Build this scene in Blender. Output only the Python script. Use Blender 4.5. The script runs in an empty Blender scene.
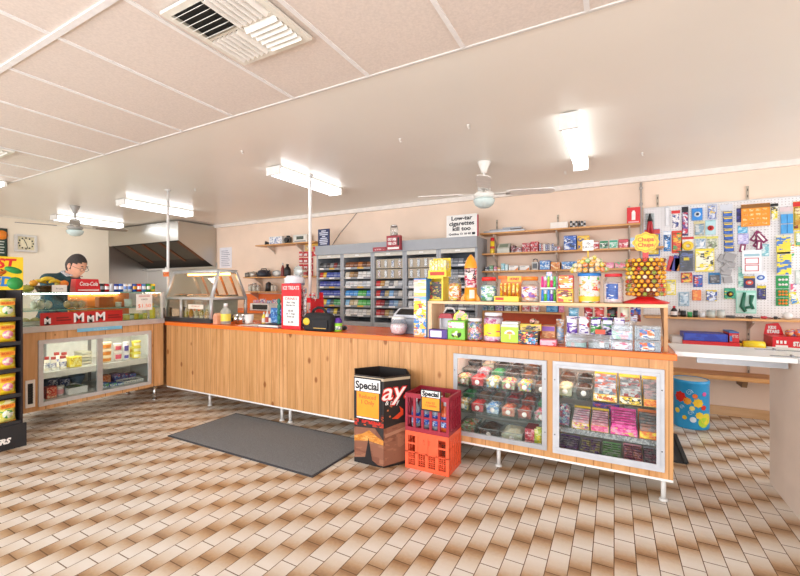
import bpy, bmesh, math, random
from mathutils import Vector, Matrix
random.seed(7)
PI = math.pi
C = bpy.context.scene.collection
# ------------------------------------------------------------------ survey
# Room frame: x runs along the back wall, y runs from the camera towards it, z is up.
# X/Z/YX turn a sight line of the survey into a point on a real plane (a wall, a counter front, a shelf front).
H, F, TH, CY = 1.25, 401.0, math.radians(28.2), 289.0
CT, ST = math.cos(TH), math.sin(TH)
def D(px, Y): return Y / (CT + (px-400)/F*ST)
def X(px, Y): return D(px, Y) * (-ST + (px-400)/F*CT)
def Z(px, py, Y): return H + (CY-py)/F*D(px, Y)
def DX(px, XP): return XP / (-ST + (px-400)/F*CT)
def YX(px, XP): return DX(px, XP) * (CT + (px-400)/F*ST)
def ZX(px, py, XP): return H + (CY-py)/F*DX(px, XP)
# ------------------------------------------------------------------ materials
def lin(c):
    c = c/255.0
    return c/12.92 if c <= 0.04045 else ((c+0.055)/1.055)**2.4
def col(h):
    if isinstance(h, (tuple, list)): return (lin(h[0]), lin(h[1]), lin(h[2]), 1)
    h = h.lstrip('#'); return tuple(lin(int(h[i:i+2], 16)) for i in (0, 2, 4)) + (1,)
MC = {}
def new_mat(name):
    m = bpy.data.materials.new(name); m.use_nodes = True
    nt = m.node_tree; nt.nodes.clear()
    out = nt.nodes.new('ShaderNodeOutputMaterial')
    return m, nt, out
def pbsdf(nt, out, c=None, rough=.5, metal=0, spec=.5):
    b = nt.nodes.new('ShaderNodeBsdfPrincipled')
    if c is not None: b.inputs['Base Color'].default_value = c
    b.inputs['Roughness'].default_value = rough; b.inputs['Metallic'].default_value = metal
    b.inputs['Specular IOR Level'].default_value = spec
    nt.links.new(b.outputs[0], out.inputs[0]); return b
def M(h, rough=.5, metal=0, spec=.5, vary=.06, vs=18):
    """plain surface colour with a faint procedural mottling"""
    k = ('m', str(h), rough, metal, spec, vary, vs)
    if k in MC: return MC[k]
    m, nt, out = new_mat('surface'); b = pbsdf(nt, out, col(h), rough, metal, spec)
    if vary:
        tc = nt.nodes.new('ShaderNodeTexCoord'); n = nt.nodes.new('ShaderNodeTexNoise')
        n.inputs['Scale'].default_value = vs; n.inputs['Detail'].default_value = 3
        r = nt.nodes.new('ShaderNodeValToRGB'); c = col(h)
        r.color_ramp.elements[0].position = .3; r.color_ramp.elements[1].position = .7
        r.color_ramp.elements[0].color = tuple(x*(1-vary) for x in c[:3])+(1,)
        r.color_ramp.elements[1].color = tuple(min(1, x*(1+vary)) for x in c[:3])+(1,)
        nt.links.new(tc.outputs['Object'], n.inputs[0]); nt.links.new(n.outputs[0], r.inputs[0]); nt.links.new(r.outputs[0], b.inputs[0])
    MC[k] = m; return m
def P(cols, scale=30, seed=0, rough=.35, stretch=(1, 1, 1)):
    """printed artwork: patches of a few flat ink colours"""
    k = ('p', tuple(cols), scale, seed, rough, stretch)
    if k in MC: return MC[k]
    m, nt, out = new_mat('print'); b = pbsdf(nt, out, None, rough)
    tc = nt.nodes.new('ShaderNodeTexCoord'); mp = nt.nodes.new('ShaderNodeMapping')
    mp.inputs['Location'].default_value = (seed*1.37, seed*.71, seed*2.13); mp.inputs['Scale'].default_value = stretch
    v = nt.nodes.new('ShaderNodeTexVoronoi'); v.inputs['Scale'].default_value = scale*1.05; v.distance = 'CHEBYCHEV'
    v2 = nt.nodes.new('ShaderNodeTexVoronoi'); v2.inputs['Scale'].default_value = scale*2.6; v2.distance = 'CHEBYCHEV'; s2 = nt.nodes.new('ShaderNodeSeparateXYZ')
    q = NB(nt); mp2 = nt.nodes.new('ShaderNodeMapping'); mp2.inputs['Scale'].default_value = (.8, .8, 2.4); nt.links.new(mp.outputs[0], mp2.inputs[0]); nt.links.new(mp2.outputs[0], v2.inputs[0]); nt.links.new(v2.outputs['Color'], s2.inputs[0])
    s = nt.nodes.new('ShaderNodeSeparateXYZ'); r = nt.nodes.new('ShaderNodeValToRGB'); r.color_ramp.interpolation = 'CONSTANT'
    n = len(cols); el = r.color_ramp.elements
    el[0].position = 0; el[0].color = col(cols[0]); el[1].position = 1/n; el[1].color = col(cols[1 % n])
    for i in range(2, n): e = el.new(i/n); e.color = col(cols[i])
    nt.links.new(tc.outputs['Object'], mp.inputs[0]); nt.links.new(mp.outputs[0], v.inputs[0])
    nt.links.new(v.outputs['Color'], s.inputs[0])
    f = q.m('GREATER_THAN', s2.outputs[1], .72); nt.links.new(q.m('ADD', q.m('MULTIPLY', s.outputs[0], q.m('SUBTRACT', 1.0, f)), q.m('MULTIPLY', s2.outputs[0], f)), r.inputs[0]); nt.links.new(r.outputs[0], b.inputs[0])
    MC[k] = m; return m
def G(tint='#ffffff', refl=.1, rough=.02, milky=0):
    """thin clear glass or plastic: lets light through, mirrors a little"""
    k = ('g', tint, refl, rough, milky)
    if k in MC: return MC[k]
    m, nt, out = new_mat('clear'); t = nt.nodes.new('ShaderNodeBsdfTransparent'); t.inputs[0].default_value = col(tint)
    g = nt.nodes.new('ShaderNodeBsdfGlossy'); g.inputs['Roughness'].default_value = rough
    mx = nt.nodes.new('ShaderNodeMixShader'); lw = nt.nodes.new('ShaderNodeLayerWeight'); lw.inputs[0].default_value = .25
    mt = nt.nodes.new('ShaderNodeMath'); mt.operation = 'MULTIPLY_ADD'; mt.inputs[1].default_value = .4; mt.inputs[2].default_value = refl*.4
    nt.links.new(lw.outputs['Fresnel'], mt.inputs[0]); nt.links.new(mt.outputs[0], mx.inputs[0])
    nt.links.new(t.outputs[0], mx.inputs[1]); nt.links.new(g.outputs[0], mx.inputs[2])
    last = mx
    if milky:
        d = nt.nodes.new('ShaderNodeBsdfDiffuse'); d.inputs[0].default_value = col(tint)
        m2 = nt.nodes.new('ShaderNodeMixShader'); m2.inputs[0].default_value = milky
        nt.links.new(mx.outputs[0], m2.inputs[1]); nt.links.new(d.outputs[0], m2.inputs[2]); last = m2
    nt.links.new(last.outputs[0], out.inputs[0]); MC[k] = m; return m
def EM(h, s):
    k = ('e', h, s)
    if k in MC: return MC[k]
    m, nt, out = new_mat('lamp_glow'); e = nt.nodes.new('ShaderNodeEmission'); e.inputs[0].default_value = col(h); e.inputs[1].default_value = s
    nt.links.new(e.outputs[0], out.inputs[0]); MC[k] = m; return m
class NB:
    """small node builder for maths in shaders"""
    def __init__(s, nt): s.nt = nt
    def m(s, op, a, b=None, c=None):
        n = s.nt.nodes.new('ShaderNodeMath'); n.operation = op
        for i, v in enumerate((a, b, c)):
            if v is None: continue
            if isinstance(v, (int, float)): n.inputs[i].default_value = v
            else: s.nt.links.new(v, n.inputs[i])
        return n.outputs[0]
    def mix(s, f, a, b):
        n = s.nt.nodes.new('ShaderNodeMix'); n.data_type = 'RGBA'
        for i, v in ((0, f), (6, a), (7, b)):
            if isinstance(v, (tuple, float, int)): n.inputs[i].default_value = v
            else: s.nt.links.new(v, n.inputs[i])
        return n.outputs[2]
def floor_material():
    m, nt, out = new_mat('floor_tiles'); b = pbsdf(nt, out, None, .38, 0, .45); q = NB(nt)
    tc = nt.nodes.new('ShaderNodeTexCoord'); s = nt.nodes.new('ShaderNodeSeparateXYZ'); nt.links.new(tc.outputs['Object'], s.inputs[0])
    x, y = s.outputs[0], s.outputs[1]
    u = q.m('DIVIDE', q.m('ADD', x, .004), .09); i = q.m('FLOOR', u); fx = q.m('SUBTRACT', u, i)
    t0 = q.m('DIVIDE', q.m('SUBTRACT', q.m('SUBTRACT', y, 2.445), q.m('MULTIPLY', i, .0825)), .33); t = q.m('SUBTRACT', t0, q.m('FLOOR', t0))
    w = q.m('MULTIPLY', q.m('ABSOLUTE', q.m('SUBTRACT', t, .5)), 2.0)
    tile = q.m('ADD', q.m('MULTIPLY', q.m('FLOOR', q.m('MULTIPLY', t0, 2)), 3.17), q.m('MULTIPLY', i, 7.31))
    wn = nt.nodes.new('ShaderNodeTexWhiteNoise'); wn.noise_dimensions = '1D'; nt.links.new(tile, wn.inputs['W'])
    n = nt.nodes.new('ShaderNodeTexNoise'); n.inputs['Scale'].default_value = 60; n.inputs['Detail'].default_value = 4; nt.links.new(tc.outputs['Object'], n.inputs[0])
    w2 = q.m('ADD', w, q.m('MULTIPLY', q.m('SUBTRACT', wn.outputs[0], .5), .22)); w2 = q.m('ADD', w2, q.m('MULTIPLY', q.m('SUBTRACT', n.outputs[0], .5), .16))
    r = nt.nodes.new('ShaderNodeValToRGB'); el = r.color_ramp.elements
    el[0].position = .12; el[0].color = col('#ded7cc'); el[1].position = 1.05; el[1].color = col('#97734f')
    e = el.new(.5); e.color = col('#d2c4b1'); e = el.new(.8); e.color = col('#b89977')
    nt.links.new(w2, r.inputs[0])
    colr = r.outputs[0]
    dl = q.m('MINIMUM', fx, q.m('SUBTRACT', 1.0, fx)); l1 = q.m('LESS_THAN', dl, .022)
    t2 = q.m('MULTIPLY', t, 2.0); f2 = q.m('SUBTRACT', t2, q.m('FLOOR', t2)); d2 = q.m('MINIMUM', f2, q.m('SUBTRACT', 1.0, f2)); l2 = q.m('LESS_THAN', d2, .014)
    ln = q.m('MAXIMUM', l1, l2)
    colr = q.mix(ln, colr, col('#6b5138')); nt.links.new(colr, b.inputs[0])
    bp = nt.nodes.new('ShaderNodeBump'); bp.inputs['Strength'].default_value = .25; bp.inputs['Distance'].default_value = .002; bp.invert = True
    nt.links.new(ln, bp.inputs['Height']); nt.links.new(bp.outputs[0], b.inputs['Normal'])
    nt.links.new(q.m('ADD', .32, q.m('MULTIPLY', ln, .4)), b.inputs['Roughness'])
    return m
def wood(c1, c2, c3=None, axis=2, scale=9, plank=0, knots=False, rough=.42, paxis=0):
    """timber with grain along one axis; plank = board width, boards laid across paxis"""
    k = ('w', c1, c2, c3, axis, scale, plank, knots, rough, paxis)
    if k in MC: return MC[k]
    m, nt, out = new_mat('timber'); b = pbsdf(nt, out, None, rough, 0, .35); q = NB(nt)
    tc = nt.nodes.new('ShaderNodeTexCoord'); mp = nt.nodes.new('ShaderNodeMapping'); sc = [scale*1.5]*3; sc[axis] = scale*.09; mp.inputs['Scale'].default_value = sc
    nt.links.new(tc.outputs['Object'], mp.inputs[0])
    n = nt.nodes.new('ShaderNodeTexNoise'); n.inputs['Scale'].default_value = 2.2; n.inputs['Detail'].default_value = 7; n.inputs['Roughness'].default_value = .62; n.inputs['Distortion'].default_value = .6
    nt.links.new(mp.outputs[0], n.inputs[0])
    r = nt.nodes.new('ShaderNodeValToRGB'); el = r.color_ramp.elements
    el[0].position = .34; el[0].color = col(c2); el[1].position = .62; el[1].color = col(c1)
    nt.links.new(n.outputs[0], r.inputs[0]); c = r.outputs[0]
    s = nt.nodes.new('ShaderNodeSeparateXYZ'); nt.links.new(tc.outputs['Object'], s.inputs[0])
    if plank:
        u = q.m('DIVIDE', q.m('ADD', s.outputs[paxis], 50.0), plank); i = q.m('FLOOR', u); fx = q.m('SUBTRACT', u, i)
        wn = nt.nodes.new('ShaderNodeTexWhiteNoise'); wn.noise_dimensions = '1D'; nt.links.new(i, wn.inputs['W'])
        c = q.mix(q.m('MULTIPLY', wn.outputs[0], .6), c, col(c3 or c2))
        ln = q.m('LESS_THAN', q.m('MINIMUM', fx, q.m('SUBTRACT', 1.0, fx)), .022)
        c = q.mix(q.m('MULTIPLY', ln, .7), c, col('#7a4a22'))
    if knots:
        mk = nt.nodes.new('ShaderNodeMapping'); ks = [7.5]*3; ks[axis] = 4.6; mk.inputs['Scale'].default_value = ks; nt.links.new(tc.outputs['Object'], mk.inputs[0])
        v = nt.nodes.new('ShaderNodeTexVoronoi'); v.inputs['Scale'].default_value = 1.0; nt.links.new(mk.outputs[0], v.inputs[0])
        sv = nt.nodes.new('ShaderNodeSeparateXYZ'); nt.links.new(v.outputs['Color'], sv.inputs[0])
        rad = q.m('MULTIPLY', q.m('GREATER_THAN', sv.outputs[0], .2), q.m('ADD', .06, q.m('MULTIPLY', sv.outputs[1], .14)))
        kf = q.m('SUBTRACT', 1.0, q.m('DIVIDE', v.outputs[0], q.m('MAXIMUM', rad, .001))); kf = q.m('MINIMUM', q.m('MAXIMUM', q.m('MULTIPLY', kf, 2.5), 0.0), 1.0)
        c = q.mix(q.m('MULTIPLY', kf, .85), c, col('#8a4c1c'))
    nt.links.new(c, b.inputs[0]); MC[k] = m; return m
def wall_mat(h, vary=.05, scale=1.6, bump=0):
    m, nt, out = new_mat('painted_wall'); b = pbsdf(nt, out, None, .65, 0, .3)
    tc = nt.nodes.new('ShaderNodeTexCoord'); n = nt.nodes.new('ShaderNodeTexNoise'); n.inputs['Scale'].default_value = scale; n.inputs['Detail'].default_value = 6
    r = nt.nodes.new('ShaderNodeValToRGB'); c = col(h)
    r.color_ramp.elements[0].position = .35; r.color_ramp.elements[0].color = tuple(v*(1-vary) for v in c[:3])+(1,)
    r.color_ramp.elements[1].position = .65; r.color_ramp.elements[1].color = tuple(min(1, v*(1+vary)) for v in c[:3])+(1,)
    nt.links.new(tc.outputs['Object'], n.inputs[0]); nt.links.new(n.outputs[0], r.inputs[0]); nt.links.new(r.outputs[0], b.inputs[0])
    return m, nt, b
def steel_mat(h='#c9c8c4', rough=.28, axis=0):
    k = ('steel', h, rough, axis)
    if k in MC: return MC[k]
    m, nt, out = new_mat('brushed_steel'); b = pbsdf(nt, out, col(h), rough, 1)
    tc = nt.nodes.new('ShaderNodeTexCoord'); mp = nt.nodes.new('ShaderNodeMapping'); sc = [160]*3; sc[axis] = 3; mp.inputs['Scale'].default_value = sc
    n = nt.nodes.new('ShaderNodeTexNoise'); n.inputs['Scale'].default_value = 1; bp = nt.nodes.new('ShaderNodeBump'); bp.inputs['Strength'].default_value = .06
    nt.links.new(tc.outputs['Object'], mp.inputs[0]); nt.links.new(mp.outputs[0], n.inputs[0]); nt.links.new(n.outputs[0], bp.inputs['Height']); nt.links.new(bp.outputs[0], b.inputs['Normal'])
    MC[k] = m; return m
def pegboard_mat():
    m, nt, out = new_mat('pegboard'); b = pbsdf(nt, out, None, .5); q = NB(nt)
    tc = nt.nodes.new('ShaderNodeTexCoord'); s = nt.nodes.new('ShaderNodeSeparateXYZ'); nt.links.new(tc.outputs['Object'], s.inputs[0])
    def f(o):
        u = q.m('DIVIDE', q.m('ADD', o, 10.0), .025); return q.m('SUBTRACT', q.m('SUBTRACT', u, q.m('FLOOR', u)), .5)
    a, c = f(s.outputs[0]), f(s.outputs[2]); d = q.m('ADD', q.m('MULTIPLY', a, a), q.m('MULTIPLY', c, c))
    nt.links.new(q.mix(q.m('LESS_THAN', d, .035), col('#e7e6e5'), col('#bdb9b6')), b.inputs[0]); return m
# ------------------------------------------------------------------ meshes
class MB:
    def __init__(s): s.v = []; s.f = []; s.m = []; s.sm = []
    def add(s, vs, fs, m=0, smooth=False):
        o = len(s.v); s.v += [tuple(v) for v in vs]
        for f in fs: s.f.append(tuple(i+o for i in f)); s.m.append(m); s.sm.append(smooth)
        return s
    def box(s, x0, y0, z0, x1, y1, z1, m=0):
        if x0 > x1: x0, x1 = x1, x0
        if y0 > y1: y0, y1 = y1, y0
        if z0 > z1: z0, z1 = z1, z0
        v = [(x0,y0,z0),(x1,y0,z0),(x1,y1,z0),(x0,y1,z0),(x0,y0,z1),(x1,y0,z1),(x1,y1,z1),(x0,y1,z1)]
        return s.add(v, [(0,3,2,1),(4,5,6,7),(0,1,5,4),(1,2,6,5),(2,3,7,6),(3,0,4,7)], m)
    def cbox(s, cx, cy, z0, w, d, h, m=0): return s.box(cx-w/2, cy-d/2, z0, cx+w/2, cy+d/2, z0+h, m)
    def hexa(s, b, t, m=0):  # 4 bottom, 4 top points
        return s.add(list(b)+list(t), [(0,3,2,1),(4,5,6,7),(0,1,5,4),(1,2,6,5),(2,3,7,6),(3,0,4,7)], m)
    def lathe(s, prof, n=16, m=0, c=(0,0), smooth=True, a0=0, a1=2*PI):
        full = abs(a1-a0-2*PI) < 1e-6; k = n if full else n+1; vs = []
        for r, z in prof:
            for i in range(k):
                a = a0+(a1-a0)*i/n; vs.append((c[0]+r*math.cos(a), c[1]+r*math.sin(a), z))
        fs = []
        for j in range(len(prof)-1):
            for i in range(n):
                i2 = (i+1) % k if full else i+1
                fs.append((j*k+i, j*k+i2, (j+1)*k+i2, (j+1)*k+i))
        return s.add(vs, fs, m, smooth)
    def cyl(s, p0, p1, r0, r1=None, n=12, m=0, smooth=True):
        r1 = r0 if r1 is None else r1; p0 = Vector(p0); p1 = Vector(p1); d = (p1-p0).normalized()
        a = Vector((0,0,1)) if abs(d.z) < .9 else Vector((1,0,0)); u = d.cross(a).normalized(); w = d.cross(u)
        vs = []
        for p, r in ((p0, r0), (p1, r1)):
            for i in range(n):
                t = 2*PI*i/n; vs.append(p+u*(r*math.cos(t))+w*(r*math.sin(t)))
        s.add(vs, [(i, n+i, n+(i+1) % n, (i+1) % n) for i in range(n)], m, smooth)
        s.add(vs[:n], [tuple(range(n))], m); s.add(vs[n:], [tuple(range(n-1, -1, -1))], m); return s
    def tube(s, pts, r, n=8, m=0):
        pts = [Vector(p) for p in pts]; vs = []; rr = r if isinstance(r, (list, tuple)) else [r]*len(pts)
        for i, p in enumerate(pts):
            d = (pts[min(i+1, len(pts)-1)]-pts[max(i-1, 0)]).normalized(); a = Vector((0,0,1)) if abs(d.z) < .9 else Vector((1,0,0))
            u = d.cross(a).normalized(); w = d.cross(u)
            for k in range(n): t = 2*PI*k/n; vs.append(p+u*(rr[i]*math.cos(t))+w*(rr[i]*math.sin(t)))
        fs = [(j*n+k, (j+1)*n+k, (j+1)*n+(k+1) % n, j*n+(k+1) % n) for j in range(len(pts)-1) for k in range(n)]
        fs += [tuple(range(n)), tuple(range((len(pts)-1)*n+n-1, (len(pts)-1)*n-1, -1))]
        return s.add(vs, fs, m, True)
    def ball(s, c, r, n=10, m=0, sz=(1,1,1)):
        prof = [(r*math.sin(PI*j/(n//2+2)), -r*math.cos(PI*j/(n//2+2))) for j in range(n//2+3)]
        b = MB().lathe(prof, n); return s.add([(c[0]+v[0]*sz[0], c[1]+v[1]*sz[1], c[2]+v[2]*sz[2]) for v in b.v], b.f, m, True)
    def prism(s, poly, a0, a1, axis='y', m=0):  # poly in the two other axes
        def mk(p, a): return (p[0], a, p[1]) if axis == 'y' else ((a, p[0], p[1]) if axis == 'x' else (p[0], p[1], a))
        n = len(poly); vs = [mk(p, a0) for p in poly]+[mk(p, a1) for p in poly]
        fs = [(i, (i+1) % n, n+(i+1) % n, n+i) for i in range(n)]+[tuple(range(n-1, -1, -1)), tuple(range(n, 2*n))]
        return s.add(vs, fs, m)
    def xf(s, mat):
        s.v = [tuple(mat @ Vector(v)) for v in s.v]; return s
    def mesh(s, name, mats):
        me = bpy.data.meshes.new(name); me.from_pydata(s.v, [], s.f)
        for mm in (mats if isinstance(mats, (list, tuple)) else [mats]): me.materials.append(mm)
        me.polygons.foreach_set('material_index', s.m); me.polygons.foreach_set('use_smooth', s.sm)
        b = bmesh.new(); b.from_mesh(me); bmesh.ops.remove_doubles(b, verts=b.verts, dist=1e-6); bmesh.ops.recalc_face_normals(b, faces=b.faces); b.to_mesh(me); b.free()
        return me
    def build(s, name, mats, parent=None, loc=(0,0,0), bevel=0, rot=None):
        o = bpy.data.objects.new(name, s.mesh(name, mats)); C.objects.link(o); o.location = loc
        if rot: o.rotation_euler = rot
        if parent: o.parent = parent
        if bevel:
            md = o.modifiers.new('edge', 'BEVEL'); md.width = bevel; md.segments = 2; md.limit_method = 'ANGLE'; md.angle_limit = 1.0
        return o
def tag(o, label, cat, group=None, kind=None):
    o['label'] = label; o['category'] = cat
    if group: o['group'] = group
    if kind: o['kind'] = kind
    return o
def thing(name, label, cat, loc=(0,0,0), rz=0, group=None):
    o = bpy.data.objects.new(name, None); o.empty_display_size = .05; C.objects.link(o); o.location = loc; o.rotation_euler = (0,0,rz)
    return tag(o, label, cat, group)
def struct(mb, name, mats, bevel=0):
    o = mb.build(name, mats, bevel=bevel); o['kind'] = 'structure'; return o
def dup(root, loc=None, rz=None, label=None, group=None):
    r = root.copy(); C.objects.link(r)
    if loc is not None: r.location = loc
    if rz is not None: r.rotation_euler = (0,0,rz)
    if label: r['label'] = label
    if group: r['group'] = group
    for ch in list(root.children):
        c = ch.copy(); C.objects.link(c); c.parent = r
        for g in ch.children:
            d = g.copy(); C.objects.link(d); d.parent = c
    return r
def text(s, size, mat, parent, loc, face='-y', name='lettering', w=None, bold=0, shear=0, ext=.0006, align='CENTER'):
    cu = bpy.data.curves.new('t', 'FONT'); cu.body = s; cu.size = size; cu.align_x = align; cu.align_y = 'CENTER'
    cu.extrude = ext; cu.offset = bold; cu.shear = shear; cu.resolution_u = 3; cu.space_line = .95
    t = bpy.data.objects.new('t', cu); C.objects.link(t)
    dg = bpy.context.evaluated_depsgraph_get(); me = bpy.data.meshes.new_from_object(t.evaluated_get(dg)); bpy.data.objects.remove(t); bpy.data.curves.remove(cu)
    xs = [v.co.x for v in me.vertices] or [0]
    if w:
        k = w/max(1e-6, max(xs)-min(xs)); me.transform(Matrix.Diagonal((k, 1, 1, 1)))
    me.materials.clear(); me.materials.append(mat)
    o = bpy.data.objects.new(name, me); C.objects.link(o); o.parent = parent; o.location = loc
    if face == '-y': o.rotation_euler = (PI/2, 0, 0)
    elif face == '+x': o.rotation_euler = (PI/2, 0, PI/2)
    elif isinstance(face, (int, float)): o.rotation_euler = (PI/2, 0, face)
    else: o.rotation_euler = face
    return o
ORD = ['first','second','third','fourth','fifth','sixth','seventh','eighth','ninth','tenth','eleventh','twelfth']
WHITE = M('#f2f0ea', .45); BLACK = M('#1b1b1c', .5); RED = M('#d3222a', .4); ORANGE = M('#f08a24', .4); YEL = M('#f6d32d', .4); BLUE = M('#2459b8', .4); GREEN = M('#2f9a4a', .4)
PURP = M('#5b2f95', .4); PINK = M('#f07aa6', .4); SILVER = steel_mat('#d2d2d0', .25); STEEL = steel_mat('#c4c2bd', .3, 0); CHROME = steel_mat('#d8d8d8', .15, 2); GREY = M('#8d9094', .45); DGREY = M('#4b4c4f', .5); LGREY = M('#c9cacb', .5)
CREAM = M('#f1e2c2', .5); GLASS = G(); CLEAR = G('#f8fafb', .12, .06, .05); TIMB = wood('#e6b277', '#c98d50', axis=0, scale=8); RAW = wood('#eccfa4', '#d9b27f', axis=0, scale=8); INK = M('#16161a', .6, vary=0)
WORLD, DAY, VIEW, EXPO, GAMMA, LOOK = 1.0, 225, 'Standard', 0.05, 1.0, 'None'
# ================================================================== SETTING
XL, XR, YB, YF, ZC = -8.85, 2.6, 5.03, -2.2, 2.45
struct(MB().box(XL-.1, YF-.1, -.08, XR+.1, YB+.1, 0), 'floor', floor_material())
mw, nt, b = wall_mat('#f4dcc6', .05); struct(MB().box(XL-.1, YB, 0, XR+.1, YB+.1, ZC+.1), 'wall_back', mw)
mw, nt, b = wall_mat('#f0e4cf', .03); struct(MB().box(XL-.1, YF, 0, XL, YB, ZC+.1), 'wall_left', mw)
mw, nt, b = wall_mat('#f3ddd0', .03); struct(MB().box(XR, YF, 0, XR+.1, 3.3, ZC+.1).box(XR, 4.75, 0, XR+.1, YB, ZC+.1).box(XR, 3.3, 0, XR+.1, 4.75, .35).box(XR, 3.3, 2.15, XR+.1, 4.75, ZC+.1), 'wall_right', mw)
wf = MB()
for r in ((3.3,.35,4.75,.4),(3.3,2.1,4.75,2.15),(3.3,.4,3.35,2.1),(4.7,.4,4.75,2.1),(4.0,.4,4.05,2.1)): wf.box(XR+.02, r[0], r[1], XR+.07, r[2], r[3])
wo = struct(wf, 'window_1', M('#eceae4', .4)); pane = MB().box(XR+.04, 3.35, .4, XR+.045, 4.7, 2.1).build('pane', G(), wo)
fw = MB().box(XL, YF-.1, 0, XR, YF, .12).box(XL, YF-.1, 2.3, XR, YF, ZC+.1)
for x in (XL, -6.1, -3.3, -.5, XR-.15): fw.box(x, YF-.1, .12, x+.15, YF, 2.3)
struct(fw, 'wall_front', M('#e9e2d6', .6))
mw, nt, b = wall_mat('#f2ede2', .02, .8); b.inputs['Roughness'].default_value = .3; b.inputs['Specular IOR Level'].default_value = .45
struct(MB().box(XL, 1.91, ZC, XR, YB, ZC+.1), 'ceiling', mw)
mw, nt, b = wall_mat('#e2d7cd', .05, 90); struct(MB().box(XL, YF, ZC, XR, 1.91, ZC+.1), 'ceiling.001', mw)
TW = M('#efeeec', .45)
tn = 0
def trim(x0, y0, z0, x1, y1, z1, m=None):
    global tn; tn += 1
    struct(MB().box(x0, y0, z0, x1, y1, z1), 'trim_%d' % tn, m or TW)
trim(XL, 1.902, ZC-.006, XR, 1.918, ZC, M('#d9d5cf', .5))
for y in (.897, -.116, -1.13): trim(XL, y-.014, ZC-.008, XR, y+.014, ZC)
gx = -.664
ks = [gx+.558*k for k in range(-14, 6)]
for x in ks: trim(x-.011, YF, ZC-.006, x+.011, 1.895, ZC)
trim(XL, YB-.05, ZC-.055, XR, YB, ZC, M('#f1e9df', .5)); trim(XL, 1.93, ZC-.02, XL+.03, YB-.05, ZC, M('#e5dccb', .5))
struct(MB().box(XL, YB-.018, 0, XR, YB, .09), 'baseboard_back', wood('#dcb58a', '#c79a6a', axis=0, scale=6))
# stainless lining round the cooking corner
sp = thing('splashback', 'stainless steel splashback lining the cooking corner under the range hood', 'splashback', (XL, YB, .85))
MB().box(.012, -.012, 0, 2.25, -.002, .9).build('back_sheet', STEEL, sp)
MB().box(.002, -.75, 0, .012, -.002, 1.58).build('side_sheet', STEEL, sp)
# ------------------------------------------------------------------ ceiling lights
def fluoro(x, y0, y1, w, h, label, glow=7):
    t = thing('ceiling_light', label, 'ceiling light', (x, (y0+y1)/2, ZC), 0, 'fluorescent ceiling lights')
    L = (y1-y0)/2
    MB().box(-w/2+.012, -L+.01, -.03, w/2-.012, L-.01, -.0085).build('spine', WHITE, t)
    g = MB(); pr = [(-w/2, -.03), (-w/2+.008, -h+.02), (-w/2+.03, -h), (w/2-.03, -h), (w/2-.008, -h+.02), (w/2, -.03)]
    g.prism(pr, -L+.02, L-.02, 'y').build('diffuser', EM('#f8fcff', glow), t)
    for s in (-1, 1): MB().box(-w/2-.004, s*L-.02*(s > 0), -h-.004, w/2+.004, s*L+.02*(s < 0), -.0085).build('end_cap', M('#e9e6df', .4), t)
    return t
fluoro(-2.93, 2.85, 3.85, .17, .085, 'bright fluorescent ceiling light above the middle of the long counter')
fluoro(-5.78, 2.93, 3.92, .2, .085, 'bright fluorescent ceiling light in front of the range hood')
fluoro(-7.95, 3.04, 4.05, .2, .085, 'bright fluorescent ceiling light farthest left, behind the small ceiling fan')
fluoro(-.275, 2.92, 4.02, .118, .115, 'lit fluorescent ceiling batten at right of the white ceiling fan', 4.5)
fluoro(-6.05, .7, 1.86, .2, .06, 'fluorescent light at the left edge of the tiled ceiling')
# ------------------------------------------------------------------ air vents
def vent(x0, y0, x1, y1, label):
    cx, cy = (x0+x1)/2, (y0+y1)/2; w, d = x1-x0, y1-y0
    t = thing('air_vent', label, 'air vent', (cx, cy, ZC))
    f = MB(); b = .03
    for r in ((-w/2,-d/2,w/2,-d/2+b),(-w/2,d/2-b,w/2,d/2),(-w/2,-d/2+b,-w/2+b,d/2-b),(w/2-b,-d/2+b,w/2,d/2-b)): f.box(r[0], r[1], -.022, r[2], r[3], -.0082)
    f.box(-.006, -d/2+b, -.02, .006, d/2-b, -.009); f.box(-w/2+b, -.006, -.02, w/2-b, .006, -.009)
    f.build('frame', M('#e8e6da', .45), t)
    MB().box(-w/2+b, -d/2+b, -.0085, w/2-b, d/2-b, -.0065).build('duct_opening', M('#2c2a27', .8), t)
    q = (w/2-b-.008)
    for ix in (0, 1):
        for iy in (0, 1):
            X0 = -w/2+b+.001 if ix == 0 else .007; Y0 = -d/2+b+.001 if iy == 0 else .007
            W_ = w/2-b-.008; D_ = d/2-b-.008; n = 6; a = (ix+iy) % 2
            for k in range(n):
                m = MB()
                if a: # blades along y
                    x = X0+W_*(k+.5)/n; s = 1
                    m.hexa([(x-.012*s, Y0, -.033), (x-.010*s, Y0, -.034), (x-.010*s, Y0+D_, -.034), (x-.012*s, Y0+D_, -.033)], [(x+.009*s, Y0, -.010), (x+.011*s, Y0, -.011), (x+.011*s, Y0+D_, -.011), (x+.009*s, Y0+D_, -.010)])
                else:
                    y = Y0+D_*(k+.5)/n; s = 1 if ix == 0 else -1
                    m.hexa([(X0, y-.012*s, -.033), (X0, y-.010*s, -.034), (X0+W_, y-.010*s, -.034), (X0+W_, y-.012*s, -.033)], [(X0, y+.009*s, -.010), (X0, y+.011*s, -.011), (X0+W_, y+.011*s, -.011), (X0+W_, y+.009*s, -.010)])
                m.build('louvre', M('#f4f2ea', .4), t)
vent(-1.722, 1.03, -1.262, 1.475, 'large square white air vent with four louvre sections in the tiled ceiling')
vent(-5.01, 1.045, -4.57, 1.48, 'small air vent at the far left edge of the tiled ceiling')
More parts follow.
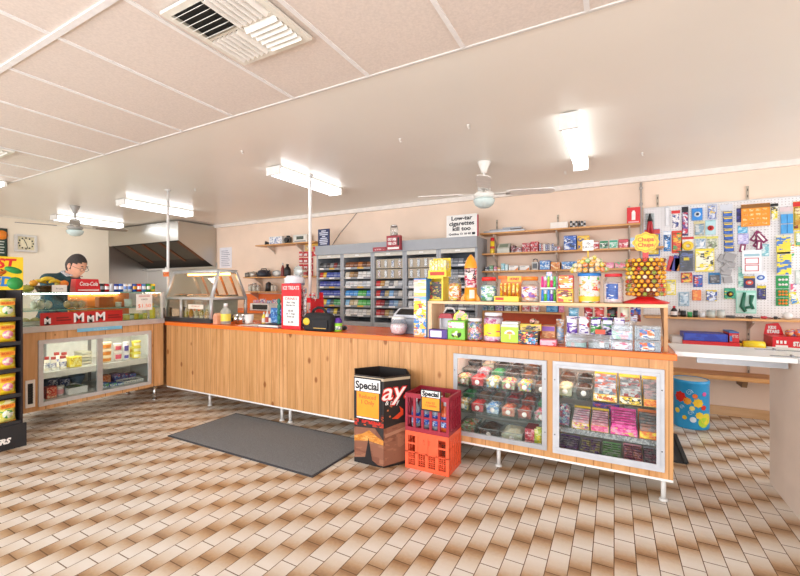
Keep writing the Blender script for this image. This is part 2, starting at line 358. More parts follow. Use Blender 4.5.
# ------------------------------------------------------------------ fans
def fan(x, y, rot, label, bc='#ece7df', cw='#efece4'):
    t = thing('ceiling_fan', label, 'ceiling fan', (x, y, ZC), rot)
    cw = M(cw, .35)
    MB().lathe([(0,0),(.062,0),(.058,-.015),(.03,-.08),(.026,-.105),(0,-.105)], 20).build('canopy', cw, t)
    MB().cyl((0,0,-.1), (0,0,-.27), .011).build('rod', cw, t)
    MB().lathe([(0,-.19),(.05,-.19),(.06,-.2),(.06,-.27),(.045,-.285),(0,-.285)], 20).build('motor_housing', M('#c9c6c0', .35), t)
    MB().lathe([(0,-.285),(.075,-.287),(.095,-.305),(.095,-.325),(.075,-.342),(0,-.345)], 24).build('hub', cw, t)
    MB().lathe([(.03,-.345),(.098,-.352),(.1,-.37),(.085,-.405),(.05,-.43),(0,-.44)], 24).build('light_dome', M('#cfe0dc', .25), t)
    bl = None
    for k in range(4):
        if bl is None:
            m = MB(); pts = [(.2,-.045),(.3,-.058),(.52,-.062),(.6,-.055),(.63,-.03),(.63,.03),(.6,.055),(.52,.062),(.3,.058),(.2,.045)]
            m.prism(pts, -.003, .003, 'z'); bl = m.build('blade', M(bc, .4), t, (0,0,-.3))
            a = MB().box(.08,-.014,-.009,.24,.014,-.0035).box(.2,-.035,-.009,.235,.035,-.0035); br = a.build('bracket', M('#d8d4cb', .3), bl)
            bl.rotation_euler = (math.radians(-10), 0, 0)
        else:
            b2 = bl.copy(); C.objects.link(b2); b2.parent = t; b2.rotation_euler = (math.radians(-10), 0, k*PI/2)
            c = br.copy(); C.objects.link(c); c.parent = b2
fan(-1.09, 3.714, math.radians(16), 'white ceiling fan with a pale glass light dome above the right-hand shelves')
fan(-6.88, 2.889, math.radians(67), 'small-looking ceiling fan with a dome light above the man at left', '#8f857a', '#a8a49d')  # grey body and blade colours stand in for the shade on this fan
# ------------------------------------------------------------------ hooks in the plaster ceiling
for (x, y), where in zip([(-2.859,2.424), (-1.516,2.827), (-.948,2.821), (-.452,4.424), (.21,4.127), (-4.442,3.078)], ['above the red promotional stand', 'in the middle of the plain ceiling', 'directly in front of the white ceiling fan', 'beside the far end of the right-hand batten light', 'near the top of the wall conduit', 'between the two left bright ceiling lights']):
    m = MB().lathe([(0,0),(.012,0),(.011,-.004),(0,-.005)], 10)
    m.tube([(0,0,-.003),(0,0,-.018),(.006,0,-.028),(.014,0,-.024),(.016,0,-.014)], .0028, 6)
    tag(m.build('ceiling_hook', WHITE, None, (x, y, ZC)), 'tiny white ceiling hook '+where, 'hook', 'hooks in the plain ceiling')
# ------------------------------------------------------------------ poles
def pole(x, y, z0, z1, r, label, m=None):
    t = thing('support_pole', label, 'pole', (x, y, z0))
    MB().cyl((0,0,.012), (0,0,z1-z0-.012), r, n=14).build('tube', m or M('#e8e6e2', .3), t)
    MB().lathe([(0,.001),(.035,.001),(.033,.01),(r,.014),(0,.014)], 16).build('foot_flange', m or M('#dedcd8', .3), t)
    MB().lathe([(0,z1-z0-.014),(r,z1-z0-.014),(.033,z1-z0-.01),(.035,z1-z0-.001),(0,z1-z0-.001)], 16).build('top_flange', m or M('#dedcd8', .3), t)
    return t
pole(-4.775, 2.955, .877, ZC, .015, 'white pole rising from the counter corner beside the glass food warmer')
pole(X(310, 3.27), 3.27, .877, ZC, .016, 'white pole rising behind the red promotional stand to the ceiling')
t = thing('wall_conduit', 'thin grey conduit running down the back wall from the cornice at the pegboard edge', 'pipe', (X(641, 5.01), 5.005, 1.3))
MB().cyl((0,0,0), (0,0,ZC-.06-1.3), .011).build('pipe', M('#b9b3ac', .4), t)
for z in (.85, 1.02): MB().box(-.016,-.013,z,.016,.024,z+.02).build('saddle_clip', M('#a9a39c', .4), t)
# hanging picture tag on the left pole
t = thing('pole_sign', 'small hanging cutout sign showing food, clipped to the left white pole', 'sign', (-4.775, 2.93, 1.4))
MB().box(-.05,-.004,.0,.05,.004,.06).build('orange_board', M('#e8762c', .5), t); MB().box(-.06,-.006,.055,.06,.002,.085).build('white_board', WHITE, t)
m = MB(); 
for k in range(4): m.ball((-.035+.023*k,-.008,.035), .014, 8, 0, (1,.35,.9))
m.build('food_picture', P(['#b8441c','#f0c060','#e8762c'], 90), t); MB().box(-.006,-.006,.085,.006,.002,.115).build('clip', WHITE, t)
# ------------------------------------------------------------------ range hood
hx0, hx1, hy0, hy1 = XL+.014, -6.617, 4.27, YB-.014
t = thing('range_hood', 'large stainless steel range hood with dark sloping filters in the back left corner', 'range hood', (0,0,0))
zf, zb = 2.09, 1.646
MB().box(hx0, hy0, zf, hx1, hy0+.012, 2.415).build('front_panel', STEEL, t)
MB().prism([(hy0+.0125, zf), (hy1, zb), (hy1, 2.415), (hy0+.0125, 2.415)], hx1-.012, hx1, 'x').build('side_panel', steel_mat('#bdbab2', .35, 1), t)
MB().prism([(hy0+.0125, zf), (hy1, zb), (hy1, 2.415), (hy0+.0125, 2.415)], hx0, hx0+.012, 'x').build('side_panel', STEEL, t)
def slope(y): return zf+(zb-zf)*(y-hy0)/(hy1-hy0)
def slab(x0, x1, y0, y1, th, off, name, mat):
    m = MB(); b = [(x0,y0,slope(y0)+off),(x1,y0,slope(y0)+off),(x1,y1,slope(y1)+off),(x0,y1,slope(y1)+off)]
    m.hexa(b, [(p[0],p[1],p[2]+th) for p in b]); return m.build(name, mat, t)
slab(hx0+.013, hx1-.013, hy0+.0135, hy1, .01, .035, 'filter_plenum', M('#2a2723', .5))
W4 = (hx1-hx0-.1)/4
for k in range(4):
    x = hx0+.05+k*W4
    f = slab(x+.02, x+W4-.09, hy0+.06, hy1-.25, .01, .02, 'filter', M('#57544c', .4, .6))
    slab(x+W4-.08, x+W4-.01, hy0+.06, hy1-.2, .015, .012, 'filter_rail', wood('#7a4a2a', '#5b351c', axis=1))
MB().box(hx0+.013, hy1-.1, zb-.012, hx1-.013, hy1, zb).build('drip_gutter', STEEL, t)
MB().box(hx0, hy0+.0, 2.4155, hx1, hy1, 2.425).build('top_flashing', STEEL, t)
# ------------------------------------------------------------------ COUNTERS
PINE = wood('#dda872', '#b9824c', '#c9965e', axis=2, scale=9, plank=.098, knots=True, rough=.4)
OR = M('#ff7a1c', .4, vary=.03); ORT = M('#e86c24', .25, vary=.03)
ZT, ZL, YC, YCB = .876, .841, 2.77, 3.39
def legs(t, pts, y=2.83):
    for x in pts:
        for yy in (y, 3.3):
            m = MB().cyl((x,yy,.012), (x,yy,.137), .014, n=10); m.cyl((x,yy,.0005), (x,yy,.013), .026, .02, n=12)
            m.build('leg', M('#dedcd6', .35), t)
# counter with plain boards
t = counter_a = thing('counter', 'long pine board counter with orange top, plain front, next to the glass food case', 'counter', (0,0,0))
MB().box(-4.503, YC, .15, -2.722, YC+.02, ZL-.002).build('front_panel', PINE, t)
MB().box(-4.503, YC+.002, .135, -2.722, YC+.03, .149).build('base_rail', WHITE, t)
MB().box(-4.503, YC+.031, .135, -2.722, YCB-.02, .149).build('base_board', M('#8a7358', .6), t)
MB().box(-4.503, YCB-.0195, .135, -2.722, YCB, ZL-.002).build('back_panel', M('#c9a27a', .5), t)
MB().box(-5.19, 2.785, ZL, -2.72, YCB+.02, ZT, 1).box(-4.503, YC-.018, ZL, -2.72, 2.7849, ZT, 0).build('worktop', [OR, ORT], t, bevel=.003)
MB().box(-5.19, 2.80, .0, -5.17, YCB, ZL-.002).build('end_panel', M('#b98d5e', .5), t)
legs(t, [X(210, 2.83), -2.79])
# counter with display windows
t = counter_b = thing('counter', 'pine counter with orange top and two glazed sweets display windows', 'counter', (0,0,0))
w1 = (-1.037, -.393, .195, .782); w2 = (-.356, .252, .19, .784)
fp = MB(); xs0, xs1 = -2.716, .295; z0, z1 = .15, ZL-.002
fp.box(xs0, YC, z0, w1[0]+.01, YC+.02, z1); fp.box(w1[1]-.01, YC, z0, w2[0]+.01, YC+.02, z1); fp.box(w2[1]-.01, YC, z0, xs1, YC+.02, z1)
for w in (w1, w2): fp.box(w[0]+.01, YC, z0, w[1]-.01, YC+.02, w[2]+.01); fp.box(w[0]+.01, YC, w[3]-.01, w[1]-.01, YC+.02, z1)
fp.build('front_panel', PINE, t)
MB().box(xs0, YC+.002, .135, xs1, YC+.03, .149).build('base_rail', WHITE, t)
MB().box(xs0, YC+.031, .135, xs1, YCB-.02, .149).build('base_board', M('#d8d3c8', .5), t)
MB().box(xs1-.02, YC+.0205, .15, xs1, YCB-.02, z1).build('end_panel', PINE, t)
MB().box(xs0, YCB-.0195, .135, xs1, YCB, z1).build('back_panel', M('#e4e1da', .5), t)
MB().box(-1.08, YC+.0205, .15, -1.06, YCB-.02, z1).build('partition', M('#e4e1da', .5), t); MB().box(-.3845, YC+.0205, .15, -.3645, YCB-.02, z1).build('partition', M('#e4e1da', .5), t)
MB().box(-2.718, YC-.018, ZL, .312, 2.7849, ZT, 0).box(-2.718, 2.785, ZL, .312, YCB+.02, ZT, 1).build('worktop', [OR, ORT], t, bevel=.003)
legs(t, [-2.685, X(498, 2.81), X(665, 2.8)-.005])
def window_frame(t, w, mat, b, dbl):
    f = MB(); y0, y1 = YC-.014, YC+.018
    def ring(x0,x1,z0,z1,b,y0,y1):
        f.box(x0,y0,z0,x1,y1,z0+b); f.box(x0,y0,z1-b,x1,y1,z1); f.box(x0,y0,z0+b,x0+b,y1,z1-b); f.box(x1-b,y0,z0+b,x1,y1,z1-b)
    ring(w[0], w[1], w[2], w[3], b, y0, YC-.001)
    if dbl: ring(w[0]+b*.62, w[1]-b*.62, w[2]+b*.62, w[3]-b*.62, b*.5, y0-.006, y0-.0002)
    o = f.build('window_frame', mat, t, bevel=.0015)
    MB().box(w[0]+b, YC-.008, w[2]+b, w[1]-b, YC-.004, w[3]-b).build('pane', G('#fafcfb', .03), o)
    for x in (w[0]+b*.35, w[1]-b*.35):
        for z in (w[2]+.12, w[3]-.12): MB().cyl((x, y0-.002, z), (x, y0-.0001, z), .004, n=8).build('screw', DGREY, o)
window_frame(t, w1, M('#aeb0b2', .35, .3), .03, False); window_frame(t, w2, M('#c6c9cd', .35), .036, True)
SHG = G('#eef6f2', .06)
def display_shelf(x0, x1, y0, y1, z, name='glass_shelf'):
    s = MB().box(x0, y0, z-.006, x1, y1, z); return s.build(name, SHG, counter_b)
# strip lights inside the display windows (lit in the photograph)
lm = EM('#fffaf2', 15.0)
for w in (w1, w2):
    MB().box(w[0]+.04, 2.80, .795, w[1]-.04, 2.84, .825).build('strip_light', lm, counter_b)
# ------------------------------------------------------------------ LEFT FOOD CASE (front faces +x at x=-4.53)
XC = -4.53; ya, yb = 1.16, 2.749; xb = -5.18
t = food_case = thing('food_display_case', 'refrigerated glass food case with pine front and steel trim, man standing behind it', 'display case', (0,0,0))
wy0, wy1, wz0, wz1 = 1.624, 2.605, .2, .792
fp = MB(); th = .02
fp.box(XC-th, ya, .165, XC, wy0+.01, .862); fp.box(XC-th, wy1-.01, .165, XC, yb, .862); fp.box(XC-th, wy0+.01, .165, XC, wy1-.01, wz0+.01); fp.box(XC-th, wy0+.01, wz1-.01, XC, wy1-.01, .862)
fp.build('front_panel', wood('#e6b684', '#c8945c', '#d6a570', axis=2, scale=9, plank=.16, knots=True, paxis=1), t)
b = .034; f = MB()
f.box(XC+.001, wy0, wz0, XC+.018, wy1, wz0+b); f.box(XC+.001, wy0, wz1-b, XC+.018, wy1, wz1); f.box(XC+.001, wy0, wz0+b, XC+.018, wy0+b, wz1-b); f.box(XC+.001, wy1-b, wz0+b, XC+.018, wy1, wz1-b)
ymul = YX(99, XC)
fr = f.build('window_frame', M('#cfd0d0', .3, .2), t, bevel=.002)
MB().box(XC+.002, ymul-.024, wz0+b, XC+.022, ymul+.024, wz1-b).build('mullion', M('#b4b4b2', .3, .2), fr)
MB().box(XC+.004, wy0+b, wz0+b, XC+.008, ymul-.024, wz1-b).build('pane', G('#f8fcfa', .05), fr); MB().box(XC+.010, ymul+.024, wz0+b, XC+.014, wy1-b, wz1-b).build('pane', G('#f8fcfa', .05), fr)
lz = .24; sz_ = ZX(98, 366, XC-.1)
MB().box(xb, ya, .165, xb+.02, yb, .862).build('back_panel', M('#d9dcd8', .4), t)
MB().box(xb+.0205, ya, .165, XC-th-.001, yb, .23).build('floor_pan', M('#e6e6e2', .4), t)
MB().box(xb+.0205, ya, .2305, XC-th-.001, ya+.02, .862).build('end_panel', M('#d6d8d4', .4), t); MB().box(xb+.0205, yb-.02, .2305, XC-th-.001, yb, .862).build('end_panel', M('#d6d8d4', .4), t)
zs = .485
MB().box(xb+.03, ya+.0205, zs-.008, XC-.03, yb-.0205, zs).build('wire_shelf', M('#d9dbd8', .35, .3), t)
MB().box(XC-.0295, ya+.0205, zs-.05, XC-.0215, yb-.0205, zs+.006).build('shelf_edge', M('#e6e5df', .35), t)
MB().box(XC-.09, 1.3, .83, XC-.05, 2.6, .855).build('strip_light', EM('#fffaf2', 20), t)
MB().box(xb+.014, 1.3, 1.198, xb+.04, 2.6, 1.205).build('strip_light', EM('#fffaf2', 25), t)  # extra glowing strip, added to brighten the upper glass case
for y in (1.9, 2.3): MB().box(xb+.021, y-.015, .2305, xb+.03, y+.015, .86).build('shelf_standard', M('#7a7c7c', .4), t)
MB().box(xb, ya, .8625, XC-.0005, yb, .919).box(XC, ya, .866, XC+.022, yb, .919).build('steel_deck', M('#c9cac8', .22, .35), t)
g = thing_grille = MB(); y0, y1 = YX(25, XC)+.0, YX(34.6, XC); 
g.box(XC+.001, y0, .21, XC+.012, y1, .24); g.box(XC+.001, y0, .42, XC+.012, y1, .45); g.box(XC+.001, y0, .24, XC+.012, y0+.014, .42); g.box(XC+.001, y1-.014, .24, XC+.012, y1, .42)
vg = g.build('vent_grille', WHITE, t); m = MB().box(XC+.0015, y0+.014, .24, XC+.004, y1-.014, .42)
for k in range(8): m.box(XC+.004, y0+.014, .245+k*.022, XC+.009, y1-.014, .253+k*.022)
m.build('louvres', BLACK, vg)
for y in (1.25, 2.68):
    for x in (XC-.05, xb+.06):
        m = MB().cyl((x,y,.0005),(x,y,.165), .018, n=10).cyl((x,y,.0004),(x,y,.014), .028, n=12); m.build('leg', CHROME if y > 2 else BLACK, t)
MB().box(XC-.3, ya+.05, .1, XC-.28, yb-.05, .164).build('kick_board', M('#4a4038', .7), t)
# sticker strip on the steel edge
ys0, ys1 = YX(77, XC+.02), YX(122, XC+.02)
st = MB().box(XC+.0225, ys0, .838, XC+.0235, ys1, .872).build('sticker_strip', M('#7cc4e6', .4), t)
text('~ ~ ~ ~ ~', .03, WHITE, st, (XC+.024, (ys0+ys1)/2, .855), '+x')
# upper glass
zg0, zg1 = .92, 1.21
MB().box(XC-.012, ya+.02, zg0, XC-.006, yb-.03, zg1).build('front_glass', G('#f4faf7', .06), t)
MB().box(xb+.02, ya+.02, zg1+.0005, XC-.0, yb-.03, zg1+.0085).build('glass_top', G('#e6f3ec', .1), t)
MB().box(XC-.0005, ya+.02, zg1+.0005, XC+.002, yb-.03, zg1+.0085).build('glass_edge', M('#7db3a0', .2), t)
zm = ZX(90, 308.5, XC-.03)
MB().box(xb+.04, ya+.03, zm-.008, XC-.03, yb-.04, zm).build('glass_shelf', G('#e6f3ec', .08), t)
MB().box(XC-.0295, ya+.03, zm-.008, XC-.0275, yb-.04, zm).build('glass_edge', M('#7db3a0', .2), t)
m = MB().box(XC-.02, yb-.028, zg0, XC+.004, yb-.004, zg1+.005).box(XC-.36, yb-.028, zg0, XC-.34, yb-.004, zg1)
m.build('end_post', M('#d9dcda', .3, .4), t)
MB().box(XC-.34, yb-.02, zg0, XC-.02, yb-.014, zg1).build('end_glass', G('#f4faf7', .06), t)
MB().box(xb+.0, ya+.02, zg0, xb+.012, ya+.5, zg1).box(xb, ya+.95, zg0, xb+.012, yb-.03, zg1).build('rear_door', M('#d9772c', .45), t)
# ================================================================== PRODUCT BUILDERS (front faces local -y, base at z=0)
def slot(p0, p1, pt, Y, z0):
    x0, x1 = X(p0, Y), X(p1, Y); return (x0+x1)/2, x1-x0, Z((p0+p1)/2, pt, Y)-z0
def slotx(p0, p1, pt, XP, z0):
    y0, y1 = YX(p0, XP), YX(p1, XP); return (y0+y1)/2, y1-y0, ZX((p0+p1)/2, pt, XP)-z0
def carton(loc, w, h, d, body, art, label, cat='box', name='carton', rz=0, group=None, band=None, txt=None, tm=None, header=None, open_top=False):
    t = thing(name, label, cat, loc, rz, group)
    if open_top:
        k = .004; m = MB().box(-w/2,-d/2,.0005,w/2,d/2,k).box(-w/2,-d/2,k,w/2,-d/2+k,h).box(-w/2,d/2-k,k,w/2,d/2,h).box(-w/2,-d/2+k,k,-w/2+k,d/2-k,h).box(w/2-k,-d/2+k,k,w/2,d/2-k,h)
        m.build('tray', body, t)
    else: MB().box(-w/2,-d/2,.0005,w/2,d/2,h).build('box_body', body, t, bevel=min(.003, w*.04))
    e = -d/2-.0009
    if art: MB().box(-w*.46, e, h*.06, w*.46, e+.0008, h*(.66 if band else .94)).build('front_print', art, t)
    if band: MB().box(-w*.46, e, h*.69, w*.46, e+.0008, h*.94).build('title_band', band, t)
    if header: MB().box(-w/2, d/2-.003, h+.0005, w/2, d/2, h+header[0]).build('header_card', header[1], t)
    if txt: text(txt, h*.22, tm or WHITE, t, (0, e-.001, h*(.81 if band else .5)), w=w*.78)
    return t
def jar(loc, r, h, lid, fill, label, cat='jar', name='sweet_jar', lab=None, rz=0, group=None, level=.7, square=False, lidh=.12, txt=None):
    t = thing(name, label, cat, loc, rz, group); n = 20; hb = h*(1-lidh)
    MB().lathe([(0,.001),(r*.92,.001),(r,.012),(r,hb*.84),(r*.8,hb*.97),(r*.8,hb)], n).build('jar_body', CLEAR, t)
    MB().lathe([(0,.004),(r*.9,.004),(r*.94,.016),(r*.94,hb*level),(r*.6,hb*level+.012),(0,hb*level+.016)], n).build('contents', fill, t)
    if lid: MB().lathe([(r*.815,hb-.006),(r*.87,hb-.006),(r*.87,h-.004),(r*.82,h),(0,h)], n).build('lid', lid, t)
    if lab:
        MB().lathe([(r*1.012,hb*.2),(r*1.012,hb*.68)], 10, a0=-PI/2-.95, a1=-PI/2+.95).build('jar_label', lab, t)
    if txt: text(txt, hb*.16, WHITE, t, (0,-r*1.03,hb*.55), w=r*1.1)
    return t
def packet(loc, w, h, d, art, label, cat='packet', name='sweet_packet', rz=0, group=None, patch=None, band=None, lean=0, txt=None, tm=None, mesh=None):
    t = thing(name, label, cat, loc, rz, group); nx, ny = 6, 8; vs = []; fs = []
    for s in (-1, 1):
        for j in range(ny+1):
            for i in range(nx+1):
                u, v = i/nx, j/ny; p = (math.sin(PI*u)**.6)*(math.sin(PI*v)**.5) if 0 < u < 1 and 0 < v < 1 else 0
                vs.append(((u-.5)*w*(1-.05*math.sin(PI*v)), s*(d/2*p+.0004), .0005+v*h))
    o = (nx+1)*(ny+1)
    for s in (0, 1):
        for j in range(ny):
            for i in range(nx):
                a = s*o+j*(nx+1)+i; fs.append((a, a+1, a+nx+2, a+nx+1))
    rim = [i for i in range(nx+1)]+[j*(nx+1)+nx for j in range(1, ny+1)]+[ny*(nx+1)+i for i in range(nx-1, -1, -1)]+[j*(nx+1) for j in range(ny-1, 0, -1)]
    for a, b in zip(rim, rim[1:]+rim[:1]): fs.append((a, b, b+o, a+o))
    b = MB().add(vs, fs, 0, True).build('bag', art, t)
    for z in (0.0005, h*.955): MB().box(-w/2,-.0015,z,w/2,.0015,z+h*.045).build('crimp', band or art, t)
    if patch:
        m = MB().lathe([(0,-.001),(w*.3,-.001),(w*.3,.001),(0,.001)], 14); m.build('front_patch', patch, t, (0,-d/2-.0008,h*.38), rot=(PI/2,0,0))
    if band: MB().box(-w*.4,-d/2-.002,h*.64,w*.4,-d/2-.0006,h*.84).build('title_band', band, t)
    if txt: text(txt, h*.12, tm or RED, t, (0,-d/2-.003,h*.74), w=w*.66)
    if lean: t.rotation_euler = (lean, 0, rz)
    return t
def can_(loc, r, h, art, label, cat='can', name='drink_can', group=None, rz=0, stripe=None):
    t = thing(name, label, cat, loc, rz, group)
    MB().lathe([(0,.0005),(r*.8,.0005),(r,.008),(r,h-.012),(r*.86,h-.003)], 14).build('can_body', art, t)
    MB().lathe([(r*.86,h-.003),(r*.84,h),(r*.8,h-.004),(0,h-.004)], 14).build('can_top', SILVER, t)
    if stripe: MB().lathe([(r*1.012,h*.3),(r*1.012,h*.68)], 8, a0=-PI/2-.9, a1=-PI/2+.9).build('can_print', stripe, t)
    return t
def bottle(loc, r, h, body, cap, label, cat='bottle', name='bottle', lab=None, rz=0, group=None, neck=.3):
    t = thing(name, label, cat, loc, rz, group); hc = h*.9
    MB().lathe([(0,.0005),(r*.92,.0005),(r,.008),(r,h*(.95-neck)*.92),(r*.85,h*(.95-neck)),(r*neck,h*.84),(r*neck,hc),(0,hc)], 14).build('bottle_body', body, t)
    MB().lathe([(r*.38,hc-.012),(r*.4,hc-.012),(r*.4,h),(0,h)], 12).build('cap', cap, t)
    if lab: MB().lathe([(r*1.015,h*.15),(r*1.015,h*.5)], 14).build('bottle_label', lab, t)
    return t
def ptub(loc, w, h, d, body, lid, label, cat='tub', name='food_tub', lab=None, rz=0, group=None):
    t = thing(name, label, cat, loc, rz, group); r = w/2
    MB().lathe([(0,.0005),(r*.86,.0005),(r*.96,h*.82),(0,h*.82)], 18).build('tub_body', body, t)
    MB().lathe([(0,h*.82+.0004),(r,h*.82+.0004),(r,h*.97),(r*.92,h-.0004),(0,h-.0004)], 18).build('lid', lid, t)
    if lab: MB().lathe([(r*.905,h*.2),(r*.965,h*.68)], 10, a0=-PI/2-1, a1=-PI/2+1).build('tub_label', lab, t)
    return t
def card(loc, w, h, mat, label, cat='card', name='price_card', rz=0, lines=None, group=None, lean=0, d=.002):
    t = thing(name, label, cat, loc, rz, group); MB().box(-w/2,-d/2,.0005,w/2,d/2,h).build('card_panel', mat, t, bevel=0)
    for (s, z, size, m, wf) in (lines or []): text(s, h*size, m, t, (0,-d/2-.001,h*z), w=w*wf if wf else None)
    if lean: t.rotation_euler = (lean, 0, rz)
    return t
# ================================================================== LEFT: WALL CLOCK, MENU BOARD
XW = XL+.002
def onleft(p0, p1, pt, pb): # rectangle on the left wall
    y0, y1 = YX(p0, XW), YX(p1, XW); return (y0+y1)/2, y1-y0, ZX((p0+p1)/2, pb, XW), ZX((p0+p1)/2, pt, XW)
yc, w, z0, z1 = onleft(14, 36, 235, 252); t = thing('wall_clock', 'pale square wall clock with beige face hanging on the cream left wall', 'clock', (XW, yc, z0), PI/2); h = z1-z0
m = MB(); b = .035; m.box(-w/2,-.05,0,w/2,-.001,b).box(-w/2,-.05,h-b,w/2,-.001,h).box(-w/2,-.05,b,-w/2+b,-.001,h-b).box(w/2-b,-.05,b,w/2,-.001,h-b)
m.build('case', M('#d5d0c8', .35), t, bevel=.006); MB().box(-w/2+b,-.03,b,w/2-b,-.002,h-b).build('clock_face', M('#d8cda8', .5), t)
MB().box(-w*.24,-.0315,h*.27,w*.24,-.0305,h*.73).build('inner_panel', M('#e9dfbd', .5), t)
m = MB()
for k in range(12):
    a = k*PI/6; x, z = w*.33*math.sin(a), h/2+h*.31*math.cos(a); m.box(x-.009,-.0325,z-.012,x+.009,-.0305,z+.012)
m.build('numeral', INK, t)
MB().cyl((0,-.033,h/2),(-.03,-.033,h/2+.07), .005).build('hour_hand', INK, t); MB().cyl((0,-.035,h/2),(.025,-.035,h/2-.09), .004).build('minute_hand', INK, t)
yc, w, z0, z1 = onleft(-22, 6, 228, 256); t = thing('menu_board', 'dark green menu board with an orange spot at the left photo edge', 'board', (XW, yc, z0), PI/2); h = z1-z0
MB().box(-w/2,-.02,0,w/2,-.001,h).build('board_panel', M('#1f3a2c', .5), t); MB().box(-w/2-.01,-.024,-.012,w/2+.01,-.0205,.0).box(-w/2-.01,-.024,h,w/2+.01,-.0205,h+.012).box(w/2,-.024,0,w/2+.012,-.001,h).build('board_frame', BLACK, t)
MB().lathe([(0,0),(.075,0),(.075,.003),(0,.003)], 16).build('orange_spot', ORANGE, t, (w*.33,-.0205,h*.78), rot=(PI/2,0,0))
m = MB()
for k in range(5): m.box(w*.1,-.0215,h*(.12+.1*k),w*(.42-.03*(k % 2)),-.0202,h*(.155+.1*k))
m.build('chalk_lines', M('#c9cfc4', .6), t)
# ================================================================== MAN BEHIND THE FOOD CASE
def skin(verts, edges, name, mat, parent, sub=2, voxel=.008, extra=None, smooth=4):
    """one continuous surface grown round a skeleton: overlapping ellipsoids along every bone, fused by a voxel remesh"""
    m = MB(); R3 = Matrix((f, sr, up)).transposed()
    for a, b_ in edges:
        A, Bq = verts[a], verts[b_]; L = (Bq[0]-A[0]).length; n = max(2, int(L/(.35*min(A[1], Bq[1])))+1)
        for k in range(n+1):
            t_ = k/n; p = A[0].lerp(Bq[0], t_); w_ = A[1]+(Bq[1]-A[1])*t_; d_ = A[-1]+(Bq[-1]-A[-1])*t_
            b = MB().ball((0,0,0), 1, 10, 0); m.add([p+R3 @ Vector((v[0]*d_, v[1]*w_, v[2]*min(w_, d_))) for v in b.v], b.f)
    if extra: m.add(extra.v, extra.f)
    o = bpy.data.objects.new(name, m.mesh(name, mat)); C.objects.link(o)
    r = o.modifiers.new('r', 'REMESH'); r.mode = 'VOXEL'; r.voxel_size = voxel; r.use_smooth_shade = True
    s = o.modifiers.new('sm', 'SMOOTH'); s.iterations = smooth; s.factor = .5
    dg = bpy.context.evaluated_depsgraph_get(); dg.update(); m3 = bpy.data.meshes.new_from_object(o.evaluated_get(dg)); o.modifiers.clear(); o.data = m3
    m3.materials.clear(); m3.materials.append(mat)
    for p in m3.polygons: p.use_smooth = True
    o.parent = parent; return o
mx, my = -5.72, 2.14
man = thing('person', 'man with glasses in a dark teal jumper looking down behind the food case', 'person', (mx, my, 0))
f = Vector((.86, .5, 0)).normalized(); sr = Vector((f.y, -f.x, 0)); up = Vector((0,0,1))
def B(a, s, z): return f*a+sr*s+up*z
hip = B(0,0,.86)
bv = [(hip,.13,.1),(B(.06,0,1.0),.125,.095),(B(.08,0,1.18),.135,.1),(B(.15,0,1.33),.115,.085),(B(.225,0,1.405),.055),(B(.28,0,1.45),.05),
      (B(.15,.18,1.35),.058),(B(.2,.23,1.13),.042),(B(.36,.16,1.0),.034),(B(.4,.14,.985),.026),
      (B(.15,-.18,1.35),.058),(B(.2,-.25,1.13),.042),(B(.36,-.2,1.0),.034),(B(.4,-.2,.985),.026),
      (B(0,.09,.78),.085),(B(.02,.1,.45),.06),(B(-.01,.1,.09),.04),(B(.12,.11,.045),.035),
      (B(0,-.09,.78),.085),(B(.02,-.1,.45),.06),(B(-.01,-.1,.09),.04),(B(.12,-.11,.045),.035)]
be = [(0,1),(1,2),(2,3),(3,4),(4,5),(3,6),(6,7),(7,8),(8,9),(3,10),(10,11),(11,12),(12,13),(0,14),(14,15),(15,16),(16,17),(0,18),(18,19),(19,20),(20,21)]
for base, s in ((9, .14), (13, -.2)):
    palm = len(bv); bv.append((B(.44, s, .98), .03, .016)); be.append((base, palm))
    for k in range(4):
        o = s+(k-1.5)*.019; i = len(bv); bv += [(B(.475, o, .981), .010), (B(.505+.006*(k in (1,2)), o, .972), .0095), (B(.52+.008*(k in (1,2)), o, .955), .0085)]; be += [(palm, i), (i, i+1), (i+1, i+2)]
    q = -.03 if s > 0 else .03; i = len(bv); bv += [(B(.44, s+q, .973), .011), (B(.475, s+q*1.5, .96), .0095)]; be += [(palm, i), (i, i+1)]
# head: local frame face=+x, shaped sphere
hd = MB(); N1, N2 = 28, 22; hv = []
for j in range(N2+1):
    ph = PI*j/N2
    for i in range(N1):
        a = 2*PI*i/N1; x, y, z = math.sin(ph)*math.cos(a), math.sin(ph)*math.sin(a), math.cos(ph)
        r = 1.0; X_ = x*.105; Y_ = y*.083; Z_ = z*.135
        if z < -.1: k = (-z-.1); Y_ *= 1-.32*k; X_ *= 1-.12*k; X_ += .012*k
        g = lambda cy, cz, sy, sz_: math.exp(-((y-cy)/sy)**2-((z-cz)/sz_)**2) if x > 0 else 0
        X_ += .026*g(0,-.2,.16,.16)+.008*g(0,.02,.12,.18)+.008*g(0,.16,.5,.1)-.01*(g(.33,.03,.2,.12)+g(-.33,.03,.2,.12))+.007*g(0,-.52,.3,.1)+.012*g(0,-.82,.35,.16)-.004*g(0,-.64,.3,.05)
        hv.append((X_, Y_, Z_))
hf = [(j*N1+i, j*N1+(i+1) % N1, (j+1)*N1+(i+1) % N1, (j+1)*N1+i) for j in range(N2) for i in range(N1)]
hd.add(hv, hf)
for s in (-1, 1): hd.ball((-.005, s*.086, -.005), .028, 10, 0, (.7,.35,1.15))
HM = Matrix.Translation(B(.315,0,1.515)) @ Matrix.Rotation(math.atan2(f.y, f.x)-.12, 4, 'Z') @ Matrix.Rotation(math.radians(24), 4, 'Y')
hd.xf(HM)
SKIN = M('#d79c80', .5)
skin(bv, be, 'body', SKIN, man, 2, .006, hd, 2)
jv = [(v[0], v[1]+(.018 if i not in (9,13) else .016)) + ((v[2]+.018,) if len(v) > 2 else ()) for i, v in enumerate(bv[:14])]
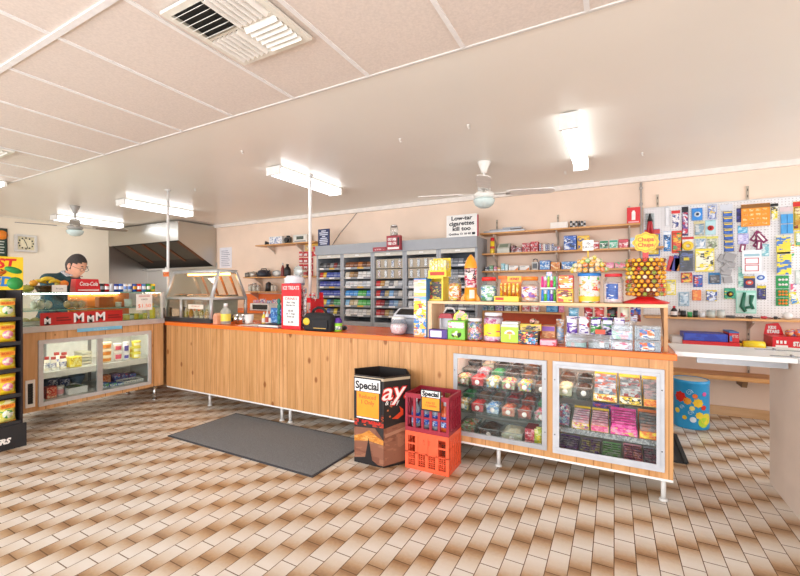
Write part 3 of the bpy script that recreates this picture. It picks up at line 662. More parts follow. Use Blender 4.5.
jv = [jv[0], jv[1], jv[2], (jv[3][0], jv[3][1], jv[3][2]), (B(.205,0,1.385), .08)] + jv[6:14]
je = [(0,1),(1,2),(2,3),(3,4),(3,5),(5,6),(6,7),(7,8),(3,9),(9,10),(10,11),(11,12)]
skin(jv, je, 'jumper', M('#24444a', .8, vary=.15, vs=60), man, 2, .01, None, 3)
tv = [(hip,.15,.12),(B(0,0,.84),.145,.115),(B(0,.09,.76),.1),(B(.02,.1,.45),.078),(B(-.01,.1,.1),.062),(B(0,-.09,.76),.1),(B(.02,-.1,.45),.078),(B(-.01,-.1,.1),.062)]
skin(tv, [(0,1),(1,2),(2,3),(3,4),(1,5),(5,6),(6,7)], 'trousers', M('#2a2d36', .8), man, 2, .01)
for s in (.1, -.1):
    m = MB(); pts = [B(-.06,s,.035),B(0,s,.04),B(.08,s*1.05,.038),(B(.17,s*1.1,.03))]; m.tube(pts, [.035,.045,.042,.025], 10); m.build('shoe', BLACK, man)
cv = MB(); 
for s in (-1, 1): cv.add([B(.2,s*.015,1.45), B(.305,s*.02,1.40), B(.27,s*.085,1.39), B(.2,s*.075,1.44), B(.205,s*.02,1.462), B(.315,s*.025,1.412), B(.275,s*.09,1.402), B(.205,s*.08,1.452)], [(0,1,2,3),(4,5,6,7),(0,1,5,4),(1,2,6,5),(2,3,7,6),(3,0,4,7)])
cv.build('shirt_collar', P(['#c9cdd6','#8f9bb0','#e6e8ec'], 60), man)
hr = MB(); vs = []; 
for j in range(N2+1):
    for i in range(N1):
        v = Vector(hv[j*N1+i]); vs.append(v*1.05+Vector((-.003,0,.002)))
ff = []
for q in hf:
    c = sum((Vector(hv[i]) for i in q), Vector())/4
    if (c.z > .062 - .02*abs(c.y)/.08 and c.x <= .085) or (c.z > -.075 and c.x < -.015) or (c.z > -.03 and c.x < .03 and abs(c.y) > .06): ff.append(q)
hr.add(vs, ff, 0, True).xf(HM); ho = hr.build('hair', M('#3a3330', .85, vary=.3, vs=90), man); sd = ho.modifiers.new('thick', 'SOLIDIFY'); sd.thickness = .006; sd.offset = -1
ey = MB(); br = MB(); gl = MB()
for s in (-1, 1):
    ey.ball((.083, s*.03, .004), .012, 8, 0, (.6,1,.8)); br.box(.096, s*.018-.0, .03, .104, s*.045, .037)
    pts = [(.112, s*.032+.024*math.cos(a), -.002+.018*math.sin(a)) for a in [2*PI*k/14 for k in range(15)]]; gl.tube(pts, .0022, 5); gl.tube([(.112, s*.056, .004),(.06, s*.088, .008),(0, s*.092, .01)], .002, 5)
gl.tube([(.112,-.008,0),(.116,0,.003),(.112,.008,0)], .002, 5)
ey.xf(HM).build('eye', M('#e9e4dc', .3), man); br.xf(HM).build('eyebrow', M('#3a2f2a', .8), man); gl.xf(HM).build('glasses', M('#4a4340', .3, .5), man)
MB().box(.097,-.026,-.091,.103,.026,-.083).xf(HM).build('mouth', M('#a85a50', .5), man)
# ================================================================== ON TOP OF THE FOOD CASE (z of the glass)
ZG = 1.2195; XG = XC-.05
def topx(p0, p1, pt, d=.1, off=0): yc, w, h = slotx(p0, p1, pt, XG-off, ZG); return (XG-off-d/2, yc, ZG), w, h
loc, w, h = topx(37, 73, 278, .24, .02)
t = thing('fruit_basket', 'dark wicker basket of bananas and oranges on top of the glass food case', 'basket', loc, PI/2)
WK = P(['#4a2c18','#6b4224','#38200f','#7d5230'], 90); R0 = w*.42
MB().lathe([(0,.0005),(R0*.75,.0005),(R0,.055),(R0*1.06,.06),(R0*.98,.062),(R0*.72,.012),(0,.012)], 22).build('bowl', WK, t)
hm = MB(); hm.tube([(-R0*1.0,0,.055),(-R0*1.22,0,.07),(-R0*1.2,0,.1),(-R0*1.0,0,.085)], .011, 7); hm.build('handle', WK, t)
bx, by = loc[0], loc[1]
def banana(x, y, z, rz, lab):
    m = MB(); pts = []
    for k in range(9): a = -1.0+2.0*k/8; pts.append((.07*math.sin(a), 0, .05*math.cos(a)-.03))
    m.tube(pts, [.006,.012,.0155,.017,.017,.0165,.015,.011,.005], 8)
    t = thing('banana', lab, 'banana', (x, y, z), rz, 'fruit in the wicker basket'); m.build('skin', M('#e8c832', .45, vary=.12, vs=40), t); MB().cyl(pts[-1], (pts[-1][0]+.012, 0, pts[-1][2]-.012), .0045).build('stem', M('#6b5a22', .6), t)
for k, (dx, dy, dz, rz) in enumerate([(0,-.08,.085,PI/2),(.03,-.03,.1,PI/2+.3),(-.03,.0,.112,PI/2-.2),(.05,.02,.09,PI/2+.5)]):
    banana(bx+dx, by+dy, ZG+dz, rz, 'yellow banana in the wicker fruit basket, %s from its left' % ORD[k])
def fruit(x, y, z, r, c, name, lab, cat, grp=None, sz=(1,1,.93)):
    t = thing(name, lab, cat, (x, y, z), 0, grp); MB().ball((0,0,r*sz[2]+.0005), r, 14, 0, sz).build('skin', M(c, .45, vary=.1, vs=40), t); MB().cyl((0,0,r*2*sz[2]-.003),(.002,0,r*2*sz[2]+.006), .003, n=6).build('stem', M('#5c4a1e', .7), t)
fruit(bx+.05, by+.095, ZG+.05, .034, '#ee8420', 'orange', 'round orange in the wicker basket beside the bananas', 'orange', 'fruit in the wicker basket')
fruit(bx-.03, by+.085, ZG+.05, .034, '#d9c53a', 'apple', 'yellow green apple behind the orange in the wicker basket', 'apple', 'fruit in the wicker basket')
fruit(bx+.06, by-.14, ZG+.055, .03, '#e0a02c', 'orange', 'small orange fruit at the left rim of the wicker basket', 'orange', 'fruit in the wicker basket')
loc, w, h = topx(23, 34, 287, .08, .05)
for k in range(2): fruit(loc[0], loc[1]-.09+.09*k, ZG, .045, '#a8a848' if k else '#8f9a45', 'mango', ['green mango nearest the snack stand on the glass case top', 'yellow green mango between the other mango and the wicker basket'][k], 'mango', 'mangoes on the food case', (1.15,1.2,.75))
loc, w, h = topx(52, 67, 285, .004, -.04); card(loc, w, h, WHITE, 'small white card propped in front of the fruit basket', 'card', 'price_card', PI/2, [('fruit',.5,.3,M('#8a8f9a'),.5)], lean=0)
loc, w, h = topx(76, 101, 279, .13, .01)
t = thing('drinks_carton', 'red soft drink carton with white script on the food case top', 'carton', loc, PI/2)
MB().hexa([(-w/2,-.065,.0005),(w/2,-.065,.0005),(w/2,.065,.0005),(-w/2,.065,.0005)], [(-w/2*.93,-.05,h),(w/2*.86,-.05,h),(w/2*.86,.05,h),(-w/2*.93,.05,h)]).build('carton_body', M('#d0161e', .35), t, bevel=.004)
tt = text('Coca-Cola', h*.42, WHITE, t, (0,-.0625,h*.62), w=w*.72, shear=.25, bold=.001); tt.rotation_euler = (PI/2-.11, 0, 0)
MB().box(-w*.42,-.0655,h*.1,w*.42,-.0652,h*.2).build('white_stripe', M('#f4d6d2', .4), t)
cc = [('#222326','#8a8a8e','black and grey'),('#c8202a','#e8e8ea','red and silver'),('#dfe3e8','#b8bec8','silver'),('#2a3f9a','#dfe5f2','dark blue'),('#2d62c0','#e8edf5','blue and white'),('#f0f2f4','#6c8fd0','white'),('#d8dde4','#3b66b0','silver and blue'),('#2456b4','#e2a82c','bright blue'),('#d02828','#f2f2f2','bright red'),('#4a86c8','#e4e8ee','light blue'),('#3f9a48','#e6e4da','green'),('#d8c032','#3b8a46','yellow')]
for k, (a, b_, nm) in enumerate(cc):
    p = 103.5+k*4.62; yc = YX(p, XG); can_((XG-.035, yc, ZG), .0255, ZX(p, 283.5, XG)-ZG, M(a, .25, .3), '%s drink can, %s after the red carton on the food case' % (nm, ORD[k]), group='drink cans on the food case', rz=PI/2, stripe=M(b_, .3, .2))
# price card on the front of the glass
yc, w, _ = slotx(136, 152, 294, XC+.01, 1); z0, z1 = ZX(144, 310, XC+.01), ZX(144, 294, XC+.01)
card((XC+.0135, yc, z0), w, z1-z0, WHITE, 'white price card with orange handwriting at the right of the food case glass', 'price card', 'price_card', PI/2, [('ASSORTED',.86,.13,M('#c23b2a'),.7),('CAKES',.66,.14,M('#4a4a4a'),.4),('$1.50',.26,.3,M('#f08040'),.8)])
# red strip of can artwork taped along the glass front
y0, y1 = YX(40, XC+.01), YX(122, XC+.01); z0 = .9205; L = y1-y0; hh = ZX(80, 311.5, XC+.01)-z0
t = thing('advertising_strip', 'long red cardboard strip with big white M letters along the food case glass', 'sign', (XC+.013, (y0+y1)/2, z0), PI/2)
MB().box(-L/2,-.006,.0005,L/2,.006,hh).build('strip_card', M('#bb211d', .4), t)
m = MB()
for x in (-.44, -.1, .02): m.box(-L/2+L*(x+.5)-.0, -.0068, .01, -L/2+L*(x+.5)+L*.07, -.0062, hh*.93)
bars = MB()
for a, b_ in ((-.33,-.16), (.3,.48)): bars.box(L*a,-.0068,hh*.3,L*b_,-.0062,hh*.42).box(L*a,-.0068,hh*.5,L*(b_-.03),-.0062,hh*.62)
bars.build('print_lines', M('#7d1512', .5), t)
for x in (-.43, .07):
    q = MB().lathe([(0,0),(.018,0),(.02,.004),(.02,.05),(.009,.066),(.009,.078),(0,.078)], 10); q.v = [(v[0], v[1]*.12, v[2]) for v in q.v]; q.build('bottle_picture', M('#1c1413', .4), t, (L*x,-.0098,.004))
for x, s in ((-.43,.6), (-.07,1.1), (.07,.75), (.2,1.1)): text('M', hh*.95*s, M('#f4f4f4', .3), t, (L*x,-.0145 if abs(x) > .3 or x == .07 else -.0075,hh*.42*max(s,.8)), bold=.003)
# ------- inside the upper glass
zu = zm+.001; XU = XC-.12
def bread(p0, p1, pt, z, lab, c='#e8cfa0'):
    yc, w, h = slotx(p0, p1, pt, XU, z); t = thing('bread_roll_pack', lab, 'bread', (XU-.08, yc, z), PI/2)
    for k in range(3):
        MB().ball((-w/3+w/3*k, 0, h*.42), w/6*.98, 12, 0, (1,1.5,h*.8/(w/3))).build('roll', M(c, .7, vary=.1), t)
    m = MB().ball((0,0,h*.5), w/2*1.04, 14, 0, (1,.62,h/w*.98)); m.build('bag', G('#ffffff', .12, .1, .1), t)
bread(34, 56, 299, zu, 'bagged white bread rolls on the upper glass shelf at left', '#f6ead4'); bread(68, 89, 299, zu, 'bagged golden buns on the upper glass shelf in the middle', '#dcae6c')
yc, w, h = slotx(102, 117, 297, XU, zu); carton((XU-.1, yc, zu), w, h, .08, M('#d2722e', .5), M('#c4642a', .5), 'plain burnt orange box on the upper glass shelf', rz=PI/2)
yc, w, h = slotx(127, 135, 299, XU, zu); ptub((XU-.05, yc, zu), w, h, w, WHITE, M('#e9e6de'), 'white lidded pot on the upper glass shelf near the price card', 'pot', rz=PI/2)
yc, w, h = slotx(118, 124, 302, XU, zu); ptub((XU-.05, yc, zu), w, h, w, M('#d8cbb4'), M('#efe6d4'), 'small cream pot beside the burnt orange box', 'pot', rz=PI/2)
zd = .9195
for k in range(5):
    p = 125+k*4.4; yc = YX(p+2, XC-.1); ptub((XC-.11, yc, zd), .068, .062, .06, M(['#e9d36a','#dfe3d0','#e8c840','#b9c45a','#e6d070'][k]), M(['#f0eccf','#5a9a4a','#f2d84a','#e9e4c0','#f0d850'][k]), '%s small salad tub on the case deck, %s from the left' % (['yellow','white','bright yellow','pale green','golden'][k], ORD[k]), rz=PI/2, group='salad tubs on the case deck')
yc = YX(152.5, XC-.07); bottle((XC-.07, yc, zd), .028, .17, M('#ecd23a', .35), M('#d8b020'), 'yellow sauce bottle standing in the right end of the food case', 'bottle', 'sauce_bottle', rz=PI/2)
for k, p in enumerate((26, 62)):
    yc = YX(p+4, XU-.1); t = thing('bread_tray', ['white tray of bread on the case deck at left', 'white tray of pastries on the case deck in the middle'][k], 'tray', (XU-.13, yc+.05, zd), PI/2)
    MB().box(-.13,-.1,.0005,.13,.1,.006).box(-.13,-.1,.006,-.124,.1,.035).box(.124,-.1,.006,.13,.1,.035).box(-.124,-.1,.006,.124,-.094,.035).box(-.124,.094,.006,.124,.1,.035).build('tray_body', WHITE, t)
    for j in range(3): MB().ball((-.08+.08*j,0,.036), .036, 10, 0, (1,1.6,.8)).build('bread_roll', M('#e0bd86', .7), t)
# ------- behind the sliding windows
XS = XC-.09; zsh = zs+.0065; zfl = .2305+.0005
def fridge(kind, p0, p1, pt, z, lab, off=0, **k):
    yc, w, h = slotx(p0, p1, pt, XS-off, z); return yc, w, h
def fjar(p0, p1, pt, z, off, lab):
    yc, w, h = slotx(p0, p1, pt, XS-off, z); r = w*.47; t = thing('mayonnaise_jar', lab, 'jar', (XS-off-r, yc, z), PI/2, 'jars in the food case')
    MB().lathe([(0,.0005),(r*.95,.0005),(r,.01),(r,h*.7),(r*.8,h*.82),(0,h*.82)], 16).build('jar_body', M('#f4efe0', .3), t)
    MB().lathe([(r*.8,h*.8),(r*.86,h*.8),(r*.86,h),(0,h)], 16).build('lid', M('#9c2a24', .4), t); MB().lathe([(r*1.015,h*.2),(r*1.015,h*.55)], 14).build('jar_label', P(['#2f4f9a','#f4f4f4','#3c62b4'], 40), t)
for k, (a, b_) in enumerate([(45,50.5),(51.5,57.5),(60.5,68)]): fjar(a, b_, 357 if k < 2 else 356, zsh, 0, 'white jar with dark red lid on the fridge shelf, %s in the front row' % ORD[k])
for k, (a, b_) in enumerate([(54.5,61),(62,68.5)]): fjar(a, b_, 352.5, zsh, .16, 'white jar with dark red lid behind the front jars, %s in the back row' % ORD[k])
yc, w, h = slotx(70, 82, 357, XS, zsh); carton((XS-.05, yc, zsh), w, h, .1, M('#e8cf35', .45), P(['#e8cf35','#c9a81e','#f4ec9a'], 50), 'yellow box beside the white jars on the fridge shelf', rz=PI/2)
yc, w, h = slotx(83, 93, 351, XS-.1, zsh); t = thing('tray_stack', 'stack of clear grey plastic trays on the fridge shelf next to the sliding door frame', 'trays', (XS-.2, yc, zsh), PI/2)
for k in range(4): MB().box(-w/2,-.08,h*k/4+.001,w/2,.08,h*(k+.75)/4).build('tray', M(['#b9b8a8','#a9ab9c','#c9c7b4','#b2b3a2'][k], .4), t)
def stack(p0, p1, pts, z, cols, lab, off=0):
    hs = [slotx(p0, p1, pt, XS-off, z)[2] for pt in pts]; yc, w, _ = slotx(p0, p1, pts[0], XS-off, z); zz = z
    for k, h in enumerate(hs):
        ptub((XS-off-w/2, yc, zz), w*.97, h-(zz-z), w, M(cols[0], .35), M(cols[1], .35), lab+', '+(['bottom','middle','top'][k] if len(hs) == 3 else ['bottom','top'][k])+' of its stack', lab=M(cols[2], .4), rz=PI/2, group='tubs in the food case'); zz = z+h
stack(102.5, 114, (356.5, 349.5, 342.5), zsh, ('#efd9b0','#f2e4c4','#e08a34'), 'cream tub with orange label in the food case')
stack(115.5, 123.5, (351.5, 343.5), zsh, ('#f0e6e0','#f2f0ec','#e05a70'), 'white tub with pink label in the food case')
stack(124.5, 130, (353, 342), zsh, ('#e6e6ee','#f0f0f4','#5a55a8'), 'white tub with purple label in the food case')
stack(134, 143, (352.5, 346.5, 341), zsh, ('#ecd734','#f6ee6a','#f4f0c8'), 'yellow tub in the food case')
stack(130.5, 134, (353, 347), zsh, ('#e8d040','#efe070','#d8a020'), 'narrow yellow tub in the food case', .1)
def fbox(p0, p1, pt, z, body, art, lab, d=.1, off=0, **k):
    yc, w, h = slotx(p0, p1, pt, XS-off, z); return carton((XS-off-d/2, yc, z), w, h, d, body, art, lab, rz=PI/2, **k)
fbox(46.5, 57, 387, zfl, M('#c62820', .4), P(['#c62820','#f0d8b0','#e06a50'], 45), 'red box standing on the fridge floor at left', .08)
yc, w, h = slotx(58, 67, 386.5, XS, zfl); ptub((XS-.06, yc, zfl), w, h, w, M('#f0e6e4'), WHITE, 'white pot with pink band on the fridge floor beside the red box', 'pot', lab=M('#e2a0a4'), rz=PI/2)
yc, w, h = slotx(69, 88, 388, XS, zfl); t = thing('salad_tray', 'white open tray of salad leaves on the fridge floor', 'tray', (XS-.13, yc, zfl), PI/2)
MB().box(-w/2,-.12,.0005,w/2,.12,.006).box(-w/2,-.12,.006,w/2,-.114,.06).box(-w/2,.114,.006,w/2,.12,.06).box(-w/2,-.114,.006,-w/2+.006,.114,.06).box(w/2-.006,-.114,.006,w/2,.114,.06).build('tray_body', M('#f2f2f0', .4), t)
MB().box(-w/2+.008,-.11,.007,w/2-.008,.11,.05).build('salad', P(['#6f9a4a','#c9cdb8','#b85040','#8db060'], 40), t)
for k, (a, b_, c, off) in enumerate([(48,58,'#2f4a86',.2),(60,70,'#39508e',.21)]): fbox(a, b_, 379, zfl, M(c, .4), P([c,'#dfe4ee','#2a3766'], 50), 'dark blue carton at the back of the fridge floor, %s from left' % ORD[k], .1, off)
yc, w, h = slotx(73, 90, 376, XS-.3, zfl); t = thing('mixing_bowl', 'large translucent blue bowl at the back of the fridge floor', 'bowl', (XS-.4, yc, zfl), 0)
MB().lathe([(0,.001),(w*.25,.001),(w*.45,h*.8),(w*.48,h),(w*.46,h),(w*.24,.008),(0,.008)], 20).build('bowl_body', M('#7f9cb8', .3), t)
for k, (a, b_) in enumerate([(101.5,109),(109.5,117),(117.5,124)]): fbox(a, b_, 383, zfl, M('#3f76c4', .4), P(['#3f76c4','#e9eef6','#62b070'], 45), 'light blue carton on the fridge floor right side, %s from the door frame' % ORD[k], .08)
fbox(102, 111, 375.5, zfl, M('#d66a34', .4), P(['#d66a34','#efb080'], 40), 'orange carton behind the light blue cartons in the fridge', .1, .18)
for k, (a, b_) in enumerate([(114,120.5),(121.5,128),(129,136)]): fbox(a, b_, 373.5, zfl, M('#4d3f8e', .4), P(['#4d3f8e','#d8d4ea','#c04a6a','#3a7ac0'], 50), 'purple carton at the back right of the fridge floor, %s from left' % ORD[k], .1, .18)
yc, w, h = slotx(125, 144, 381, XS, zfl); t = thing('wire_basket', 'white slotted basket at the right of the fridge floor', 'basket', (XS-.09, yc, zfl), PI/2)
m = MB().box(-w/2,-.08,.0005,w/2,.08,.006)
for k in range(8): x = -w/2+.006+(w-.012)*k/7; m.box(x-.006,-.08,.006,x+.006,-.076,h); m.box(x-.006,.076,.006,x+.006,.08,h)
m.box(-w/2,-.082,h,w/2,-.074,h+.012).box(-w/2,.074,h,w/2,.082,h+.012).box(-w/2,-.074,h,-w/2+.006,.074,h+.012).box(w/2-.006,-.074,h,w/2,.074,h+.012); m.build('basket_body', WHITE, t)
MB().box(-w/2+.01,-.07,.007,w/2-.01,.07,h*.8).build('contents', P(['#5f8a4a','#6a5fa8','#d8d8c8','#3f70b0'], 50), t)
# ================================================================== SNACK STAND AT THE LEFT EDGE (front faces +x)
XF = -4.17; yR = YX(23, XF); yL = yR-.62; ZB = ZX(15, 290, XF); zh = ZX(15, 257, XF)
t = thing('snack_stand', 'tall black cardboard snack stand with yellow header at left edge of photo', 'display stand', (XF, (yL+yR)/2, 0), PI/2); W = yR-yL; dp = .3
BK = M('#1c1c1e', .55)
MB().box(-W/2,.002,.001,-W/2+.012,dp,ZB).build('side_panel', BK, t); MB().box(W/2-.012,.002,.001,W/2,dp,ZB).build('side_panel', M('#221c20', .5), t)
MB().box(-W/2+.0125,dp-.012,.001,W/2-.0125,dp,ZB).build('back_panel', BK, t)
MB().box(-W/2-.012,-.02,.0005,W/2+.016,.0015,ZX(12, 425, XF)).build('base_front', M('#26272a', .5), t); MB().box(-W/2+.0125,.002,.1,W/2-.0125,dp-.0125,.16).build('base_shelf', BK, t)
text('LARGERS', .055, WHITE, t, (W/2-.2,-.0215,.07), shear=.3, bold=.003)
hc = MB().box(-W/2,-.004,ZB+.0005,W/2,.004,zh).build('header_card', M('#f4d21f', .4), t)
text('BURST', .1, M('#d8261c', .4), hc, (W/2-.2,-.0048,ZB+(zh-ZB)*.78), bold=.004, shear=.15); text('SLICED', .1, M('#2c7fd0', .4), hc, (W/2-.22,-.0048,ZB+(zh-ZB)*.24), bold=.004, shear=.1)
m = MB().lathe([(0,0),(.05,0),(.05,.002),(0,.002)], 12); m.v = [(v[0]*1.1, v[1]*.5, v[2]) for v in m.v]; m.build('leaf_picture', GREEN, hc, (W/2-.06,-.0042,ZB+(zh-ZB)*.6), rot=(PI/2,.3,0))
m = MB().lathe([(0,0),(.05,0),(.05,.002),(0,.002)], 12); m.build('leaf_picture', GREEN, hc, (W/2-.05,-.0042,ZB+(zh-ZB)*.2), rot=(PI/2,0,0))
m = MB().lathe([(0,0),(.07,0),(.07,.002),(0,.002)], 14); m.v = [(v[0]*1.5, v[1]*.5, v[2]) for v in m.v]; m.build('food_picture', P(['#e8702a','#5a3018','#f0b040'], 40), hc, (W/2-.2,-.0042,ZB+(zh-ZB)*.45), rot=(PI/2,-.3,0))
YEL2 = P(['#f2d024','#f2d024','#f6e45a','#e8a020'], 12, 3); GRN2 = P(['#d8d048','#e6e070','#6aa848','#f2ecb0'], 14, 4)
rows = [(317, 298, 'g'), (342, 322, 'y'), (369.5, 348, 'y'), (395, 374.5, 'y'), (423, 401, 'g')]
names = ['top','second','third','fourth','bottom']
for k, (pb, pt, c) in enumerate(rows):
    z0 = ZX(9, pb, XF+.03); h = ZX(9, pt, XF+.03)-z0
    MB().box(-W/2+.0125,.002,z0-.014,W/2-.0125,dp-.0125,z0-.004).build('shelf', BK, t); MB().box(-W/2+.0125,-.006,z0-.03,W/2-.0125,.0015,z0-.003).build('shelf_lip', M('#2b2c2f', .5), t)
    yc, w, _ = slotx(0.5, 19, pt, XF+.03, z0)
    for j in range(2):
        art = GRN2 if (c == 'g') else YEL2
        packet((XF-.035, yc-.245*j, z0-.0035), w, h, .05, art, '%s snack bag on the %s shelf of the black stand, %s column' % ('yellow green' if c == 'g' else 'yellow', names[k], ['right','left'][j]), 'snack bag', 'snack_bag', PI/2, 'snack bags on the black stand', patch=P(['#eef0e4','#4f9a4a','#dfe8c8'], 30) if c == 'g' else P(['#f090b0','#f6b0c0','#f4e8d0'], 30), band=M('#e8942a', .4), txt='BURST', tm=M('#c42a1c'))
# ================================================================== FLOOR ITEMS
mm = M('#76797b', .95, vary=.35, vs=260)
t = thing('door_mat', 'dark grey rectangular floor mat lying on the tiles before the long counter', 'mat', (-2.555, 2.415, 0))
MB().box(-.775,-.335,.0005,.775,.335,.009).build('carpet', mm, t); m = MB().box(-.79,-.35,.0004,.79,-.3355,.007).box(-.79,.3355,.0004,.79,.35,.007).box(-.79,-.3355,.0004,-.7755,.3355,.007).box(.7755,-.3355,.0004,.79,.3355,.007)
m.build('rubber_edge', M('#3c3d40', .8), t)
# ------- six sided chocolate bin
cx, cy = -1.545, 2.585; a = .245; sy = .82
hexp = [(-a/2,-a*.866*sy),(a/2,-a*.866*sy),(a,0),(a/2,a*.866*sy),(-a/2,a*.866*sy),(-a,0)]
yfr = cy-a*.866*sy; hb = Z(379, 377, yfr)
t = thing('dump_bin', 'six sided black cardboard bin printed with chocolate bars, empty and open topped', 'bin', (cx, cy, 0))
def shell(hp, k, z0, z1):
    m = MB(); n = 6; vs = [(x,y,z0) for x,y in hp]+[(x,y,z1) for x,y in hp]+[(x*k,y*k,z0) for x,y in hp]+[(x*k,y*k,z1) for x,y in hp]
    fs = []
    for i in range(n):
        j = (i+1) % n; fs += [(i,j,j+n,i+n),(i+2*n,i+3*n,j+3*n,j+2*n),(i+n,j+n,j+3*n,i+3*n),(i,i+2*n,j+2*n,j)]
    return m.add(vs, fs)
shell(hexp, .975, .0005, hb).build('bin_wall', M('#211c1b', .4), t)
m = MB().prism([(x*.97,y*.97) for x,y in hexp], .02, .03, 'z'); m.build('bin_floor', M('#2a2624', .6), t)
# printed panels on the two front faces; s runs along the face, z up
def face(i, s0, s1, z0, z1, off, name, mat, poly=None):
    p, q = Vector((*hexp[i],0)), Vector((*hexp[(i+1) % 6],0)); d = (q-p); nrm = Vector((d.y,-d.x,0)).normalized()
    pts = poly or [(s0,z0),(s1,z0),(s1,z1),(s0,z1)]; n = len(pts)
    lo = [p+d*s+nrm*off+Vector((0,0,z*hb)) for s,z in pts]; hi = [v+nrm*.0008 for v in lo]
    m = MB().add(lo+hi, [tuple(range(n-1,-1,-1)), tuple(range(n,2*n))]+[(k,(k+1)%n,n+(k+1)%n,n+k) for k in range(n)])
    return m.build(name, mat, t)
def face_text(i, s, sc, z, mat, fs, off, w, **k):
    p, q = Vector((*hexp[i],0)), Vector((*hexp[(i+1) % 6],0)); d = (q-p); nrm = Vector((d.y,-d.x,0)).normalized()
    o = p+d*sc+nrm*off+Vector((0,0,z*hb)); return text(s, fs, mat, t, o, math.atan2(d.y, d.x), w=w, **k)
CH = P(['#8a5a44','#8a5a44','#7c4d39','#99684f'], 10, 1); CHD = P(['#5a3220','#6b3e28','#4c2818'], 25); CAR = P(['#d08a3a','#e0a458','#c07828'], 30)
face(0, 0, 1, 0, 0, .001, 'chocolate_bar', CH, [(.0,.02),(1,.02),(1,.3),(.72,.42),(.0,.40)])
face(0, 0, 1, 0, 0, .002, 'caramel_layer', CAR, [(.0,.30),(.3,.34),(.52,.39),(.8,.33),(1,.30),(1,.25),(.5,.27),(.0,.24)])
face(0, 0, 1, 0, 0, .003, 'dark_wrapper', M('#171314', .4), [(.0,.0),(.9,.0),(.62,.06),(.5,.3),(.38,.08),(.0,.05)])
face(0, 0, 1, 0, 0, .001, 'flame_print', P(['#211c1b','#b0301c','#d85a20','#5a1c14'], 22), [(.0,.42),(1,.44),(1,.58),(.0,.56)])
face_text(0, 'MARS', .5, .5, M('#c8271c', .4), .07, .0035, .2, bold=.003)
face(1, 0, 1, 0, 0, .001, 'chocolate_bar', CH, [(.0,.02),(.8,.04),(.86,.3),(.98,.36),(.98,.47),(.6,.47),(.0,.43)])
face(1, 0, 1, 0, 0, .002, 'chocolate_fold', M('#a87a60', .35), [(.05,.37),(.98,.43),(.98,.40),(.05,.33)])
face(1, 0, 1, 0, 0, .001, 'flame_swirl', M('#d8421e', .4), [(.3,.53),(.5,.57),(.62,.6),(.58,.66),(.72,.62),(.72,.56),(.52,.52)])
for s, z in ((.12,.62),(.25,.66),(.4,.7),(.2,.55)): face(1, s, s+.06, z, z+.018, .001, 'chocolate_chip', M('#b8683a', .4))
face_text(1, 'ay.', .42, .83, M('#d8271c', .4), .17, .0015, .215, shear=.2, bold=.008); face_text(1, 'ay.', .42, .83, WHITE, .17, .0035, .205, shear=.2, bold=.001)
face_text(1, '& play', .3, .715, WHITE, .05, .0015, .11, shear=.2)
face(0, .0, 1, .955, .985, .0012, 'top_strip', M('#c9b79a', .5)); face(1, .0, .98, .955, .985, .0012, 'top_strip', M('#b8a68a', .5))
# the price sign hanging on the bin
sg = face(0, .0, .93, .5, .975, .006, 'price_sign', INK); 
face(0, .03, .90, .82, .96, .0072, 'sign_header', WHITE); face(0, .1, .86, .535, .815, .0072, 'sign_panel', M('#f39a1e', .45))
face(0, .1, .86, .515, .53, .0072, 'sign_footer', WHITE)
face_text(0, 'Special', .46, .885, INK, .075, .0085, .195, bold=.0025); face_text(0, 'Reduced\n1 Only', .47, .73, M('#d8502a'), .042, .0085, None)
# ------- milk crates
CW, CD_, CHH = .325, .245, .262
cy0 = 2.498
def crate(z, mat, label, solid, yaw=0):
    t = thing('milk_crate', label, 'crate', (-1.135, cy0+CD_/2, z), yaw)
    hw, hd, th = CW/2, CD_/2, .012; h = CHH
    def side(axis, s, name):
        m = MB()
        L = hw if axis == 'x' else hd-th-.0003; off = (hd if axis == 'x' else hw)
        def bx(a0, a1, z0, z1, inset=0):
            b0, b1 = (s*(off-th), s*off) if not inset else (s*(off-th+.003), s*(off-.003))
            if axis == 'x': m.box(a0, b0, z0, a1, b1, z1)
            else: m.box(b0, a0, z0, b1, a1, z1)
        bx(-L, L, h-.03, h); bx(-L, L, .001, .028)
        if solid and axis == 'x':
            for k in range(5): x = -L+(2*L-.022)*k/4; bx(x, x+.022, .028, h-.03)
            bx(-L*.46, L*.46, .118, h-.03, 1); bx(-L, -L*.46, .17, .182, 1); bx(L*.46, L, .17, .182, 1); bx(-L, L, .113, .1205)
            for k in range(4):
                x0 = -L+.022+(2*L-.022)*k/4
                for r in range(2):
                    z0 = .032+r*.042
                    for j in range(3): bx(x0+.002+j*.016, x0+.006+j*.016, z0, z0+.036, 1)
                    for j in range(2): bx(x0, x0+.05, z0+.008+.014*j, z0+.012+.014*j, 1)
                bx(x0, x0+.05, .068, .074, 1)
        else:
            for k in range(6): x = -L+(2*L-.018)*k/5; bx(x, x+.018, .028, h-.03)
            bx(-L, L, .095, .108, 1); bx(-L, L, .165, .178, 1) if axis == 'y' else None
        m.build(name, mat, t)
    side('x', -1, 'side_wall'); side('x', 1, 'side_wall'); side('y', -1, 'side_wall'); side('y', 1, 'side_wall')
    m = MB()
    for k in range(8): x = -hw+.02+(CW-.052)*k/7; m.box(x, -hd+th+.0005, .006, x+.012, hd-th-.0005, .014)
    for k in range(5): y = -hd+.02+(CD_-.052)*k/4; m.box(-hw+th+.0005, y, .006, hw-th-.0005, y+.012, .0139)
    m.build('crate_floor', mat, t); return t
orange = M('#f2613a', .4, vary=.04); maroon = M('#9c1f33', .4, vary=.04)
c1 = crate(0, orange, 'orange red plastic milk crate on the floor, lower one of the pair', True)
text('DAIRY', .02, M('#b83c20', .5), c1, (0,-CD_/2+.002,.205)); text('CRATE', .014, M('#b83c20', .5), c1, (0,-CD_/2+.002,.185))
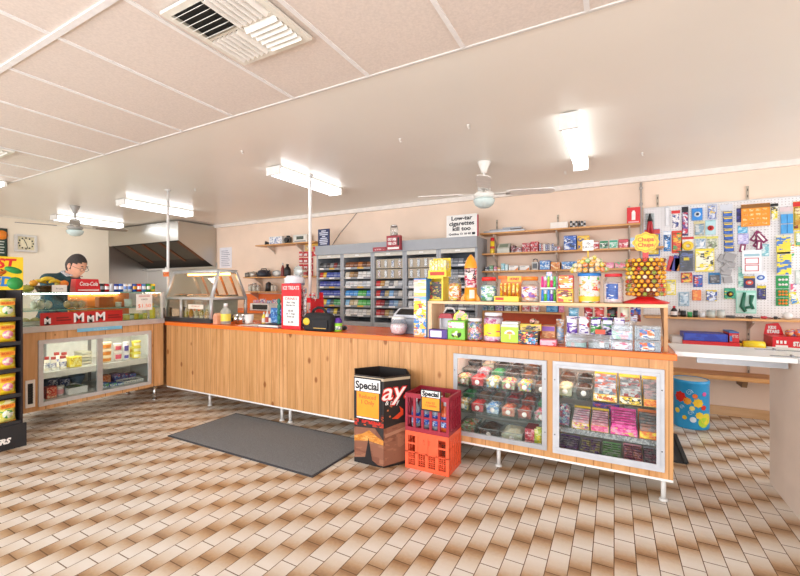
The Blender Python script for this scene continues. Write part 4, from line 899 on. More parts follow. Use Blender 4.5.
c2 = crate(CHH+.0005, maroon, 'dark red plastic milk crate holding bottles, upper one of the pair, with a Special sign', False)
s0, s1 = X(420.5, cy0-.01)+1.135, X(440.5, cy0-.01)+1.135; sz0, sz1 = Z(430, 411, cy0)-CHH, Z(430, 390, cy0)-CHH
sg = MB().box(s0, -.006, sz0, s1, -.002, sz1).build('price_sign', INK, c2, (0,-CD_/2,0))
MB().box(s0+.006,-.0075,sz1-(sz1-sz0)*.34,s1-.006,-.0062,sz1-.006).build('sign_header', WHITE, sg); MB().box(s0+.01,-.0075,sz0+.01,s1-.01,-.0062,sz1-(sz1-sz0)*.37).build('sign_panel', M('#f39a1e', .45), sg)
text('Special', .045, INK, sg, ((s0+s1)/2,-.0085,sz1-(sz1-sz0)*.19), w=(s1-s0)*.82, bold=.002); text('4 for $2\n1 L bottles', .02, M('#c8402a'), sg, ((s0+s1)/2,-.0085,sz0+(sz1-sz0)*.33))
k = 0
for j in range(2):
    for i in range(4):
        bx, by = -1.135-.112+.0745*i, cy0+CD_/2-.055+.105*j
        bottle((bx, by, CHH+.0155), .031, .205, [G('#e8f2fa', .1, .05, .25), M('#d9622a', .3)][(i == 3 and j == 0) or (i == 2 and j == 1)], M('#3f6fd0' if (i+j) % 3 else '#e8e8ec'), 'drink bottle with blue label, %s row of the dark red crate, %s from left' % (['front','back'][j], ORD[i]), 'bottle', 'drink_bottle', lab=P(['#3c6ac8','#c9dcf4','#2b4aa0'], 35), group='bottles in the dark red crate')
# ------- blue drum and black rubber mat at right
r = .14; t = thing('lolly_drum', 'blue round drum with yellow flower shapes standing on the floor under the wall shelf', 'drum', (X(690.5, 4.5), 4.5, 0)); hD = .43
MB().lathe([(0,.0005),(r*.97,.0005),(r,.012),(r,hD-.03),(r*1.02,hD-.025),(r*1.02,hD-.015),(r,hD-.01),(r,hD),(r*.95,hD),(r*.95,hD-.02),(0,hD-.02)], 32).build('drum_wall', M('#2aa0dc', .35), t)
MB().lathe([(r*.9,hD-.0195),(r*.94,hD-.0195),(r*.94,hD-.005),(r*.88,hD-.002),(0,hD-.002)], 28).build('lid', M('#c9c4b0', .4), t)
def ondrum(ang, z, rr, mat, name, petals=0):
    m = MB(); n = 24; pts = []
    for i in range(n):
        q = 2*PI*i/n; d = rr*(1+.13*math.cos(petals*q)) if petals else rr; u = ang+d*math.cos(q)/r; pts.append((u, z+d*math.sin(q)))
    c = (ang, z); vs = [((r+.0025)*math.cos(c[0]), (r+.0025)*math.sin(c[0]), c[1])]+[((r+.0025)*math.cos(a), (r+.0025)*math.sin(a), b) for a, b in pts]+[((r-.001)*math.cos(a), (r-.001)*math.sin(a), b) for a, b in pts]
    fs = [(0, 1+i, 1+(i+1) % n) for i in range(n)]+[(1+i, 1+n+i, 1+n+(i+1) % n, 1+(i+1) % n) for i in range(n)]
    m.add(vs, fs).build(name, mat, t)
FA = -PI/2-.15
for a, z, q, c in [(-.55,.28,.045,'#d8281e'),(.42,.24,.038,'#f4c832'),(.1,.19,.02,'#f4e27a'),(-.15,.25,.03,'#f0a030'),(.75,.2,.022,'#d8281e'),(.5,.13,.03,'#f2d23a'),(.25,.3,.02,'#f07830'),(-.75,.15,.022,'#f6e05a'),(.8,.32,.018,'#e05a9a'),(-.3,.1,.018,'#f4c832'),(.15,.09,.024,'#e8f0f8')]:
    ondrum(FA+a, z, q, M(c, .35), 'printed_flower', 8 if q > .025 else 0)
m = MB()
for a0, z0, s in ((-.05,.33,.028),(.02,.15,.024),(-.45,.19,.02)):
    m.tube([((r+.002)*math.cos(FA+a0+ (s*(1-k/14)*math.cos(k*.9))/r), (r+.002)*math.sin(FA+a0+(s*(1-k/14)*math.cos(k*.9))/r), z0+s*(1-k/14)*math.sin(k*.9)) for k in range(12)], .003, 5)
m.build('printed_swirl', M('#bfe6f8', .4), t)
ondrum(FA+.75, .07, .045, M('#b8d83a', .4), 'printed_splash'); ondrum(FA+.95, .1, .05, M('#e8d83a', .4), 'printed_splash')
t = thing('rubber_mat', 'black ribbed rubber mat lying on the floor behind the right end of the counter', 'mat', (-.2, 3.8, 0))
MB().box(-.655,-.32,.0005,.655,.32,.008).build('base_sheet', M('#26282a', .8), t)
m = MB()
for k in range(20): x = -.65+1.3*k/19; m.box(x-.012,-.318,.0081,x+.012,.318,.018)
m.build('rib', M('#2e3133', .75), t)
# ================================================================== FOOD WARMER ON THE COUNTER
t = thing('food_warmer', 'glass and steel heated food display on the left end of the orange counter', 'food warmer', (0,0,0))
wx0, wx1 = -4.70, -3.86; z0 = ZT+.0005; zm_, zt_ = 1.145, 1.447; yf, yk, tf, tk = 2.862, 3.36, 2.975, 3.2
SS = steel_mat('#cfcfcd', .22, 0)
MB().box(wx0, yf, z0, wx1, yk, z0+.045).build('base', M('#3c3d3f', .4), t); 
fr = MB(); q = .019
def bar(a, b): fr.cyl(a, b, q, n=8)
for x in (wx0+q, wx1-q):
    bar((x,yf+q,z0+.045),(x,yf+q,zm_)); bar((x,yk-q,z0+.045),(x,yk-q,zm_)); bar((x,yf+q,zm_),(x,tf,zt_)); bar((x,yk-q,zm_),(x,tk,zt_)); bar((x,tf,zt_),(x,tk,zt_)); bar((x,yf+q,zm_),(x,yk-q,zm_))
for y, z in ((tf,zt_),(tk,zt_),(yf+q,zm_),(yk-q,zm_)): bar((wx0+q,y,z),(wx1-q,y,z))
bar(((wx0+wx1)/2-.12,yf+q,z0+.045),((wx0+wx1)/2-.12,yf+q,zm_))
fr.build('frame', M('#c3c4c2', .3, .35), t)
MB().box(wx0+.01, tf-.02, zt_+.013, wx1-.01, tk+.02, zt_+.022).build('roof', M('#a9a8a4', .3, .4), t)
gl = G('#f8f6ee', .04)
m = MB().hexa([(wx0+.03,yf+.01,zm_+.015),(wx1-.03,yf+.01,zm_+.015),(wx1-.03,yf+.015,zm_+.015),(wx0+.03,yf+.015,zm_+.015)], [(wx0+.03,tf-.004,zt_-.014),(wx1-.03,tf-.004,zt_-.014),(wx1-.03,tf+.001,zt_-.014),(wx0+.03,tf+.001,zt_-.014)])
m.build('front_glass', gl, t)
MB().prism([(yf+.03,zm_+.015),(yk-.03,zm_+.015),(tk-.01,zt_-.014),(tf+.01,zt_-.014)], wx1-.014, wx1-.010, 'x').build('end_glass', gl, t)
MB().box(wx0+.03,yf+.01,z0+.05,wx1-.03,yf+.014,zm_-.015).build('lower_glass', gl, t); MB().box(wx1-.014,yf+.03,z0+.05,wx1-.01,yk-.03,zm_-.015).build('lower_end_glass', gl, t)
MB().box(wx0+.03,yf+.03,zm_-.022,wx1-.03,yk-.03,zm_-.012).build('bain_tray', M('#b9a88a', .35, .4), t)
MB().box(wx0+.02,yk-.02,z0+.05,wx1-.16,yk-.015,zm_-.02).build('rear_panel', M('#c9c7c2', .4), t)
hl = MB(); 
for k in range(3): x = wx0+.16+k*.25; hl.box(x, 3.05, zt_-.035, x+.18, 3.11, zt_-.018)
hl.build('heat_lamp', EM('#ffac50', 30), t)
MB().box(wx0+.08,3.02,zt_-.0175,wx1-.08,3.14,zt_-.012).build('lamp_shade', M('#d9b070', .4), t)
m = MB()
for k in range(4): x = wx0+.2+.17*k; m.hexa([(x,yk-.06,zm_+.02),(x+.03,yk-.06,zm_+.02),(x+.03,yk-.05,zm_+.02),(x,yk-.05,zm_+.02)],[(x+.02,tk-.02,zt_-.05),(x+.05,tk-.02,zt_-.05),(x+.05,tk-.01,zt_-.05),(x+.02,tk-.01,zt_-.05)])
m.build('door_runner', M('#9a6a3c', .4), t)
# food in it
def pan(x, y, z, w, d, mat, heap, lab):
    t = thing('food_pan', lab, 'pan', (x, y, z), 0, 'pans in the food warmer'); h = .05
    MB().box(-w/2,-d/2,.0005,w/2,d/2,.004).box(-w/2,-d/2,.004,w/2,-d/2+.004,h).box(-w/2,d/2-.004,.004,w/2,d/2,h).box(-w/2,-d/2+.004,.004,-w/2+.004,d/2-.004,h).box(w/2-.004,-d/2+.004,.004,w/2,d/2-.004,h).build('pan_body', mat, t)
    m = MB()
    for i in range(6): m.ball((-w/2+w*(i % 3+.5)/3,-d/4+d/2*(i//3),.035), w/7, 8, 0, (1,1.6,.7))
    m.build('food', heap, t)
for k in range(4): pan(wx0+.14+.19*k, 3.1, zm_-.0115, .17, .3, SILVER, P(['#c98a3c','#e0b060','#a86a2a','#d89a48'], 40, k), '%s pan of hot food on the food warmer upper deck, from the left' % ORD[k])
t = thing('serving_tray', 'flat white tray lying on the food warmer deck behind the front glass', 'tray', ((X(195,2.93)+X(209,2.93))/2, 2.913, zm_-.0115))
MB().box(-.09,-.032,.0005,.09,.032,.006).box(-.095,-.034,.006,.095,.034,.014).build('tray_body', WHITE, t)
for k in range(5):
    x = X(186+5.2*k, 2.95); bottle((x, 2.95, z0+.0455), .024, .1+.012*(k % 2), M(['#e8d23a','#d89038','#e0d8c0','#c8b048','#d8a040'][k], .35), M(['#d8b020','#c04a28','#f0ece0','#8a8a40','#d8b020'][k]), '%s sauce bottle inside the lower glass of the food warmer, %s from left' % (['yellow','orange','cream','olive','amber'][k], ORD[k]), 'bottle', 'sauce_bottle', group='bottles in the food warmer')
card(((X(188,yf)+X(203,yf))/2, yf+.008-.004, Z(195,309,yf)), X(203,yf)-X(188,yf), .05, M('#efe4d2', .5), 'small cream price card on the lower glass of the food warmer', 'price card', 'price_card', 0, [('PIES',.6,.3,M('#c46a3a'),.5)], d=.003)
for k, (p, wd) in enumerate(((159, .05), (172, .04))):
    x = X(p, 2.9); t = thing('steel_canister', '%s dark steel canister at the left foot of the food warmer' % ['wider','narrower'][k], 'canister', (-4.86+.06*k+.0, 3.0+.16*k, ZT)); MB().lathe([(0,.0005),(wd,.0005),(wd,.12),(0,.12)], 18).build('canister_body', M('#5d5a56', .35, .5), t); MB().lathe([(0,.1205),(wd*1.03,.1205),(wd*1.03,.14),(wd*.3,.15),(0,.165)], 18).build('lid', M('#3c3a38', .4), t)
# ================================================================== COUNTER ITEMS LEFT OF THE RED STAND (z=ZT)
ZQ = ZT+.0005
def ctr(p0, p1, pt, Y): x, w, h = slot(p0, p1, pt, Y, ZQ); return x, w, h
x, w, h = ctr(218.2, 224.8, 303.5, 2.84); bottle((x, 2.84+w/2, ZQ), w/2, h, G('#f4f4ea', .12, .1, .35), WHITE, 'clear squeeze bottle with yellow label on the counter before the food warmer', 'bottle', 'squeeze_bottle', lab=M('#efe25a', .4), neck=.28)
x, w, h = ctr(213, 217.2, 313, 2.80); t = thing('sauce_pouch', 'small salmon coloured carton beside the clear squeeze bottle', 'carton', (x, 2.80+w/2, ZQ)); MB().box(-w/2,-w/2,.0005,w/2,w/2,h*.8).build('carton_body', M('#e0a080', .5), t); MB().prism([(-w/2,h*.8),(w/2,h*.8),(0,h)],-w/2,w/2,'y').build('gable_top', M('#e8b090', .5), t)
for k, (a, b_) in enumerate(((231, 235.5), (236.5, 241), (230.6, 234.5))):
    Y = 2.95 if k < 2 else 3.1; x, w, h = ctr(a, b_, 314.5, Y); t = thing('steel_cup', 'shiny steel cup near the food warmer, %s' % ['left of the front pair','right of the front pair','behind the front pair'][k], 'cup', (x, Y+w/2, ZQ), 0, 'steel cups on the counter'); MB().lathe([(0,.0005),(w*.4,.0005),(w*.5,h),(w*.46,h),(w*.37,.004),(0,.004)], 18).build('cup_body', CHROME, t); MB().tube([(w*.47,0,h*.8),(w*.8,0,h*.75),(w*.8,0,h*.35),(w*.43,0,h*.25)], .004, 6).build('handle', CHROME, t)
x, w, h = ctr(242, 248.5, 314.5, 2.98); t = thing('paper_cup_stack', 'stack of white cups on the counter right of the steel cups', 'cups', (x, 2.98+w/2, ZQ))
for k in range(4): MB().lathe([(0,.0005),(w*.36,.0005),(w*.5,h*.62),(w*.46,h*.62),(w*.3,.01),(0,.01)], 18).build('cup', WHITE, t, (0,0,h*.12*k))
for k, (p0, p1, Y, rz, c) in enumerate([(238,250,2.85,.2,'#efe9dc'),(246,258,2.83,-.15,'#f4f2ee'),(250,262,2.93,.5,'#e6dfd0'),(240,248,2.98,.0,'#dfd2bc')]):
    x0, x1 = X(p0, Y), X(p1, Y); t = thing('paper_sheet', 'loose paper on the counter left of the red stand, %s' % ['leftmost at the front edge','right one at the front edge','tilted one further back','small one behind the others'][k], 'paper', ((x0+x1)/2, Y+.05, ZQ+.003*k), rz, 'papers on the counter'); MB().box(-(x1-x0)/2,-.05,.0003,(x1-x0)/2,.05,.0022).build('sheet', M(c, .7), t); MB().box(-(x1-x0)*.35,-.035,.0023,(x1-x0)*.35,.03,.0025).build('writing', P([c, c, '#b8b2a6'], 90), t)
x0, x1 = X(260, 2.83), X(280, 2.83); t = thing('order_book', 'black folder lying flat on the counter next to the red stand', 'book', ((x0+x1)/2-.02, 2.92, ZQ)); W_ = x1-x0; MB().box(-W_/2,-.1,.0005,W_/2,.1,.004).box(-W_/2,-.1,.024,W_/2,.1,.028).box(-W_/2,.096,.004,W_/2,.1,.024).build('cover', BLACK, t); MB().box(-W_/2+.004,-.096,.0042,W_/2-.004,.0955,.0238).build('pages', WHITE, t)
x, w, h = ctr(271, 282, 308, 3.06); carton((x, 3.08, ZQ), w, h, .05, M('#2c6cb4', .4), P(['#2c6cb4','#3f86cc','#8fb8dc','#1d4f90'], 30), 'blue box standing on the counter behind the left side of the red stand')
for k, (a, b_, pt, c, lab) in enumerate([(261,264,312,'#e8d048','yellow'),(264.5,267.5,309.5,'#e9e4da','white'),(267.8,270.8,311,'#3a4a8a','navy')]):
    x, w, h = ctr(a, b_, pt, 3.05); bottle((x, 3.05+.02, ZQ), w/2, h, M(c, .4), M('#d8d4ca'), '%s little bottle on the counter behind the black folder' % lab, 'bottle', 'small_bottle', lab=M('#b84a3a' if k == 1 else '#e8e4d8'))
# ------- red promotional stand
x0, x1 = X(281.5, 2.80), X(300.5, 2.80); xr = X(318.5, 3.0); h = Z(290, 283.5, 2.8)-ZQ; ws = x1-x0
t = thing('promotional_stand', 'bright red cardboard counter stand with white handwritten poster, full of small packets', 'display stand', (x0, 2.80, ZQ))
RS = M('#d6202a', .4)
MB().box(0,0,.0005,ws,.012,h).build('poster_panel', RS, t); lab = MB().box(ws*.1,-.002,h*.08,ws*.92,-.0005,h*.72).build('poster', WHITE, t)
text('DRINKS', h*.085, M('#c9242a'), lab, (ws*.52,-.003,h*.665), w=ws*.6); text('Buy 2 big\nblocks for\n\n$5.00\nor 1 chips\nfrom us\n\n$1.00', h*.065, INK, lab, (ws*.5,-.003,h*.37))
text('ICE TREATS', h*.11, M('#f8dcd8'), t, (ws*.5,-.001,h*.9), w=ws*.85, bold=.001)
wr = xr-x1; sd = MB().prism([(0.0125,.0005),(.26,.0005),(.26,h*.62),(.1,h*.84),(0.0125,h)], 0, .008, 'x'); sd.build('side_panel', RS, t)
m = MB().box(ws+.001,.085,.0005,ws+wr,.26,.012); 
for z in (.26,.58): m.box(ws+.001,.085,h*z,ws+wr,.26,h*z+.006).box(ws+.001,.082,h*z,ws+wr,.0845,h*z+.045)
m.build('tray_shelf', RS, t); MB().box(ws+.001,.262,.0005,ws+wr,.27,h*.8).build('back_panel', RS, t); MB().box(ws+wr+.0005,.085,.0005,ws+wr+.007,.27,h*.66).build('end_panel', M('#c91c26', .4), t)
MB().box(.0085,.0125,.0005,ws,.26,.008).build('base_panel', RS, t)
sx = x0
for z, nm in ((.26,'lower'),(.58,'upper')):
    for k in range(4):
        packet((sx+ws+.02+(wr-.03)*k/3, 2.80+.125+.005*k, ZQ+h*z+.0065), .045, .085, .018, P(['#e8e6e2','#b8302a','#d8d4d0','#2f6a4a'], 60, k), 'small white and red packet on the %s tray of the red stand, %s from left' % (nm, ORD[k]), group='packets on the red stand', rz=.2*(k-1.5), band=RED)
for k in range(5):
    packet((sx+.03+ws*.18*k+.02, 2.80+.075+.02*(k % 2), ZQ+.0085), .04, h*.95-.012*k+.02, .02, P(['#e8e6e2','#b8302a','#e0dcd6','#7a8a8a'], 60, k+5), 'tall packet rising behind the red stand poster, %s from left' % ORD[k], group='packets behind the poster', rz=.15*(k-2))
# appliance behind the stand
x, w, h2 = slot(281, 296, 275.5, 3.15, ZQ); t = thing('juice_dispenser', 'white rounded kitchen appliance with a small round dial showing above the red stand', 'appliance', (x, 3.24, ZQ))
MB().lathe([(0,.0005),(w*.36,.0005),(w*.38,h2*.75),(w*.5,h2*.82),(w*.5,h2*.94),(w*.36,h2),(0,h2)], 24).build('appliance_body', M('#ecebf0', .3), t)
MB().lathe([(w*.505,h2*.81),(w*.515,h2*.83),(w*.505,h2*.85)], 24).build('trim_ring', M('#8a8fa8', .3), t)
m = MB().lathe([(0,0),(.052,0),(.055,.01),(.05,.02),(0,.02)], 20); m.build('dial', M('#b9bdb8', .25, .3), t, (.06,-.0,h2+.05), rot=(PI/2,0,.2)); MB().cyl((.06,0,h2-.003),(.06,0,h2+.01), .012).build('neck', M('#d8d8d8', .3), t)
t = thing('green_ribbon', 'teal green bundle hanging left of the red stand', 'ribbon', (X(278.8,2.95), 2.95, ZQ)); m = MB()
for k in range(5): m.ball((0,.005*(k % 2),.03+.055*k), .022+.004*(k % 2), 8, 0, (1,.6,1.3))
m.build('ribbon', M('#1f7a68', .6), t)
# ------- black bag
x, w, h = ctr(302, 330.5, 312.5, 2.77); t = thing('camera_bag', 'black soft bag with a yellow patch standing on the counter beside the red stand', 'bag', (x, 2.818, ZQ)); d = .1
BG = M('#1d1d1f', .75, vary=.3, vs=50)
m = MB(); N = 8
def sup(a, e): return math.copysign(abs(a)**e, a)
prof = [(0,.0),(.9,.0),(1,.08),(1,.55),(.97,.8),(.82,.96),(.5,1.0),(0,1.0)]; vs = []; n = 28
for r_, z in prof:
    for i in range(n): q = 2*PI*i/n; vs.append((r_*w/2*sup(math.cos(q),.45), r_*d/2*sup(math.sin(q),.45), .001+z*h*.97))
m.add(vs, [(j*n+i, j*n+(i+1) % n, (j+1)*n+(i+1) % n, (j+1)*n+i) for j in range(len(prof)-1) for i in range(n)], 0, True); m.build('bag_body', BG, t)
m = MB(); m.tube([(-w*.25,0,h*.93),(-w*.2,0,h*1.12),(-w*.05,0,h*1.25),(w*.1,0,h*1.23),(w*.2,0,h*1.1),(w*.24,0,h*.93)], .012, 8); m.build('handle', BG, t)
m = MB(); m.ball((-w*.34,-d*.46,h*.5), w*.13, 12, 0, (1,.35,.8)); m.build('yellow_patch', M('#f2c83a', .5), t)
MB().box(-w*.1,-d/2-.012,h*.12,w*.42,-d/2+.004,h*.62).build('front_pocket', M('#262628', .8), t, bevel=.008); MB().box(-w*.05,-d/2-.0142,h*.16,w*.38,-d/2-.0125,h*.2).build('zip', M('#c8a04a', .4), t)
MB().box(-w/2-.012,-.03,h*.2,-w/2-.001,.03,h*.7).build('side_pocket', BG, t, bevel=.006)
# tape and mouse
x, w, h = ctr(331.5, 338, 318, 2.83); t = thing('drink_bottle', 'short purple and lime green bottle right of the black bag', 'bottle', (x+.012, 2.83+w/2, ZQ)); MB().lathe([(0,.0005),(w*.5,.0005),(w*.5,h*.62),(0,h*.62)], 16).build('bottle_body', M('#9ad83a', .4), t); MB().lathe([(w*.5,h*.625),(w*.46,h*.8),(w*.3,h),(0,h)], 16).build('cap', PURP, t); MB().lathe([(w*.51,h*.15),(w*.51,h*.4)], 14).build('bottle_label', P(['#e8f0d8','#9ad83a','#5b2f95'], 60), t)
x, w, h = ctr(337.5, 344, 324.5, 2.95); t = thing('computer_mouse', 'black computer mouse lying on the orange counter right of the bag', 'mouse', (x, 3.0, ZQ), .6); m = MB(); m.ball((0,0,.018), .05, 12, 0, (.62,1,.36)); m.build('mouse_shell', BLACK, t); MB().cyl((-.004,-.025,.034),(.004,-.025,.034), .008).build('wheel', GREY, t)
# ------- glass jar and till left of the shelf unit
x, w, h = ctr(386.5, 402.5, 317.5, 2.82); r = w/2; t = thing('candy_bowl_jar', 'round clear jar of pale pink sweets with white lid on the counter by the till', 'jar', (x, 2.82+r, ZQ))
MB().lathe([(0,.001),(r*.55,.001),(r*.85,h*.15),(r,h*.42),(r*.92,h*.68),(r*.7,h*.86),(r*.7,h*.9)], 24).build('jar_body', CLEAR, t); MB().lathe([(0,.006),(r*.52,.006),(r*.8,h*.15),(r*.94,h*.42),(r*.9,h*.58),(r*.4,h*.64),(0,h*.65)], 20).build('contents', P(['#f4d8d8','#f0e6e0','#ecc0c4','#f8ecea'], 70), t); MB().lathe([(r*.72,h*.885),(r*.78,h*.885),(r*.78,h),(0,h)], 24).build('lid', WHITE, t)
x, w, h = ctr(388, 414, 309, 2.98); t = thing('cash_register', 'grey cash register with black display standing behind the pink sweets jar', 'cash register', (x+.03, 2.98+.14, ZQ)); 
MB().box(-w/2,-.14,.0005,w/2,.14,h*.62).build('till_body', M('#9fa2a8', .4), t, bevel=.006)
MB().prism([(-.12,h*.625),(.13,h*.625),(.13,h),(-.02,h),(-.12,h*.75)], -w/2+.01, w/2-.01, 'x').build('till_top', M('#d9dade', .4), t, bevel=.004)
m = MB().hexa([(-w*.36,-.1215,h*.765),(w*.4,-.1215,h*.765),(w*.4,-.119,h*.76),(-w*.36,-.119,h*.76)], [(-w*.36,-.03,h*.985),(w*.4,-.03,h*.985),(w*.4,-.026,h*.98),(-w*.36,-.026,h*.98)]); m.build('display', M('#16181a', .15), t)
MB().box(-w*.45,-.1435,h*.1,w*.45,-.1405,h*.5).build('cash_drawer', M('#8a8d93', .4), t, bevel=.002)
# ================================================================== KITCHEN CORNER ON THE BACK WALL
def shelf(p0, p1, z, y0, label, mat=TIMB, th=.018, brackets=(), name='wall_shelf', x0=None, x1=None):
    x0 = X(p0, y0) if x0 is None else x0; x1 = X(p1, y0) if x1 is None else x1
    t = thing(name, label, 'shelf', ((x0+x1)/2, YB, z-th)); W = x1-x0; d = YB-y0
    MB().box(-W/2,-d,0,W/2,-.0005,th).build('board', mat, t, bevel=.002)
    for p in brackets:
        x = X(p, YB-.02)-(x0+x1)/2; m = MB(); m.prism([(-.016,-.0005),(-d*.8,-.0005),(-d*.8,-.02),(-.05,-.09),(-.016,-.13)], x-.007, x+.007, 'x'); m.build('bracket', M('#cdbfae', .5), t)
    return t
def standard(p, z0, z1, lab):
    t = thing('shelf_standard', lab, 'bracket rail', (X(p, YB-.01), YB-.0005, z0)); h = z1-z0
    MB().box(-.011,-.0135,0,.011,0,h).build('rail', M('#b9ab98', .5), t); m = MB()
    for k in range(int(h/.06)): m.box(-.004,-.0142,.02+k*.06,.004,-.0137,.045+k*.06)
    m.build('slots', M('#5a5148', .6), t)
k1, k2, k3 = Z(280, 243.5, 4.8), Z(280, 276.5, 4.8), Z(260, 291.5, 4.8)
shelf(255, 315, k1, 4.8, 'highest timber shelf on the back wall above the kitchen bench', brackets=(275, 303))
shelf(243, 316, k2, 4.8, 'middle timber shelf above the kitchen bench with pots and a clock', brackets=(262, 300))
shelf(245, 277, k3, 4.8, 'short lowest timber shelf above the microwave with jars', brackets=(258,))
shelf(0, 0, .905, 4.45, 'orange kitchen bench against the back wall carrying the microwave', OR, .035, name='kitchen_bench', x0=-6.45, x1=X(316, 4.6)-.06)
t = thing('bench_cabinet', 'plain cabinet carrying the orange kitchen bench at the back wall', 'cabinet', (0,0,0)); xk0, xk1 = -6.43, X(316, 4.6)-.08
MB().box(xk0,4.5,.1,xk1,5.02,.8695).build('cabinet_body', M('#d8b48a', .5), t); MB().box(xk0+.02,4.56,.0005,xk1-.02,5.0,.0995).build('plinth', DGREY, t)
for k in range(4): a = xk0+.02+(xk1-xk0-.04)*k/4; dd = MB().box(a,4.482,.12,a+(xk1-xk0-.04)/4-.012,4.4995,.85).build('cabinet_door', TIMB, t); MB().cyl((a+.06,4.474,.6),(a+.06,4.474,.7), .006).build('door_handle', CHROME, dd)
sp = MB().box(X(243,5.0), 5.016, .91, X(300,5.0), 5.0285, Z(265,294,5.02)); tag(sp.build('splash_panel', M('#e8762a', .4)), 'orange splash panel on the wall behind the microwave', 'wall panel')
def onshelf(p0, p1, pt, z, Y=4.86): return slot(p0, p1, pt, Y, z)
kz = k1+.001
x, w, h = onshelf(269, 282, 236.5, kz); carton((x, 4.92, kz), w, h, .12, WHITE, P(['#f4f4f4','#f4f4f4','#7f93bc'], 45), 'white printed carton on the highest kitchen shelf')
x, w, h = onshelf(266, 270, 234.5, kz); t = thing('stapler', 'dark small gadget at the left end of the highest kitchen shelf', 'gadget', (x-.03, 4.88, kz)); MB().box(-.05,-.018,.0005,.05,.018,.018).build('base', BLACK, t); MB().hexa([(-.05,-.014,.02),(.05,-.014,.02),(.05,.014,.02),(-.05,.014,.02)],[(-.05,-.012,.07),(.05,-.012,.035),(.05,.012,.035),(-.05,.012,.07)]).build('arm', BLACK, t)
x, w, h = onshelf(284, 289, 235.5, kz); t = thing('camera', 'small dark camera standing between the carton and the radio', 'camera', (x, 4.9, kz)); MB().box(-w/2,-.025,.0005,w/2,.025,h*.8).build('camera_body', M('#4a4844', .4), t, bevel=.003); MB().cyl((0,-.0255,h*.4),(0,-.055,h*.4), h*.3).build('lens', BLACK, t); MB().box(-w*.2,-.02,h*.805,w*.2,.02,h).build('viewfinder', BLACK, t)
x, w, h = onshelf(293, 307, 234.5, kz); t = thing('radio', 'cream radio with dark green display on the highest kitchen shelf', 'radio', (x, 4.92, kz)); MB().box(-w/2,-.06,.0005,w/2,.06,h).build('radio_body', M('#e4e0d4', .4), t, bevel=.006); MB().box(-w*.25,-.0615,h*.4,w*.25,-.0605,h*.8).build('display', M('#37402a', .2), t); MB().box(-w*.4,-.0615,h*.12,w*.4,-.0605,h*.25).build('speaker_slots', GREY, t)
kz = k2+.001
for k, (a, b_, pt, c) in enumerate([(244,248.5,272,'#8f8a82'),(249,254.5,271,'#c9c4ba')]):
    x, w, h = onshelf(a, b_, pt, kz); t = thing('cooking_pot', '%s pot on the middle kitchen shelf' % ['dark steel small','pale wider'][k], 'pot', (x, 4.9, kz)); MB().lathe([(0,.0005),(w*.48,.0005),(w*.5,h*.75),(0,h*.75)], 18).build('pot_body', M(c, .3, .5), t); MB().lathe([(w*.52,h*.755),(w*.4,h*.88),(.012,h*.92),(.012,h),(0,h)], 18).build('lid', M(c, .3, .5), t); MB().tube([(w*.49,0,h*.6),(w*.75,0,h*.62),(w*.75,0,h*.5),(w*.49,0,h*.45)], .006, 6).build('handle', BLACK, t)
x, w, h = onshelf(256.5, 267.5, 268.5, kz); t = thing('frying_pan_stack', 'dark blue black kettle on the middle kitchen shelf', 'kettle', (x, 4.9, kz)); t.name = 'kettle'; MB().lathe([(0,.0005),(w*.42,.0005),(w*.46,h*.3),(w*.34,h*.75),(w*.12,h*.85),(0,h*.86)], 18).build('kettle_body', M('#2f3440', .3), t); MB().tube([(w*.3,0,h*.5),(w*.55,0,h*.75)], [.018,.01], 8).build('spout', M('#2f3440', .3), t); MB().tube([(-w*.3,0,h*.72),(-w*.2,0,h*.98),(w*.2,0,h*.98),(w*.3,0,h*.72)], .008, 8).build('handle', BLACK, t)
x, w, h = onshelf(271, 279.5, 270, kz); t = thing('desk_clock', 'silver oval clock on the middle kitchen shelf', 'clock', (x, 4.9, kz)); m = MB().lathe([(0,-.02),(w*.46,-.02),(w*.5,0),(w*.46,.02),(0,.02)], 20); m.v = [(v[0], v[1]*h/w, v[2]) for v in m.v]; m.build('clock_case', M('#b8bcbc', .3, .3), t, (0,0,h*.5), rot=(PI/2,0,0)); m = MB().lathe([(0,0),(w*.36,0),(w*.36,.002),(0,.002)], 20); m.v = [(v[0], v[1]*h/w, v[2]) for v in m.v]; m.build('clock_face', M('#e6e8e4', .3), t, (0,-.021,h*.5), rot=(PI/2,0,0)); MB().box(-w*.3,-.02,.0005,w*.3,.02,.006).build('stand', GREY, t)
for k, (a, b_, pt, c, cc_, lab, lb) in enumerate([(280.5,283.3,263,'#8a3a34','#d8d8d8','dark red',None),(284,289.2,264,'#1c1c1e','#1c1c1e','black','#3a3a3c'),(293,295.5,268,'#e6e4de','#d8d8d8','white',None),(296,299,265,'#4a6a9a','#e8e8e8','blue','#d8dce8'),(300,302.5,270,'#d8d4c8','#b8a888','cream',None),(303,306,268,'#c8c0b0','#8a4a3a','beige','#b84a4a')]):
    x, w, h = onshelf(a, b_, pt, kz); bottle((x, 4.88, kz), w/2*.96, h, M(c, .35), M(cc_), '%s bottle on the middle kitchen shelf, %s of its bottles from left' % (lab, ORD[k]), lab=M(lb) if lb else None, group='bottles on the middle kitchen shelf')
kz = k3+.001
for k, (a, b_, pt) in enumerate([(247,250.5,284),(251,254.5,283),(255,258.3,285)]):
    x, w, h = onshelf(a, b_, pt, kz); jar((x, 4.9, kz), w*.48, h, SILVER, P(['#d8d0c0','#c0b49c','#e6e0d4'], 60, k), 'clear glass canister on the lowest kitchen shelf, %s from left' % ORD[k], 'jar', 'canister', group='canisters on the lowest kitchen shelf')
